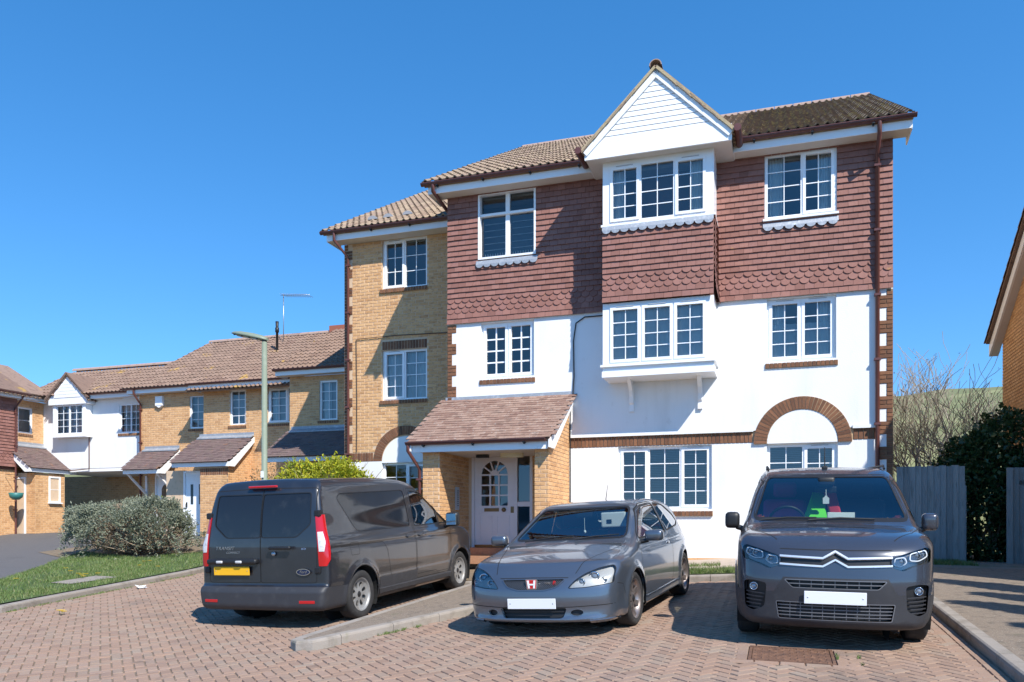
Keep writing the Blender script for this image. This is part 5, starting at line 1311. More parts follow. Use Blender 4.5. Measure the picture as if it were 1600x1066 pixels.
P = Part(gt); P.mb.box((1.8, .06, 2.2), (2.2, .1, 2.28)); P.build('rail', TIMBER)

LX, LY = -13.09, 0.0; lz = H(LX, LY) + .08
lp = thing('lamp_post', 'grey green street lamp post with a flat lantern in front of the terrace', 'street lamp', (LX, LY, lz))
P = Part(lp); P.mb.tube([(LX, LY, lz), (LX, LY, lz + 1.2), (LX, LY, lz + 1.22), (LX, LY, 5.7)], [.1, .1, .068, .06], 14); post = P.build('post', LAMPG)
P = Part(lp); P.mb.tube([(LX, LY, 5.66), (LX, LY, 5.76)], .055, 12); P.mb.tube([(LX, LY, 5.74), (LX - .1, LY, 5.8)], .045, 10); P.build('bracket', BLACK, fix=False)
P = Part(lp); prof = [(.08, .05, .05), (-.05, .12, .085), (-.3, .17, .1), (-.6, .16, .09), (-.8, .1, .055), (-.88, .03, .015)]; rings = []
for x, hw, hh in prof:
    cz_ = 5.76 - .23 * x; rings.append([(LX + x, LY + hw * math.cos(a), cz_ + (hh if math.sin(a) > 0 else hh * .35) * math.sin(a)) for a in [2 * math.pi * k / 16 for k in range(16)]])
for i in range(len(rings) - 1): P.mb.mesh(rings[i] + rings[i + 1], [(k, (k + 1) % 16, 16 + (k + 1) % 16, 16 + k) for k in range(16)], 0, True)
P.mb.face(rings[0]); P.mb.face(rings[-1]); P.build('lantern', LAMPG)
P = Part(lp); P.mb.prism([(LX - .15, -.08), (LX - .15, .08), (LX - .55, .085), (LX - .72, .04), (LX - .72, -.04), (LX - .55, -.085)], lambda a, b, d: (a, LY + b, 5.735 - .23 * (a - LX) + d), -.015, .005); P.build('lamp_glass', mat('lamp_bowl', (.55, .56, .55), .25))
for k in range(4):
    P = Part(lp); x = LX - .12 - k * .2; P.mb.box((x - .02, LY - .135, 5.72 - .23 * (x - LX)), (x + .02, LY - .11, 5.75 - .23 * (x - LX))); P.build('clip', BLACK)
P = Part(lp); P.mb.box((LX - .04, LY - .09, 2.6), (LX + .04, LY - .082, 2.75)); P.build('number_plate', mat('label_white', (.75, .75, .72), .5))
# ------------------------------------------------------------------ cars: a shell from profile curves, cut into panels
def pch(xs, ys):
    xs = np.array(xs, float); ys = np.array(ys, float); o = np.argsort(xs); xs, ys = xs[o], ys[o]
    h = np.diff(xs); d = np.diff(ys) / h; m = np.zeros_like(xs); m[0], m[-1] = d[0], d[-1]
    for i in range(1, len(xs) - 1):
        if d[i - 1] * d[i] <= 0: m[i] = 0
        else: w1, w2 = 2 * h[i] + h[i - 1], h[i] + 2 * h[i - 1]; m[i] = (w1 + w2) / (w1 / d[i - 1] + w2 / d[i])
    def f(x):
        x = np.clip(x, xs[0], xs[-1]); i = np.clip(np.searchsorted(xs, x) - 1, 0, len(xs) - 2); t = (x - xs[i]) / h[i]
        return (2 * t**3 - 3 * t**2 + 1) * ys[i] + (t**3 - 2 * t**2 + t) * h[i] * m[i] + (-2 * t**3 + 3 * t**2) * ys[i + 1] + (t**3 - t**2) * h[i] * m[i + 1]
    return f
def smax(a, b, k):
    h = np.maximum(k - np.abs(a - b), 0) / k; return np.maximum(a, b) + h * h * k * .25
class Shell:
    def __init__(s, sp):
        s.sp = sp; s.T = pch(*zip(*sp['top'])); s.Wp = pch(*zip(*sp['plan'])); s.pr = pch(*zip(*sp['side'])); s.XF = pch(*zip(*sp['front'])); s.XR = pch(*zip(*sp['rear']))
    def f(s, p):
        sp = s.sp; x, y, z = p[:, 0], p[:, 1], p[:, 2]; a = np.abs(y); hw = sp['hw']
        sl = (s.T(x + .02) - s.T(x - .02)) / .04
        ft = (z - s.T(x) + sp['crown'] * (a / hw) ** 2) / np.sqrt(1 + sl * sl)
        w = s.Wp(x) + s.pr(z)
        for ax in sp['axles']:
            r = np.sqrt((x - ax) ** 2 + (z - sp['wr']) ** 2); w = w + sp.get('flare', .018) * np.exp(-((r - sp['arch'] - .01) / .05) ** 2)
        for fn in sp.get('creases', ()): w = w + fn(x, z)
        fs = (a - w) * .96
        xf = s.XF(z) - sp['fc'] * (a / hw) ** sp.get('fp', 2.3)
        xr = s.XR(z) + sp['rc'] * (a / hw) ** sp.get('rp', 3.0)
        ff = (x - xf) * .95; fr_ = (xr - x) * .97
        g = smax(ft, fs, sp.get('k1', .09)); g = smax(g, ff, sp.get('k2', .07)); g = smax(g, fr_, sp.get('k3', .06)); g = smax(g, sp['zb'] - z, .05)
        return g
    def normals(s, p):
        e = 2e-3; g = np.stack([s.f(p + np.eye(3)[i] * e) - s.f(p - np.eye(3)[i] * e) for i in range(3)], 1); return g / (np.linalg.norm(g, axis=1, keepdims=True) + 1e-12)
    def mesh(s, step):
        sp = s.sp; x0, x1 = sp['ext']; hw = sp['hw'] + .05; z0, z1 = sp['zb'] - .03, sp['ht'] + .05
        nx, ny, nz = int((x1 - x0) / step), int(2 * hw / step), int((z1 - z0) / step)
        X = np.linspace(x0, x1, nx + 1); Yv = np.linspace(-hw, hw, ny + 1); Z = np.linspace(z0, z1, nz + 1)
        idx = {}; P = []; F = []
        def vid(i, j, k):
            q = (i, j, k)
            if q not in idx: idx[q] = len(P); P.append((X[i], Yv[j], Z[k]))
            return idx[q]
        for i in range(nx):
            for j in range(ny):
                F.append((vid(i, j, nz), vid(i + 1, j, nz), vid(i + 1, j + 1, nz), vid(i, j + 1, nz))); F.append((vid(i, j, 0), vid(i, j + 1, 0), vid(i + 1, j + 1, 0), vid(i + 1, j, 0)))
            for k in range(nz):
                F.append((vid(i, 0, k), vid(i + 1, 0, k), vid(i + 1, 0, k + 1), vid(i, 0, k + 1))); F.append((vid(i, ny, k), vid(i, ny, k + 1), vid(i + 1, ny, k + 1), vid(i + 1, ny, k)))
        for j in range(ny):
            for k in range(nz):
                F.append((vid(0, j, k), vid(0, j, k + 1), vid(0, j + 1, k + 1), vid(0, j + 1, k))); F.append((vid(nx, j, k), vid(nx, j + 1, k), vid(nx, j + 1, k + 1), vid(nx, j, k + 1)))
        P = np.array(P); zc = sp.get('zc', .62)
        C = np.stack([np.clip(P[:, 0], x0 + .75, x1 - .75), np.clip(P[:, 1], -.38, .38), np.clip(P[:, 2], zc - .12, zc)], 1)
        D = P - C; lo = np.zeros(len(P)); hi = np.full(len(P), 1.0)
        for _ in range(34):
            mid = (lo + hi) / 2; ins = s.f(C + D * mid[:, None]) < 0; lo = np.where(ins, mid, lo); hi = np.where(ins, hi, mid)
        return C + D * ((lo + hi) / 2)[:, None], F
AX = {'y': (0, 2, 1), 'x': (1, 2, 0), 'z': (0, 1, 2)}
def rpoly(pts, r=.04, n=3):
    out = []; N = len(pts)
    for i in range(N):
        p, a, b = Vector(pts[i]), Vector(pts[i - 1]), Vector(pts[(i + 1) % N]); d1, d2 = (a - p), (b - p); rr = min(r, d1.length * .45, d2.length * .45); s0, s1 = p + d1.normalized() * rr, p + d2.normalized() * rr
        for k in range(n + 1):
            t = k / n; out.append(tuple((s0 * (1 - t) + p * t) * (1 - t) + (p * (1 - t) + s1 * t) * t))
    return out
class Car:
    def __init__(s, root, sp, step=.032):
        s.root = root; s.sp = sp; s.sh = Shell(sp); v, F = s.sh.mesh(step)
        s.bm = bmesh.new(); vs = [s.bm.verts.new(p) for p in v]; s.bm.verts.ensure_lookup_table()
        for f in F: s.bm.faces.new([vs[i] for i in f])
        bmesh.ops.recalc_face_normals(s.bm, faces=s.bm.faces); s.bvh = BVHTree.FromBMesh(s.bm)
    def cut(s, poly, axis, sign, nmin=.12, lim=None):
        i, j, k = AX[axis]; xs = [p[0] for p in poly]; ys = [p[1] for p in poly]; a0, a1, b0, b1 = min(xs) - .06, max(xs) + .06, min(ys) - .06, max(ys) + .06
        cand = []
        for f in s.bm.faces:
            c = f.calc_center_median()
            if a0 < c[i] < a1 and b0 < c[j] < b1 and f.normal[k] * sign > nmin and (c[k] * sign > 0 or axis == 'z') and (lim is None or lim(c)): cand.append(f)
        N = len(poly)
        for e in range(N):
            p, q = Vector(poly[e]), Vector(poly[(e + 1) % N])
            if (q - p).length < 1e-5: continue
            no = [0, 0, 0]; co = [0, 0, 0]; d = (q - p).normalized(); no[i], no[j] = d.y, -d.x; co[i], co[j] = p.x, p.y
            near = []; rest = []
            m0, m1, n0, n1 = min(p.x, q.x) - .05, max(p.x, q.x) + .05, min(p.y, q.y) - .05, max(p.y, q.y) + .05
            for f in cand:
                if not f.is_valid: continue
                c = f.calc_center_median(); (near if m0 < c[i] < m1 and n0 < c[j] < n1 else rest).append(f)
            if not near: cand = rest; continue
            g = set(near)
            for f in near: g.update(f.edges); g.update(f.verts)
            r = bmesh.ops.bisect_plane(s.bm, geom=list(g), dist=1e-5, plane_co=co, plane_no=no)
            cand = rest + [x for x in r['geom'] if isinstance(x, bmesh.types.BMFace)]
        return [f for f in cand if f.is_valid and inpoly(f.calc_center_median()[i], f.calc_center_median()[j], poly)]
    def to_mesh(s, name, faces, mat_, off=0.0, delete=True, flip=False):
        vm = {}; co = []; fl = []
        for f in faces:
            q = []
            for v in f.verts:
                if v not in vm: vm[v] = len(co); co.append(tuple(v.co))
                q.append(vm[v])
            fl.append(tuple(q) if not flip else tuple(q[::-1]))
        co = np.array(co).reshape(-1, 3); n = s.sh.normals(co) if len(co) else co
        me = bpy.data.meshes.new(name); me.from_pydata((co + n * off).tolist(), [], fl); me.materials.append(mat_)
        me.polygons.foreach_set('use_smooth', [True] * len(fl)); me.update()
        if len(co): me.normals_split_custom_set_from_vertices((n * (-1 if flip else 1)).tolist())
        if delete: bmesh.ops.delete(s.bm, geom=faces, context='FACES')
        return me
    def panel(s, name, poly, axis, sign, mat_, off=0.0, delete=True, parent=None, lim=None, back=None, nmin=.12):
        fs = s.cut(poly, axis, sign, nmin, lim)
        bk = s.to_mesh(back[0], fs, back[1], back[2], False) if back and fs else None
        o = obj(name, s.to_mesh(name, fs, mat_, off, delete), parent or s.root)
        if bk: obj(back[0], bk, o)
        return o
    def hit(s, a, b, axis, sign):
        i, j, k = AX[axis]; o = [0, 0, 0]; o[i], o[j], o[k] = a, b, sign * 6; d = [0, 0, 0]; d[k] = -sign
        l, n, _, _ = s.bvh.ray_cast(Vector(o), Vector(d))
        return (l, n) if l is not None else None
    def ribbon(s, name, pts, axis, sign, w, mat_, h=.0015, parent=None, closed=False, step=.025, raised=False, mb=None):
        pts = [Vector(p) for p in pts] + ([Vector(pts[0])] if closed else []); line = []
        for e in range(len(pts) - 1):
            L = (pts[e + 1] - pts[e]).length; n = max(1, int(L / step))
            for k in range(n): line.append(pts[e].lerp(pts[e + 1], k / n))
        line.append(pts[-1]); own = mb is None; mb = mb or MB(); rows = []
        for q in range(len(line)):
            d = line[min(q + 1, len(line) - 1)] - line[max(q - 1, 0)]
            if closed and q in (0, len(line) - 1): d = line[1] - line[-2]
            if d.length < 1e-7: continue
            nr = Vector((-d.y, d.x)).normalized(); row = []
            for t in ((-.5, 0), (-.3, 1), (.3, 1), (.5, 0)) if raised else ((-.5, 1), (.5, 1)):
                a = line[q] + nr * w * t[0]; r = s.hit(a.x, a.y, axis, sign)
                if r is None: row = None; break
                row.append((r[0], h if t[1] else -.002))
            rows.append(row)
        m = 4 if raised else 2
        flat = [c for r in rows if r for c in r]
        if flat:
            nv = s.sh.normals(np.array([tuple(c[0]) for c in flat])); it = iter([Vector(c[0]) + Vector(n_) * c[1] for c, n_ in zip(flat, nv)])
            rows = [[next(it) for _ in r] if r else None for r in rows]
        for q in range(len(rows) - 1):
            if rows[q] is None or rows[q + 1] is None: continue
            if max((rows[q][t] - rows[q + 1][t]).length for t in range(m)) > .2: continue
            mb.mesh(rows[q] + rows[q + 1], [(t, t + 1, m + t + 1, m + t) for t in range(m - 1)], 0, not raised)
        if own: return obj(name, mb.data(name, mat_), parent or s.root)
    def corner_patch(s, name, c, phis, zs, mat_, off, parent, sx=-1):
        """grid of rays from c=(x,y) fanned in plan; phis(z)->(p0,p1) degrees from the x axis; zs list of heights."""
        mb = MB(); n = 10; rows = []
        for z in zs:
            p0, p1 = phis(z); row = []
            for k in range(n + 1):
                a = math.radians(p0 + (p1 - p0) * k / n); sy = 1 if c[1] > 0 else -1
                l, nn_, _, _ = s.bvh.ray_cast(Vector((c[0], c[1], z)), Vector((sx * math.cos(a), sy * math.sin(a), 0)))
                row.append(l)
            rows.append(row)
        flat = [q for r in rows for q in r]; nv = s.sh.normals(np.array([tuple(q) for q in flat])); vs = [Vector(q) + Vector(m) * off for q, m in zip(flat, nv)]
        mb.mesh(vs, [(i * (n + 1) + k, i * (n + 1) + k + 1, (i + 1) * (n + 1) + k + 1, (i + 1) * (n + 1) + k) for i in range(len(zs) - 1) for k in range(n)], 0, True)
        low = [Vector(q) - Vector(m) * .01 for q, m in zip(flat, nv)]; N = len(zs); e = [(i, 0) for i in range(N)] + [(N - 1, k) for k in range(1, n + 1)] + [(i, n) for i in range(N - 2, -1, -1)] + [(0, k) for k in range(n - 1, 0, -1)]; ix = [i * (n + 1) + k for i, k in e]
        for t in range(len(ix)): a, b = ix[t], ix[(t + 1) % len(ix)]; mb.face([vs[a], vs[b], low[b], low[a]])
        return obj(name, mb.data(name, mat_), parent or s.root)
    def finish(s, paint, liner):
        fs = list(s.bm.faces)
        obj('interior_lining', s.to_mesh('interior_lining', fs, liner, -.03, False, True), s.root)
        o = obj('body', s.to_mesh('body', fs, paint, 0, True), s.root); s.bm.free(); return o
def placed(root, name, mb, mats, parent=None, fix=True): return obj(name, (mb.fixed if fix else mb.data)(name, mats), parent or root)
def rbox(a, b, r=.02, seg=2):
    bm = bmesh.new(); bmesh.ops.create_cube(bm, size=1.0); c = [(a[i] + b[i]) / 2 for i in range(3)]; d = [abs(b[i] - a[i]) for i in range(3)]
    for v in bm.verts: v.co = Vector((c[0] + v.co.x * d[0], c[1] + v.co.y * d[1], c[2] + v.co.z * d[2]))
    bmesh.ops.bevel(bm, geom=bm.edges, offset=min(r, min(d) * .45), segments=seg, affect='EDGES', profile=.6)
    bm.verts.ensure_lookup_table(); vs = [v.co.copy() for v in bm.verts]; fs = [[v.index for v in f.verts] for f in bm.faces]; bm.free(); return vs, fs
def lathe(prof, n=40, y=1):
    """prof (r, offset along axle) -> verts, faces about the y axis."""
    vs = [(r * math.cos(2 * math.pi * k / n), o * y, r * math.sin(2 * math.pi * k / n)) for r, o in prof for k in range(n)]
    fs = [(i * n + k, i * n + (k + 1) % n, (i + 1) * n + (k + 1) % n, (i + 1) * n + k) for i in range(len(prof) - 1) for k in range(n)]; return vs, fs
TYRE = mat('tyre_rubber', (.022, .021, .021), .85, spots=(((.06, .055, .05), 12, .5, .75, .5),), bump=(90, .002)); WELL = mat('wheel_well', (.008, .008, .008), .95)
DISC = mat('brake_disc', (.2, .19, .18), .45, .8)
def wheel(root, x, y, side, R, rimr, width, rimmat, hole, name='wheel', dish=.0, nut=True):
    e = obj(name, None, root); e.location = (x, y, R); e.empty_display_size = .1
    s = side; w = width / 2
    mb = MB(); v, f = lathe([(rimr - .01, -w * .8), (rimr + .02, -w), (R - .035, -w), (R - .006, -w * .8), (R, -w * .5), (R, w * .5), (R - .006, w * .8), (R - .035, w), (rimr + .035, w * .98), (rimr + .012, w * .9), (rimr - .005, w * .8)], 48, s); mb.mesh(v, f, 0, True)
    obj('tyre', mb.fixed('tyre', TYRE), e)
    mb = MB(); nr, na = 26, 140; face = lambda r: w * .62 - dish * (1 - r / rimr) ** 1.0 + .012 * math.cos(r / rimr * 5)
    vs = [((.02 + (rimr - .012 - .02) * i / nr) * math.cos(2 * math.pi * k / na), 0, (.02 + (rimr - .012 - .02) * i / nr) * math.sin(2 * math.pi * k / na)) for i in range(nr + 1) for k in range(na)]
    vs = [(p[0], s * face(math.hypot(p[0], p[2])), p[2]) for p in vs]; fs = []
    for i in range(nr):
        r = (.02 + (rimr - .032) * (i + .5) / nr)
        for k in range(na):
            if hole(r / rimr, 2 * math.pi * (k + .5) / na): continue
            fs.append((i * na + k, i * na + (k + 1) % na, (i + 1) * na + (k + 1) % na, (i + 1) * na + k))
    mb.mesh(vs, fs, 0, False); me = mb.fixed('rim_face', rimmat); rf = obj('rim_face', me, e)
    md = rf.modifiers.new('thickness', 'SOLIDIFY'); md.thickness = .018; md.offset = 0
    mb = MB(); v, f = lathe([(rimr + .004, w * .9), (rimr - .012, w * .86), (rimr - .03, w * .3), (rimr - .04, -w * .9)], 48, s); mb.mesh(v, f, 0, True); obj('rim_barrel', mb.data('rim_barrel', rimmat), e)
    mb = MB(); v, f = lathe([(.0, w * .12), (rimr * .72, w * .12), (rimr * .72, w * .02), (0, w * .02)], 32, s); mb.mesh(v, f); obj('brake_disc', mb.fixed('brake_disc', DISC), e)
    mb = MB(); v, f = lathe([(0, w * .62 - dish + .03), (.035, w * .62 - dish + .028), (.05, w * .62 - dish + .012), (.055, w * .3)], 20, s); mb.mesh(v, f, 0, True); obj('hub_cap', mb.fixed('hub_cap', BLACK), e)
    mb = MB(); v, f = lathe([(0, -w * .9), (rimr, -w * .9)], 32, s); mb.mesh(v, f); obj('backing_plate', mb.data('backing_plate', WELL), e)
    return e
def arches(car, sp):
    for ax in sp['axles']:
        for sg in (1, -1):
            poly = [(ax + sp['arch'] * math.cos(a), sp['wr'] + sp['arch'] * math.sin(a)) for a in [2 * math.pi * k / 36 for k in range(36)]]
            fs = car.cut(poly, 'y', sg, -.5, lambda c: abs(c.y) > .5); bmesh.ops.delete(car.bm, geom=fs, context='FACES')
            mb = MB(); n = 24; r = sp['arch'] + .004
            for k in range(n):
                a0, a1 = math.pi * (-.15 + 1.3 * k / n), math.pi * (-.15 + 1.3 * (k + 1) / n); y0, y1 = sg * (sp['hw'] - .02), sg * (sp['hw'] - .36)
                mb.face([(ax + r * math.cos(a0), y0, sp['wr'] + r * math.sin(a0)), (ax + r * math.cos(a1), y0, sp['wr'] + r * math.sin(a1)), (ax + r * math.cos(a1), y1, sp['wr'] + r * math.sin(a1)), (ax + r * math.cos(a0), y1, sp['wr'] + r * math.sin(a0))])
            mb.face([(ax + r * math.cos(2 * math.pi * k / 24), sg * (sp['hw'] - .36), sp['wr'] + r * math.sin(2 * math.pi * k / 24)) for k in range(24)])
            obj('arch_liner', mb.data('arch_liner', WELL), car.root)
def car_root(name, label, cat, wl, heading_deg):
    """wl: world X,Y of the wheelbase centre; heading measured from +Y towards +X."""
    h = math.radians(heading_deg); fwd = Vector((math.sin(h), math.cos(h), 0)); left = Vector((-fwd.y, fwd.x, 0)); c = Vector((wl[0], wl[1], 0))
    hz = lambda p: H(*Lc(p.x, p.y))
    zf = (hz(c + fwd * 1.4 + left * .75) + hz(c + fwd * 1.4 - left * .75)) / 2; zr = (hz(c - fwd * 1.4 + left * .75) + hz(c - fwd * 1.4 - left * .75)) / 2
    zl = (hz(c + fwd * 1.4 + left * .75) + hz(c - fwd * 1.4 + left * .75)) / 2; zr_ = (hz(c + fwd * 1.4 - left * .75) + hz(c - fwd * 1.4 - left * .75)) / 2
    X = (fwd + Vector((0, 0, (zf - zr) / 2.8))).normalized(); Yv = (left + Vector((0, 0, (zl - zr_) / 1.5))).normalized(); Z = X.cross(Yv).normalized(); Yv = Z.cross(X)
    o = obj(name, None); o.empty_display_size = .4; M = Matrix((X, Yv, Z)).transposed().to_4x4(); M.translation = Vector((wl[0], wl[1], (zf + zr + zl + zr_) / 4 + .002)); o.matrix_world = M
    tag(o, label, cat, 'vehicles parked in front of the flats'); return o
def text_mesh(body, size, mat_, ext=.002, shear=0.0, bold=0.0, w=1.0):
    cu = bpy.data.curves.new('lettering', 'FONT'); cu.body = body; cu.size = size; cu.extrude = ext; cu.shear = shear; cu.offset = bold; cu.align_x = 'CENTER'; cu.align_y = 'CENTER'; cu.space_character = w
    t = bpy.data.objects.new('tmp', cu); COL.objects.link(t); dg = bpy.context.evaluated_depsgraph_get(); me = bpy.data.meshes.new_from_object(t.evaluated_get(dg)); bpy.data.objects.remove(t); me.materials.clear(); me.materials.append(mat_); return me
def facing(x, y, z, sign):
    """text plane in the car frame, read from in front (sign 1) or behind (-1)."""
    R = Matrix(((0, 0, sign, x), (sign, 0, 0, y), (0, 1, 0, z), (0, 0, 0, 1))); return R
def plate(root, x, y, z, sign, mat_, w=.52, h=.111, tilt=0.0):
    vs, fs = rbox((-.004, -w / 2, -h / 2), (.004, w / 2, h / 2), .003, 1); mb = MB(); mb.mesh(vs, fs); o = obj('number_plate', mb.data('number_plate', mat_), root); o.matrix_local = Matrix.Translation((x, y, z)) @ Matrix.Rotation(tilt, 4, 'Y')
    for s in (-1, 1):
        mb = MB(); v, f = lathe([(0, .006), (.006, .005), (.008, .003)], 10); mb.mesh([(q[1] * sign, q[0] + s * (w / 2 - .03), q[2]) for q in v], f, 0, True); obj('plate_screw', mb.data('plate_screw', STEEL), o)
    return o
def seat(root, x, y, z, mat_, hr=True):
    mb = MB()
    for a, b in (((x - .25, y - .24, z), (x + .28, y + .24, z + .16)), ((x - .3, y - .24, z + .1), (x - .12, y + .24, z + .68))): v, f = rbox(a, b, .06, 3); mb.mesh(v, f, 0, True)
    o = obj('seat', mb.data('seat', mat_), root)
    if hr: mb = MB(); v, f = rbox((x - .31, y - .13, z + .7), (x - .2, y + .13, z + .88), .05, 3); mb.mesh(v, f, 0, True); obj('headrest', mb.data('headrest', mat_), o)
def steering(root, x, y, z, tilt=.45):
    mb = MB(); pts = [Vector((0, .185 * math.cos(2 * math.pi * k / 28), .185 * math.sin(2 * math.pi * k / 28))) for k in range(29)]; mb.tube(pts, .016, 8, caps=False)
    mb.tube([(0, -.18, 0), (0, .18, 0)], .018, 6); mb.tube([(0, 0, 0), (0, 0, -.18)], .018, 6); v, f = rbox((-.03, -.07, -.06), (.03, .07, .06), .02); mb.mesh(v, f)
    o = obj('steering_wheel', mb.data('steering_wheel', BLACK), root); o.matrix_local = Matrix.Translation((x, y, z)) @ Matrix.Rotation(tilt, 4, 'Y')
def wiper(car, name, pts, root, axis='x', sign=1):
    mb = MB(); ps = []
    for a, b in pts:
        r = car.hit(a, b, axis, sign)
        if r: ps.append(r[0] + r[1] * .02)
    if len(ps) > 1: mb.tube(ps, .009, 6); obj(name, mb.data(name, BLACK), root)
def mirror(root, x, y, z, side, shell, w=.2, h=.15):
    mb = MB(); vs, fs = rbox((x - .06, min(y, y + side * w), z - h / 2), (x + .07, max(y, y + side * w), z + h / 2), .05, 3); mb.mesh(vs, fs, 0, True); o = obj('door_mirror', mb.data('door_mirror', shell), root)
    mb = MB(); vs, fs = rbox((x - .066, min(y + side * .02, y + side * (w - .02)), z - h / 2 + .02), (x - .055, max(y + side * .02, y + side * (w - .02)), z + h / 2 - .02), .02, 2); mb.mesh(vs, fs); obj('mirror_glass', mb.data('mirror_glass', mat('mirror', (.7, .75, .78), .03, 1.0)), o)
    mb = MB(); mb.tube([(x + .03, y - side * .08, z - h * .6), (x + .01, y + side * .03, z - h * .4)], .028, 8); obj('mirror_arm', mb.data('mirror_arm', BLACK), o)
def paint(name, col, rough, metal, dirt=None, coat=1.0):
    return mat(name, col, rough, metal, spots=((dirt,) if dirt else ()), coat=coat, spec=.5)
SEAM = mat('panel_gap', (.006, .006, .006), .9); CHROME = mat('chrome', (.75, .77, .8), .12, 1.0); CARGLASS = glass('car_glass', (.72, .82, .81), refl=2.4); SEALR = mat('rubber_seal', (.01, .01, .011), .55)
DARKGL = mat('privacy_glass', (.012, .013, .016), .06, spec=.6, spots=(((.07, .07, .07), 3, .5, .8, .35),)); LENS = glass('lamp_lens', (.92, .93, .93), 1.4, rough=.08)
LAMPIN = mat('lamp_reflector', (.45, .45, .44), .35, .3); PLASTIC = mat('grey_bumper_plastic', (.03, .03, .034), .55, spots=(((.07, .07, .072), 7, .5, .8, .45),), bump=(200, .001)); TRIM = mat('cabin_trim', (.045, .046, .05), .8); TRIML = mat('cabin_trim_pale', (.3, .3, .29), .85)
PLW = mat('white_plate', (.72, .73, .75), .4); PLY = mat('yellow_plate', (.8, .42, .01), .4); REDL = mat('red_lens', (.42, .008, .01), .12, coat=.6)
def lamp_unit(parent, x, y, z, r, sign=1, tilt=0):
    mb = MB(); v, f = lathe([(r, .0), (r * .97, .02), (r * .8, .015), (r * .75, -.01)], 24); mb.mesh([(q[1] * sign, q[0], q[2]) for q in v], f, 0, True); o = obj('lamp_ring', mb.data('lamp_ring', CHROME), parent); o.location = (x, y, z)
    mb = MB(); v, f = lathe([(0.001, r * .45), (r * .3, r * .42), (r * .55, r * .28), (r * .72, 0)], 24); mb.mesh([(q[1] * sign, q[0], q[2]) for q in v], f, 0, True); o2 = obj('projector_lens', mb.data('projector_lens', mat('projector_glass', (.25, .28, .32), .04, .35, coat=1.0)), parent); o2.location = (x, y, z)
# ------------------------------------------------------------------ dark panel van, seen from behind
VP = paint('dusty_black_paint', (.014, .0145, .018), .35, 0.0, ((.06, .06, .064), 2.2, .45, .85, .35))
sp = dict(ext=(-2.5, 2.5), hw=.9175, ht=1.89, zb=.22, zc=.7, crown=.045, axles=(1.531, -1.531), wr=.325, arch=.385, flare=.02,
    top=[(-2.45, 1.80), (-2.25, 1.85), (-1.8, 1.88), (-1, 1.89), (-.2, 1.88), (.2, 1.83), (.42, 1.74), (.7, 1.57), (1.3, 1.19), (1.42, 1.145), (1.6, 1.12), (2.0, 1.04), (2.25, .95), (2.45, .8)],
    plan=[(-2.45, .895), (-2.2, .91), (-1.7, .9175), (0, .9175), (1.4, .9175), (1.9, .89), (2.2, .82), (2.45, .68)],
    side=[(.2, -.06), (.3, -.03), (.45, -.012), (.6, 0), (.85, 0), (1.0, -.008), (1.08, -.03), (1.14, -.055), (1.5, -.125), (1.7, -.165), (1.84, -.2)],
    front=[(.22, 2.34), (.4, 2.41), (.6, 2.41), (.8, 2.38), (.95, 2.31), (1.1, 2.2), (1.9, 2.2)], rear=[(.22, -2.40), (.3, -2.43), (.44, -2.43), (.5, -2.40), (.54, -2.345), (.62, -2.34), (1.0, -2.325), (1.3, -2.29), (1.7, -2.2), (1.84, -2.12)],
    fc=.33, rc=.05, rp=4, k1=.09, k2=.08, k3=.06,
    creases=(lambda x, z: -.014 * np.exp(-((z - .98) / .03) ** 2) * (np.abs(x) < 2.2), lambda x, z: -.01 * np.exp(-((z - .56) / .05) ** 2) * (np.abs(x) < 1.1)))
h_ = math.radians(21); fw3 = Vector((math.sin(h_), math.cos(h_))); rr_ = Vector((fw3.y, -fw3.x))
gx_, gy_ = ground_px(560, 966, 0); g0 = W(gx_, gy_); ctr = Vector((g0.x, g0.y)) + fw3 * 1.531 - rr_ * .88
van = car_root('panel_van', 'dusty black panel van seen from behind with a blank yellow plate', 'van', (ctr.x, ctr.y), 21)
K = Car(van, sp, .032); arches(K, sp); van.scale = (1.02, 1.085, 1.01)
rw = rpoly([(.665, 1.68), (-.665, 1.68), (-.685, 1.29), (-.5, 1.13), (.5, 1.13), (.685, 1.29)], .05)
dl = rpoly([(.002, .565), (.76, .565), (.775, 1.05), (.73, 1.735), (.002, 1.755)], .03); drr = [(-a, b) for a, b in dl][::-1]
for sg, nm in ((1, dl), (-1, drr)):
    half = [(a, b) for a, b in rw]
wl_ = [(max(a, .004), b) for a, b in rw if a > -.02] ; wr_ = [(-a, b) for a, b in wl_][::-1]
def halfpoly(sgn):
    pts = [(.004, 1.68), (.004, 1.13), (.5, 1.13), (.685, 1.29), (.665, 1.68)]
    return rpoly([(sgn * a, b) for a, b in pts], .04)
rd = {}
for sg in (1, -1):
    win = K.panel('rear_window', halfpoly(sg), 'x', -1, DARKGL, -.006)
    door_ = K.panel('rear_door', dl if sg > 0 else drr, 'x', -1, VP, 0); rd[sg] = door_
    win.parent = door_
    K.ribbon('window_seal', halfpoly(sg), 'x', -1, .014, SEALR, .001, door_, True)
    K.ribbon('door_gap', dl if sg > 0 else drr, 'x', -1, .009, SEAM, .001, door_, True)
    ZS = lambda a, b: [a + (b - a) * k / 8 for k in range(9)]
    tl_ = K.corner_patch('tail_lamp', (-2.05, sg * .62), lambda z: (31 + 6 * (1.4 - z), 57 - max(0, .86 - z) * 90), ZS(.77, 1.40), REDL, .012, van)
    K.corner_patch('reversing_lens', (-2.05, sg * .62), lambda z: (33.5 + 6 * (1.4 - z), 49 - abs(z - 1.06) * 30), ZS(.95, 1.19), mat('clear_lamp', (.62, .6, .6), .2, coat=.6, spots=(((.3, .22, .22), 30, .5, .7, .6),)), .016, tl_)
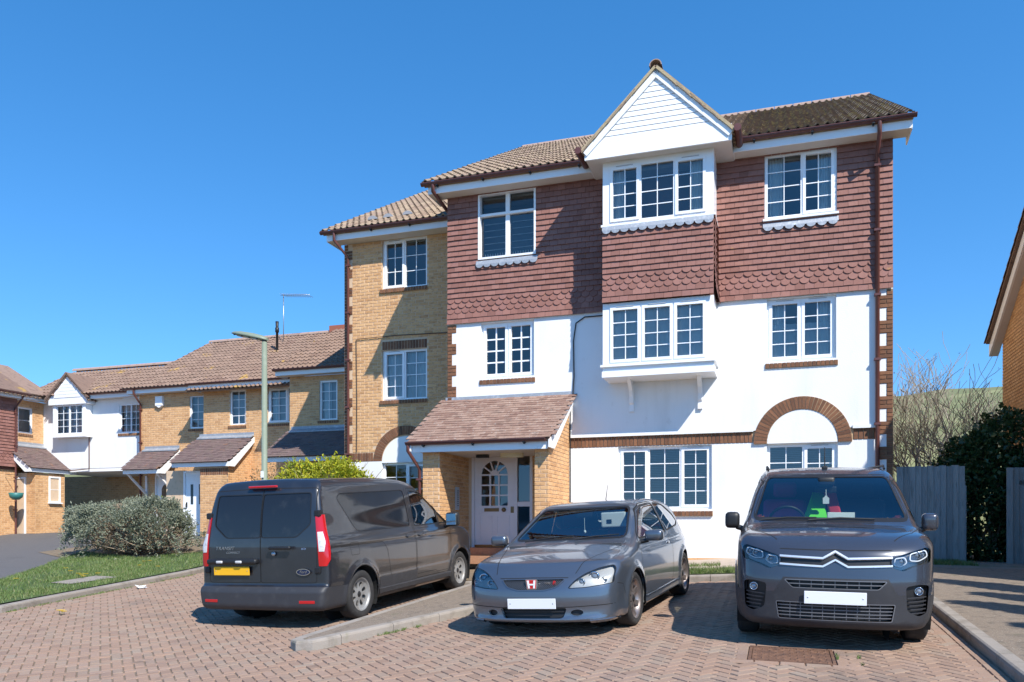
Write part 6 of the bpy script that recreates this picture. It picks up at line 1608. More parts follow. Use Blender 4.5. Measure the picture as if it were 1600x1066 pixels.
bp = K.panel('rear_bumper', [(-1.0, .2), (1.0, .2), (1.0, .50), (-1.0, .50)], 'x', -1, PLASTIC, .004, nmin=-.2)
for sg in (1, -1):
    fs = K.cut([(-2.5, .2), (-2.5, .52), (-2.0, .5), (-1.93, .2)], 'y', sg, -.1)
    if fs: obj('bumper_corner', K.to_mesh('bumper_corner', fs, PLASTIC, .004), van)
    K.ribbon('bumper_reflector', [(sg * .58, .335), (sg * .78, .335)], 'x', -1, .05, REDL, .008, bp, raised=True)
fbm = K.panel('front_bumper', [(-1, .2), (1, .2), (1, .6), (-1, .6)], 'x', 1, PLASTIC, .003, nmin=.0)
# glass
wsp = rpoly([(-.74, 1.2), (.74, 1.2), (.6, 1.72), (-.6, 1.72)], .06); K.panel('windscreen', wsp, 'x', 1, CARGLASS, -.004); K.ribbon('windscreen_seal', wsp, 'x', 1, .03, SEALR, .001, None, True)
fdw = rpoly([(.06, 1.15), (.84, 1.15), (.84, 1.48), (.58, 1.62), (.36, 1.665), (.09, 1.675)], .03); qw = rpoly([(.885, 1.15), (1.2, 1.15), (.885, 1.44)], .02)
sdw = rpoly([(-1.52, 1.15), (-.06, 1.15), (-.06, 1.69), (-1.75, 1.66), (-1.84, 1.6)], .08)
dpoly = rpoly([(-.005, .37), (1.08, .37), (1.16, .6), (1.18, 1.0), (1.27, 1.13), (.9, 1.475), (.62, 1.645), (.36, 1.70), (.03, 1.715)], .04)
for sg in (1, -1):
    w1_ = K.panel('door_window', fdw, 'y', sg, CARGLASS, -.005); w2_ = K.panel('quarter_window', qw, 'y', sg, CARGLASS, -.005)
    sw_ = K.panel('side_panel_window', sdw, 'y', sg, DARKGL, -.003); K.ribbon('window_seal', sdw, 'y', sg, .012, SEALR, .001, sw_, True)
    d_ = K.panel('front_door', dpoly, 'y', sg, VP, 0); w1_.parent = d_; w2_.parent = d_
    K.ribbon('window_seal', fdw, 'y', sg, .02, SEALR, .001, d_, True); K.ribbon('window_seal', qw, 'y', sg, .02, SEALR, .001, d_, True)
    K.ribbon('door_gap', dpoly, 'y', sg, .008, SEAM, .001, d_, True)
    sl_ = [(-.02, 1.72), (-.02, .40), (-.28, .40), (-.34, .36), (-.66, .36), (-.72, .41), (-.80, .60), (-.86, .86), (-.95, .98), (-1.98, .98)]
    K.ribbon('sliding_door_gap', sl_, 'y', sg, .009, SEAM, .001, d_ if False else None)
    K.ribbon('door_step_line', [(.02, .43), (.62, .43), (.68, .40), (1.05, .40)], 'y', sg, .008, SEAM, .001, d_)
    vs, fs = rbox((.10, sg * .905 - .02, .985), (.30, sg * .905 + .02, 1.025), .015); mb = MB(); mb.mesh(vs, fs, 0, True); obj('door_handle', mb.data('door_handle', VP), d_)
    vs, fs = rbox((-.27, sg * .905 - .02, .985), (-.09, sg * .905 + .02, 1.025), .015); mb = MB(); mb.mesh(vs, fs, 0, True); obj('sliding_door_handle', mb.data('sliding_door_handle', VP), van)
    mirror(van, 1.02, sg * .93, 1.2, sg, BLACK, .2, .22)
    K.ribbon('sill_trim', [(-1.12, .31), (1.12, .31)], 'y', sg, .1, PLASTIC, .012, None, raised=True)
    K.ribbon('wing_gap', [(1.2, 1.02), (1.3, 1.04)], 'y', sg, .008, SEAM, .001)
# tail gate details
mb = MB(); vs, fs = rbox((-2.40, -.46, .985), (-2.36, -.16, 1.025), .015); mb.mesh(vs, fs, 0, True); obj('door_handle', mb.data('door_handle', BLACK), rd[-1])
mb = MB(); v, f = lathe([(0, .02), (.022, .018), (.028, 0)], 16); mb.mesh([(-2.345 - q[1], -.2 + q[0], .93 + q[2]) for q in v], f, 0, True); obj('lock', mb.data('lock', STEEL), rd[-1])
mb = MB(); vs, fs = rbox((-2.41, .02, .80), (-2.33, .74, .87), .03, 3); mb.mesh(vs, fs, 0, True); obj('plate_lamp_bar', mb.data('plate_lamp_bar', BLACK), rd[1])
for y in (.26, .54):
    mb = MB(); vs, fs = rbox((-2.425, y - .045, .815), (-2.395, y + .045, .85), .012); mb.mesh(vs, fs, 0, True); obj('plate_lamp', mb.data('plate_lamp', mat('lamp_white', (.5, .5, .5), .2)), rd[1])
plate(van, -2.368, .40, .715, -1, PLY).parent = rd[1]
mb = MB(); vs, fs = rbox((-2.235, -.2, 1.76), (-2.19, .2, 1.79), .012); mb.mesh(vs, fs); obj('brake_light', mb.data('brake_light', REDL), van)
def on_rear(y, z): r = K.hit(y, z, 'x', -1); return r[0]
CH2 = mat('worn_chrome', (.5, .5, .5), .35, .9)
p = on_rear(.5, 1.0); o = obj('badge_lettering', text_mesh('TRANSIT', .062, CH2, .002, .25, .0, 1.15), rd[1]); o.matrix_local = facing(p.x - .004, .52, 1.0, -1)
o = obj('badge_lettering', text_mesh('CONNECT', .038, CH2, .002, .25, 0, 1.1), rd[1]); o.matrix_local = facing(p.x - .006, .4, .945, -1)
mb = MB(); n = 28
mb.prism([(.095 * math.cos(2 * math.pi * k / n), .042 * math.sin(2 * math.pi * k / n)) for k in range(n)], lambda a, b, d: (-2.343 - d, -.6 + a, .70 + b), 0, .008); bo = obj('badge', mb.fixed('badge', CHROME), rd[-1])
mb = MB(); mb.prism([(.085 * math.cos(2 * math.pi * k / n), .034 * math.sin(2 * math.pi * k / n)) for k in range(n)], lambda a, b, d: (-2.351 - d, -.6 + a, .70 + b), 0, .002); obj('badge_field', mb.fixed('badge_field', mat('badge_blue', (.008, .016, .05), .3)), bo)
o = obj('badge_lettering', text_mesh('Ford', .05, CHROME, .001, .35, .0), bo); o.matrix_local = facing(-2.3535, -.6, .702, -1)
o = obj('badge_lettering', text_mesh('ECO', .03, mat('badge_steel_blue', (.25, .35, .55), .3, .4), .002), rd[-1]); o.matrix_local = facing(on_rear(-.6, 1.0).x - .003, -.6, .985, -1)
for sg in (1, -1):
    for z in (1.42, .72):
        mb = MB(); y = .79 if z < 1 else .775; vs, fs = rbox((-2.33 if z < 1 else -2.27, sg * y - .03, z - .04), (-2.25 if z < 1 else -2.19, sg * y + .045, z + .04), .015); mb.mesh(vs, fs); obj('door_hinge', mb.data('door_hinge', BLACK), rd[sg])
hv = lambda r, a: .40 < r < .78 and abs(((a * 8 / (2 * math.pi)) % 1) - .5) < .26 * (1 - ((r - .59) / .22) ** 4)
STW = mat('silver_steel_wheel', (.3, .295, .285), .5, .4, spots=(((.2, .17, .14), 9, .5, .7, .6),))
for x in (1.531, -1.531):
    for sg in (1, -1): wheel(van, x, sg * .80, sg, .325, .215, .2, STW, hv, dish=.03)
K.ribbon('fuel_flap_gap', rpoly([(-1.78, .86), (-1.58, .86), (-1.58, 1.02), (-1.78, 1.02)], .03), 'y', -1, .006, SEAM, .001, None, True)
for sg in (1, -1):
    hp = rpoly([(.42, .78), (.84, .9), (.86, 1.05), (.6, .98)], .03); K.panel('headlight', hp, 'x', 1, LENS, .002, back=('lamp_housing', LAMPIN, -.03), nmin=.02)
K.panel('grille', rpoly([(-.4, .62), (.4, .62), (.5, .78), (-.5, .78)], .03), 'x', 1, BLACK, -.01); plate(van, 2.425, 0, .5, 1, PLW)
K.finish(VP, TRIM)
mb = MB(); mb.prism([(1.45, .7), (1.45, 1.13), (.95, 1.12), (.8, .95), (.85, .7)], lambda a, b, d: (a, d, b), -.8, .8); placed(van, 'dashboard', mb, TRIM)
seat(van, .3, -.42, .62, TRIM); seat(van, .3, .42, .62, TRIM); steering(van, .82, -.42, 1.08)
mb = MB(); mb.box((-.25, -.68, .45), (-.22, .68, 1.66)); placed(van, 'bulkhead', mb, TRIM)
# ------------------------------------------------------------------ blue-grey hatchback
HPT = paint('blue_grey_metallic', (.115, .135, .165), .28, .65, None)
sp = dict(ext=(-2.05, 2.27), hw=.8475, ht=1.425, zb=.16, zc=.52, crown=.04, axles=(1.285, -1.285), wr=.308, arch=.345, flare=.022,
    top=[(-2.0, .98), (-1.9, 1.08), (-1.7, 1.23), (-1.4, 1.345), (-1.0, 1.405), (-.5, 1.427), (-.05, 1.415), (.12, 1.385), (.26, 1.325), (1.0, .975), (1.12, .935), (1.3, .90), (1.6, .855), (1.9, .79), (2.08, .715), (2.2, .6)],
    plan=[(-2.0, .66), (-1.75, .77), (-1.3, .835), (-.6, .8475), (.9, .8475), (1.4, .8475), (1.8, .82), (2.05, .75), (2.2, .64)],
    side=[(.14, -.06), (.2, -.03), (.3, -.008), (.5, 0), (.7, -.002), (.82, -.018), (.9, -.05), (1.1, -.12), (1.3, -.195), (1.43, -.25)],
    front=[(.14, 2.13), (.19, 2.185), (.24, 2.17), (.3, 2.165), (.4, 2.175), (.5, 2.165), (.62, 2.12), (.75, 2.0), (1.0, 1.95)], rear=[(.16, -1.93), (.3, -1.97), (.55, -1.98), (.62, -1.94), (1.0, -1.9), (1.2, -1.82), (1.45, -1.7)],
    fc=.25, fp=2.6, rc=.12, k1=.1, k2=.09, k3=.08,
    creases=(lambda x, z: .02 * np.exp(-((z - .2) / .035) ** 2) * (np.abs(x) < 1.0), lambda x, z: -.012 * np.exp(-((z - .84) / .03) ** 2) * (x < .9)))
hx, hy = ground_px(986, 977, 0); rx, ry = ground_px(1064, 929, 0); a_ = W(hx, hy); b_ = W(rx, ry); dv = Vector((a_.x - b_.x, a_.y - b_.y)).normalized()
lf = Vector((-dv.y, dv.x)); ctr = Vector((a_.x, a_.y)) - dv * 1.285 - lf * .80
hat = car_root('hatchback_car', 'blue grey hatchback with a red badge on its mesh grille, between the two vans', 'car', (ctr.x, ctr.y), math.degrees(math.atan2(dv.x, dv.y)))
K = Car(hat, sp, .03); arches(K, sp); hat.scale = (1.0, 1.045, .97)
wsp = rpoly([(-.66, .985), (.66, .985), (.535, 1.335), (-.535, 1.335)], .06); ws = K.panel('windscreen', wsp, 'x', 1, CARGLASS, -.003)
K.ribbon('windscreen_seal', wsp, 'x', 1, .022, SEALR, .001, ws, True)
rwp = rpoly([(-.5, 1.07), (.5, 1.07), (.46, 1.31), (-.46, 1.31)], .05); K.panel('rear_window', rwp, 'x', -1, CARGLASS, -.003, nmin=.05)
dwp = rpoly([(.80, .955), (.74, 1.02), (.28, 1.275), (.08, 1.335), (-.42, 1.355), (-.50, .965)], .03); qwp = rpoly([(-.585, .97), (-.50, 1.35), (-.95, 1.32), (-1.32, 1.17), (-1.46, 1.06), (-1.3, 1.01)], .05)
dpl = rpoly([(.90, .3), (.96, .5), (.95, .80), (.86, .945), (.74, 1.03), (.27, 1.295), (.08, 1.36), (-.45, 1.38), (-.53, .96), (-.60, .75), (-.58, .45), (-.48, .27)], .04)
for sg in (1, -1):
    w_ = K.panel('door_window', dwp, 'y', sg, CARGLASS, -.004); q_ = K.panel('quarter_window', qwp, 'y', sg, CARGLASS, -.004)
    d_ = K.panel('door', dpl, 'y', sg, HPT, 0); w_.parent = d_
    K.ribbon('window_seal', dwp, 'y', sg, .024, SEALR, .001, d_, True); K.ribbon('window_seal', qwp, 'y', sg, .02, SEALR, .001, q_, True); K.ribbon('door_gap', dpl, 'y', sg, .007, SEAM, .001, d_, True)
    vs, fs = rbox((-.50, sg * .815 - .018, .795), (-.36, sg * .815 + .018, .835), .014); mb = MB(); mb.mesh(vs, fs, 0, True); obj('door_handle', mb.data('door_handle', HPT), d_)
    mirror(hat, .74, sg * .84, .985, sg, HPT, .2, .13)
    K.ribbon('side_skirt_line', [(-.86, .28), (-.6, .285), (.85, .275)], 'y', sg, .02, CHROME if False else HPT, .01, None, raised=True)
    K.ribbon('bonnet_gap', [(2.02, sg * .43), (1.7, sg * .52), (1.3, sg * .63), (1.05, sg * .7)], 'z', 1, .007, SEAM, .001)
    K.ribbon('bumper_gap', [(1.68, .42), (1.72, .53), (1.86, .555)], 'y', sg, .006, SEAM, .001)
    hp = rpoly([(sg * .375, .53), (sg * .44, .61), (sg * .53, .675), (sg * .64, .72), (sg * .765, .745), (sg * .79, .70), (sg * .785, .565), (sg * .55, .535)], .025)
    hl_ = K.panel('headlight', hp, 'x', 1, LENS, .003, back=('lamp_housing', LAMPIN, -.03), nmin=.02); K.ribbon('lamp_seal', hp, 'x', 1, .007, SEAM, .001, hl_, True)
    for (y, z, r) in ((.605, .635, .055), (.49, .585, .042), (.70, .60, .03)):
        p_ = K.hit(sg * y, z, 'x', 1); lamp_unit(hl_, p_[0].x - .03 - r * .35, sg * y, z, r) if p_ else None
    fp = [(sg * (.455 + .062 * math.cos(2 * math.pi * k / 18)), .272 + .036 * math.sin(2 * math.pi * k / 18)) for k in range(18)]
    K.panel('fog_recess', fp if sg > 0 else fp[::-1], 'x', 1, BLACK, -.03)
    K.ribbon('fog_bezel', fp, 'x', 1, .01, HPT, .004, None, True, raised=True)
gp = rpoly([(-.345, .63), (.345, .63), (.27, .548), (.14, .515), (-.14, .515), (-.27, .548)], .03)
gr = K.panel('grille', gp, 'x', 1, BLACK, -.025); mb = MB()
for k in range(-36, 37):
    for s_ in (1, -1):
        x0 = k * .022; l = [(x0 - .08 * s_, .50), (x0 + .08 * s_, .64)]; seg = []
        for t in range(15):
            q = (l[0][0] + (l[1][0] - l[0][0]) * t / 14, l[0][1] + (l[1][1] - l[0][1]) * t / 14)
            if inpoly(q[0], q[1], gp): seg.append(q)
        if len(seg) > 1: K.ribbon('x', [seg[0], seg[-1]], 'x', 1, .0035, None, -.008, mb=mb, step=.04)
o = obj('grille_mesh', mb.data('grille_mesh', mat('grille_grey', (.1, .105, .115), .4, .4)), gr); o['kind'] = 'stuff'
K.ribbon('grille_surround', gp, 'x', 1, .014, HPT, .006, gr, True, raised=True)
ip = rpoly([(-.36, .325), (.36, .325), (.32, .215), (-.32, .215)], .03); it = K.panel('lower_intake', ip, 'x', 1, BLACK, -.05)
for z in (.25, .285): K.ribbon('intake_bar', [(-.33, z), (.33, z)], 'x', 1, .012, BLACK, -.02, it)
K.ribbon('bumper_lip', [(-.80, .185), (-.5, .175), (0, .172), (.5, .175), (.80, .185)], 'x', 1, .035, HPT, .014, None, raised=True)
K.ribbon('bumper_line', [(-.79, .345), (-.4, .333), (.4, .333), (.79, .345)], 'x', 1, .008, SEAM, .001)
K.ribbon('bonnet_gap', [(-.37, .64), (0, .645), (.37, .64)], 'x', 1, .007, SEAM, .001)
plate(hat, 2.182, 0, .375, 1, PLW)
# badge: red plate with a bright H, and the small model script
RB = mat('badge_red', (.5, .01, .015), .2, coat=.7); xb = K.hit(0, .58, 'x', 1)[0].x + .012
mb = MB(); mb.prism([(-.062, .635), (.062, .635), (.052, .528), (-.052, .528)], lambda a, b, d: (xb + d, a, b), -.02, 0); bo = obj('badge', mb.fixed('badge', CHROME), gr)
mb = MB(); mb.prism([(-.054, .628), (.054, .628), (.045, .535), (-.045, .535)], lambda a, b, d: (xb + d, a, b), 0, .002); obj('badge_field', mb.fixed('badge_field', RB), bo)
mb = MB()
for s_ in (-1, 1): mb.prism([(s_ * .047, .624), (s_ * .026, .624), (s_ * .018, .539), (s_ * .036, .539)], lambda a, b, d: (xb + d, a, b), .002, .006)
mb.prism([(-.022, .588), (.022, .588), (.021, .572), (-.021, .572)], lambda a, b, d: (xb + d, a, b), .002, .0055); obj('badge_letter', mb.fixed('badge_letter', mat('bright_badge', (.8, .8, .82), .25)), bo)
o = obj('badge_lettering', text_mesh('TYPE', .03, CHROME, .002, .2), gr); o.matrix_local = facing(K.hit(.18, .59, 'x', 1)[0].x + .004, .165, .588, 1)
o = obj('badge_lettering', text_mesh('R', .055, RB, .002, .2, .002), gr); o.matrix_local = facing(K.hit(.24, .59, 'x', 1)[0].x + .004, .235, .592, 1)
hh = lambda r, a: .3 < r < .93 and abs(((a * 7 / (2 * math.pi)) % 1) - .5) < (.32 if r > .45 else .2)
ALLOY = mat('bronze_alloy', (.34, .29, .27), .35, .8)
for x in (1.285, -1.285):
    for sg in (1, -1): wheel(hat, x, sg * .745, sg, .308, .222, .2, ALLOY, hh, dish=.02)
wiper(K, 'wiper', [(.1, .965), (.3, .99), (.58, 1.0)], hat); wiper(K, 'wiper', [(-.5, .955), (-.3, .985), (.06, 1.005)], hat)
mb = MB(); r_ = K.hit(-.62, 0, 'z', 1)[0]; mb.tube([r_, r_ + Vector((-.12, .0, .2))], [.006, .003], 6); placed(hat, 'aerial', mb, BLACK)
tl = rpoly([(-1.98, .72), (-1.7, .76), (-1.78, 1.0), (-1.95, 1.0)], .03)
for sg in (1, -1): K.panel('tail_lamp', tl, 'y', sg, REDL, .002, nmin=.02)
K.finish(HPT, TRIML)
mb = MB(); mb.prism([(1.12, .6), (1.12, .93), (.72, .93), (.58, .85), (.62, .6)], lambda a, b, d: (a, d, b), -.66, .66); placed(hat, 'dashboard', mb, TRIM)
RED = mat('red_seat_cloth', (.2, .02, .025), .9)
seat(hat, -.05, -.36, .38, RED); seat(hat, -.05, .36, .38, RED); steering(hat, .5, -.36, .82)
mb = MB(); v, f = rbox((-1.15, -.55, .4), (-.75, .55, .62), .06); mb.mesh(v, f, 0, True); v, f = rbox((-1.3, -.55, .5), (-1.12, .55, .98), .06); mb.mesh(v, f, 0, True); placed(hat, 'rear_seat', mb, TRIM, fix=False)
mb = MB(); v, f = rbox((.30, -.1, 1.22), (.33, .1, 1.29), .02); mb.mesh(v, f); placed(hat, 'rear_view_mirror', mb, BLACK, fix=False)
mb = MB(); mb.tube([(.32, .0, 1.22), (.33, .0, 1.06)], .003, 5); v, f = lathe([(.002, -.012), (.018, 0), (.002, .012)], 10); mb.mesh([(.33 + q[1], q[0], 1.035 + q[2] * 1.5) for q in v], f, 0, True); pd = thing('pendant', 'white drop shaped pendant hanging behind the hatchback windscreen', 'pendant', (0, 0, 0)); pd.matrix_world = hat.matrix_world; obj('drop', mb.data('drop', UPVC), pd)
pk = thing('sun_shade', 'white sun shade panel with a black square propped inside the hatchback', 'sun shade', (0, 0, 0)); pk.matrix_world = hat.matrix_world
mb = MB(); v, f = rbox((.26, .2, 1.08), (.30, .5, 1.27), .015); mb.mesh(v, f); obj('panel', mb.data('panel', UPVC), pk); mb = MB(); mb.box((.298, .27, 1.13), (.305, .33, 1.18)); obj('square', mb.data('square', BLACK), pk)
# ------------------------------------------------------------------ grey van on the right, facing the viewer
BPT = paint('grey_metallic', (.045, .05, .066), .26, .3, ((.1, .1, .105), 3, .55, .85, .25))
sp = dict(ext=(-2.22, 2.38), hw=.885, ht=1.67, zb=.2, zc=.7, crown=.04, axles=(1.39, -1.395), wr=.325, arch=.375, flare=.02,
    top=[(-2.2, 1.52), (-2.0, 1.6), (-1.5, 1.65), (-.6, 1.665), (0, 1.66), (.25, 1.64), (.45, 1.59), (.65, 1.50), (1.25, 1.135), (1.36, 1.095), (1.5, 1.08), (1.8, 1.055), (2.05, 1.01), (2.2, .95), (2.32, .84)],
    plan=[(-2.2, .78), (-1.9, .85), (-1.3, .88), (0, .885), (1.3, .885), (1.75, .87), (2.1, .80), (2.32, .68)],
    side=[(.18, -.07), (.3, -.03), (.45, -.008), (.65, 0), (.9, -.004), (1.0, -.022), (1.08, -.055), (1.35, -.13), (1.55, -.19), (1.67, -.22)],
    front=[(.2, 2.22), (.28, 2.275), (.4, 2.28), (.6, 2.29), (.72, 2.275), (.85, 2.25), (.98, 2.16), (1.1, 2.0), (1.8, 2.0)], rear=[(.2, -2.1), (.5, -2.14), (1.0, -2.12), (1.8, -2.0)],
    fc=.26, fp=2.8, rc=.1, k1=.1, k2=.085, k3=.08)
wf = Vector((3.09, 7.945)); hd = 180 + 18.2; dv = Vector((math.sin(math.radians(hd)), math.cos(math.radians(hd)))); ctr = wf - dv * 1.39
mpv = car_root('parked_van', 'dark grey van with a double chevron grille facing the viewer on the right', 'van', (ctr.x, ctr.y), hd)
K = Car(mpv, sp, .032); arches(K, sp); mpv.scale = (1, .975, 1)
wsp = rpoly([(-.735, 1.125), (.735, 1.125), (.61, 1.56), (-.61, 1.56)], .06); ws = K.panel('windscreen', wsp, 'x', 1, CARGLASS, -.003); K.ribbon('windscreen_seal', wsp, 'x', 1, .035, SEALR, .001, ws, True)
for sg in (1, -1):
    dw = rpoly([(-.02, 1.07), (.95, 1.07), (.55, 1.48), (.3, 1.53), (.0, 1.54)], .04); qn_ = rpoly([(1.0, 1.07), (1.2, 1.08), (.99, 1.24)], .02)
    dp = rpoly([(-.06, .4), (1.02, .4), (1.06, .9), (1.25, 1.06), (.6, 1.5), (.3, 1.56), (-.04, 1.57)], .04)
    w_ = K.panel('door_window', dw, 'y', sg, CARGLASS, -.004); q_ = K.panel('quarter_window', qn_, 'y', sg, CARGLASS, -.004); d_ = K.panel('front_door', dp, 'y', sg, BPT, 0); w_.parent = d_; q_.parent = d_
    K.ribbon('window_seal', dw, 'y', sg, .02, SEALR, .001, d_, True); K.ribbon('door_gap', dp, 'y', sg, .008, SEAM, .001, d_, True)
    mirror(mpv, .98, sg * .885, 1.10, sg, BLACK if sg < 0 else BPT, .15, .17)
    K.ribbon('bonnet_gap', [(2.08, sg * .50), (1.8, sg * .68), (1.4, sg * .80)], 'z', 1, .008, SEAM, .001)
    hp = rpoly([(sg * .475, .755), (sg * .48, .84), (sg * .62, .885), (sg * .775, .925), (sg * .81, .90), (sg * .80, .80), (sg * .66, .765), (sg * .56, .725)], .02)
    hl_ = K.panel('headlight', hp, 'x', 1, LENS, .003, back=('lamp_housing', mat('lamp_dark_housing', (.16, .17, .19), .25, .8), -.035), nmin=.02)
    in1 = rpoly([(sg * .49, .775), (sg * .5, .835), (sg * .58, .845), (sg * .60, .80), (sg * .555, .765)], .015); in2 = rpoly([(sg * .625, .815), (sg * .63, .875), (sg * .77, .905), (sg * .785, .85), (sg * .70, .81)], .02)
    for q in (in1, in2): K.ribbon('daylight_strip', q, 'x', 1, .009, mat('daylight_white', (.75, .78, .82), .2), -.012, hl_, True)
    for (y, z, r) in ((.545, .805, .036), (.68, .855, .034), (.735, .865, .03)):
        p_ = K.hit(sg * y, z, 'x', 1); lamp_unit(hl_, p_[0].x - .04 - r * .2, sg * y, z, r) if p_ else None
    fp = rpoly([(sg * .585, .59), (sg * .60, .38), (sg * .70, .33), (sg * .775, .36), (sg * .79, .60), (sg * .70, .61)], .03); fb_ = K.panel('fog_recess', fp, 'x', 1, BLACK, -.035, nmin=.02)
    for k in range(5): K.ribbon('vent_slat', [(sg * (.605 + .01 * k), .49 - k * .033), (sg * .775, .50 - k * .035)], 'x', 1, .012, PLASTIC, -.01, fb_)
    p_ = K.hit(sg * .70, .55, 'x', 1)
    if p_: lamp_unit(fb_, p_[0].x - .03, sg * .70, .55, .036)
# grilles
def bar_grille(name, poly, bars, posts, bm_=None):
    g = K.panel(name, poly, 'x', 1, BLACK, -.045); m_ = mat('grille_bar_grey', (.16, .16, .17), .4, .3)
    for z, a, b in bars: K.ribbon('grille_bar', [(a, z), (b, z)], 'x', 1, .009, m_, -.008, g, raised=False)
    for y, a, b in posts: K.ribbon('grille_post', [(y, a), (y, b)], 'x', 1, .007, m_, -.014, g)
    K.ribbon('grille_edge', poly, 'x', 1, .008, m_, .002, g, True); return g
lp_ = rpoly([(-.50, .435), (.50, .435), (.475, .285), (-.475, .285)], .015)
bar_grille('lower_grille', lp_, [(z, -.485, .485) for z in (.405, .375, .345, .315)], [(y, .29, .43) for y in (-.38, -.29, -.19, -.1, 0, .1, .19, .29, .38)])
up = rpoly([(-.43, .635), (.43, .635), (.36, .565), (-.36, .565)], .015)
bar_grille('upper_grille', up, [(.60, -.4, .4)], [(y, .57, .63) for y in (-.3, -.2, -.1, 0, .1, .2, .3)])
ct = rpoly([(-.465, .765), (-.465, .845), (-.1, .83), (0, .87), (.1, .83), (.465, .845), (.465, .765), (.1, .75), (0, .795), (-.1, .75)], .008); cg = K.panel('chevron_grille', ct, 'x', 1, BLACK, -.015)
for dz in (0, -.07): K.ribbon('chevron', [(-.47, .838 + dz), (-.105, .825 + dz), (0, .883 + dz), (.105, .825 + dz), (.47, .838 + dz)], 'x', 1, .024 if dz == 0 else .022, mat('satin_chrome', (.8, .8, .82), .28, .55), .012, cg, raised=True, step=.012)
K.ribbon('tow_cover_gap', rpoly([(-.49, .49), (-.42, .49), (-.42, .55), (-.49, .55)], .01), 'x', 1, .004, SEAM, .001, None, True)
K.ribbon('bonnet_gap', [(-.47, .90), (-.1, .895), (0, .90), (.1, .895), (.47, .90)], 'x', 1, .007, SEAM, .001)
fbp = K.panel('front_bumper', [(-.95, .19), (.95, .19), (.95, .50), (.52, .52), (.44, .655), (-.44, .655), (-.52, .52), (-.95, .50)], 'x', 1, PLASTIC, .001, nmin=-.1)
for sg in (1, -1):
    fs = K.cut([(1.7, .19), (2.4, .19), (2.4, .5), (1.76, .5)], 'y', sg, -.1)
    if fs: obj('bumper_corner', K.to_mesh('bumper_corner', fs, PLASTIC, .001), mpv)
plate(mpv, 2.305, 0, .485, 1, PLW)
wiper(K, 'wiper', [(-.2, 1.105), (.1, 1.125), (.42, 1.115)], mpv); wiper(K, 'wiper', [(-.66, 1.1), (-.4, 1.125), (-.12, 1.125)], mpv)
r_ = K.hit(.25, .0, 'z', 1)[0]; mb = MB(); mb.tube([r_, r_ + Vector((-.06, 0, .24))], [.008, .004], 6); v, f = rbox((r_.x - .04, -.03, r_.z - .01), (r_.x + .04, .03, r_.z + .03), .012); mb.mesh(v, f); placed(mpv, 'aerial', mb, BLACK, fix=False)
for sg in (1, -1):
    mb = MB(); zt = K.hit(-.3, sg * .62, 'z', 1)[0].z; mb.tube([(.2, sg * .62, zt), (.1, sg * .62, zt + .035), (-1.7, sg * .62, zt + .03), (-1.8, sg * .62, zt - .01)], .013, 8); placed(mpv, 'roof_rail', mb, BLACK, fix=False)
STB = mat('dark_steel_wheel', (.08, .08, .085), .5, .5)
for x in (1.39, -1.395):
    for sg in (1, -1): wheel(mpv, x, sg * .765, sg, .325, .205, .205, STB, hv, dish=.02)
K.finish(BPT, TRIM)
mb = MB(); mb.prism([(1.36, .75), (1.36, 1.06), (1.0, 1.09), (.72, 1.0), (.78, .75)], lambda a, b, d: (a, d, b), -.80, .80); dash = placed(mpv, 'dashboard', mb, TRIM)
MAG = mat('purple_seat_cover', (.45, .05, .26), .9); seat(mpv, .2, -.42, .62, MAG); seat(mpv, .2, .42, .62, TRIM); steering(mpv, .72, -.40, 1.07)
mb = MB(); mb.box((-.25, -.62, .5), (-.22, .62, 1.52)); placed(mpv, 'bulkhead', mb, TRIM)
mb = MB(); v, f = rbox((.54, -.09, 1.45), (.62, .09, 1.55), .03); mb.mesh(v, f, 0, True); v, f = rbox((.52, -.11, 1.38), (.55, .11, 1.45), .02); mb.mesh(v, f); placed(mpv, 'rear_view_mirror', mb, BLACK, fix=False)
def cabin_item(name, label, cat, build):
    t = thing(name, label, cat, (0, 0, 0)); t.matrix_world = mpv.matrix_world @ Matrix.Translation((-.04, 0, -.085)); build(t); return t
def hv_vest(t):
    mb = MB(); mb.mesh([(.42, -.24, 1.1), (.44, .04, 1.08), (.3, .0, 1.45), (.29, -.12, 1.47), (.52, -.17, 1.11), (.52, .0, 1.1)], [(0, 1, 2, 3), (0, 4, 5, 1), (4, 3, 2, 5), (0, 3, 4), (1, 5, 2)]); obj('cloth', mb.data('cloth', mat('fluorescent_green', (.16, .8, .03), .8)), t)
cabin_item('hi_vis_vest', 'fluorescent green vest lying on the seats of the grey van', 'vest', hv_vest)
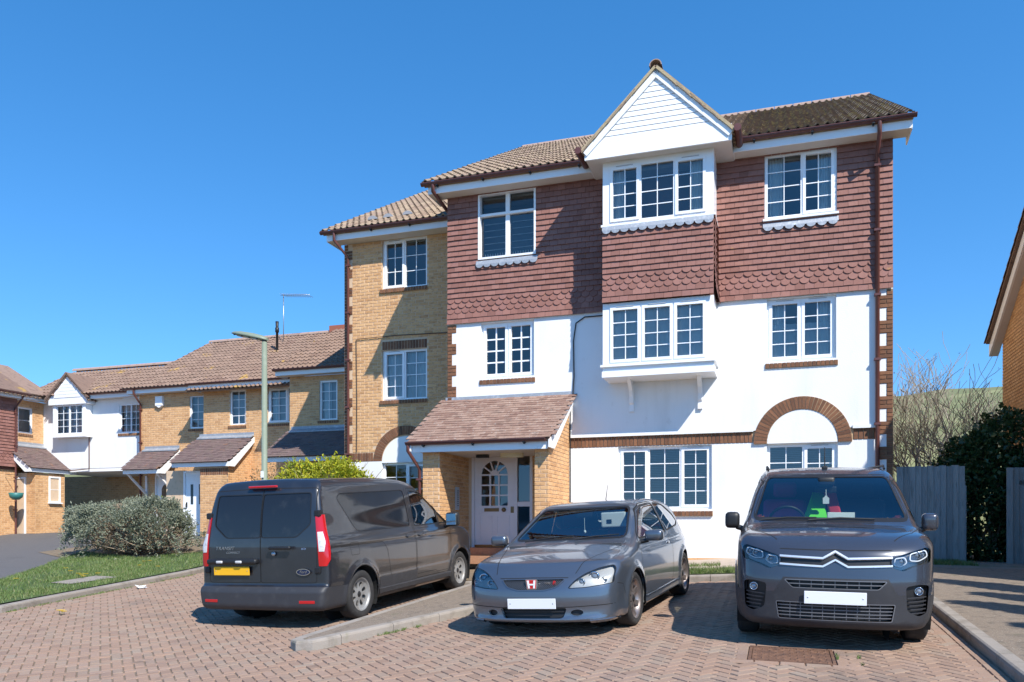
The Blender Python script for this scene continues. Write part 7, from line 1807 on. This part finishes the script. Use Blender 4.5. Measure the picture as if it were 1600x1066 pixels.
def redx(t):
    mb = MB(); v, f = rbox((0, -.05, -.02), (.05, .07, .42), .03, 3); mb.mesh(v, f, 0, True); o = obj('cover', mb.data('cover', mat('red_cloth', (.75, .04, .05), .8)), t); o.matrix_local = Matrix.Translation((.36, .12, 1.16)) @ Matrix.Rotation(.25, 4, 'X')
cabin_item('folded_coat', 'red folded coat leaning between the seats of the grey van', 'coat', redx)
def paperx(t):
    mb = MB(); v, f = rbox((1.0, -.02, 1.175), (1.2, .3, 1.19), .004); mb.mesh(v, f); v, f = rbox((.95, .0, 1.185), (.97, .26, 1.27), .004); mb.mesh(v, f); obj('sheet', mb.data('sheet', mat('paper', (.75, .74, .72), .8)), t)
cabin_item('document_tray', 'white papers on the dashboard of the grey van', 'papers', paperx)
ORG = mat('orange_petal', (.75, .2, .01), .6); DRY = mat('dried_stem', (.4, .2, .06), .8)
def flower(y):
    def fn(t):
        mb = MB(); rf_ = random.Random(int(abs(y) * 100))
        for k in range(26):
            a = rf_.uniform(0, 6.28); e = rf_.uniform(.1, 1.5); d = Vector((math.cos(a) * math.cos(e), math.sin(a) * math.cos(e), math.sin(e))); c = Vector((1.12, y, 1.19)); s_ = d.orthogonal().normalized() * .016; mb.face([c + d * .015, c + d * .045 + s_, c + d * .065, c + d * .045 - s_])
        obj('bloom', mb.data('bloom', ORG), t); mb = MB()
        for k in range(9): mb.tube([(1.1, y, 1.18), (1.1 + rf_.uniform(-.08, .05), y - math.copysign(rf_.uniform(.05, .2), y), 1.175 + rf_.uniform(0, .05))], .005, 5)
        obj('stems', mb.data('stems', DRY), t)
    return fn
cabin_item('dried_flower', 'orange flower on the dashboard by the steering wheel of the grey van', 'flower', flower(-.66)); cabin_item('dried_flower', 'orange flower on the passenger side of the grey van dashboard', 'flower', flower(.64))
def fresh(t):
    mb = MB(); mb.tube([(.63, .0, 1.5), (.66, .0, 1.43)], .003, 5); mb.prism([(-.03, 1.35), (.03, 1.35), (.032, 1.41), (.012, 1.425), (.012, 1.435), (-.012, 1.435), (-.012, 1.425), (-.032, 1.41)], lambda a, b, d: (.66 + d, a, b), 0, .006); obj('card', mb.data('card', UPVC), t)
cabin_item('air_freshener', 'small white bottle shaped air freshener hanging from the grey van mirror', 'air freshener', fresh)
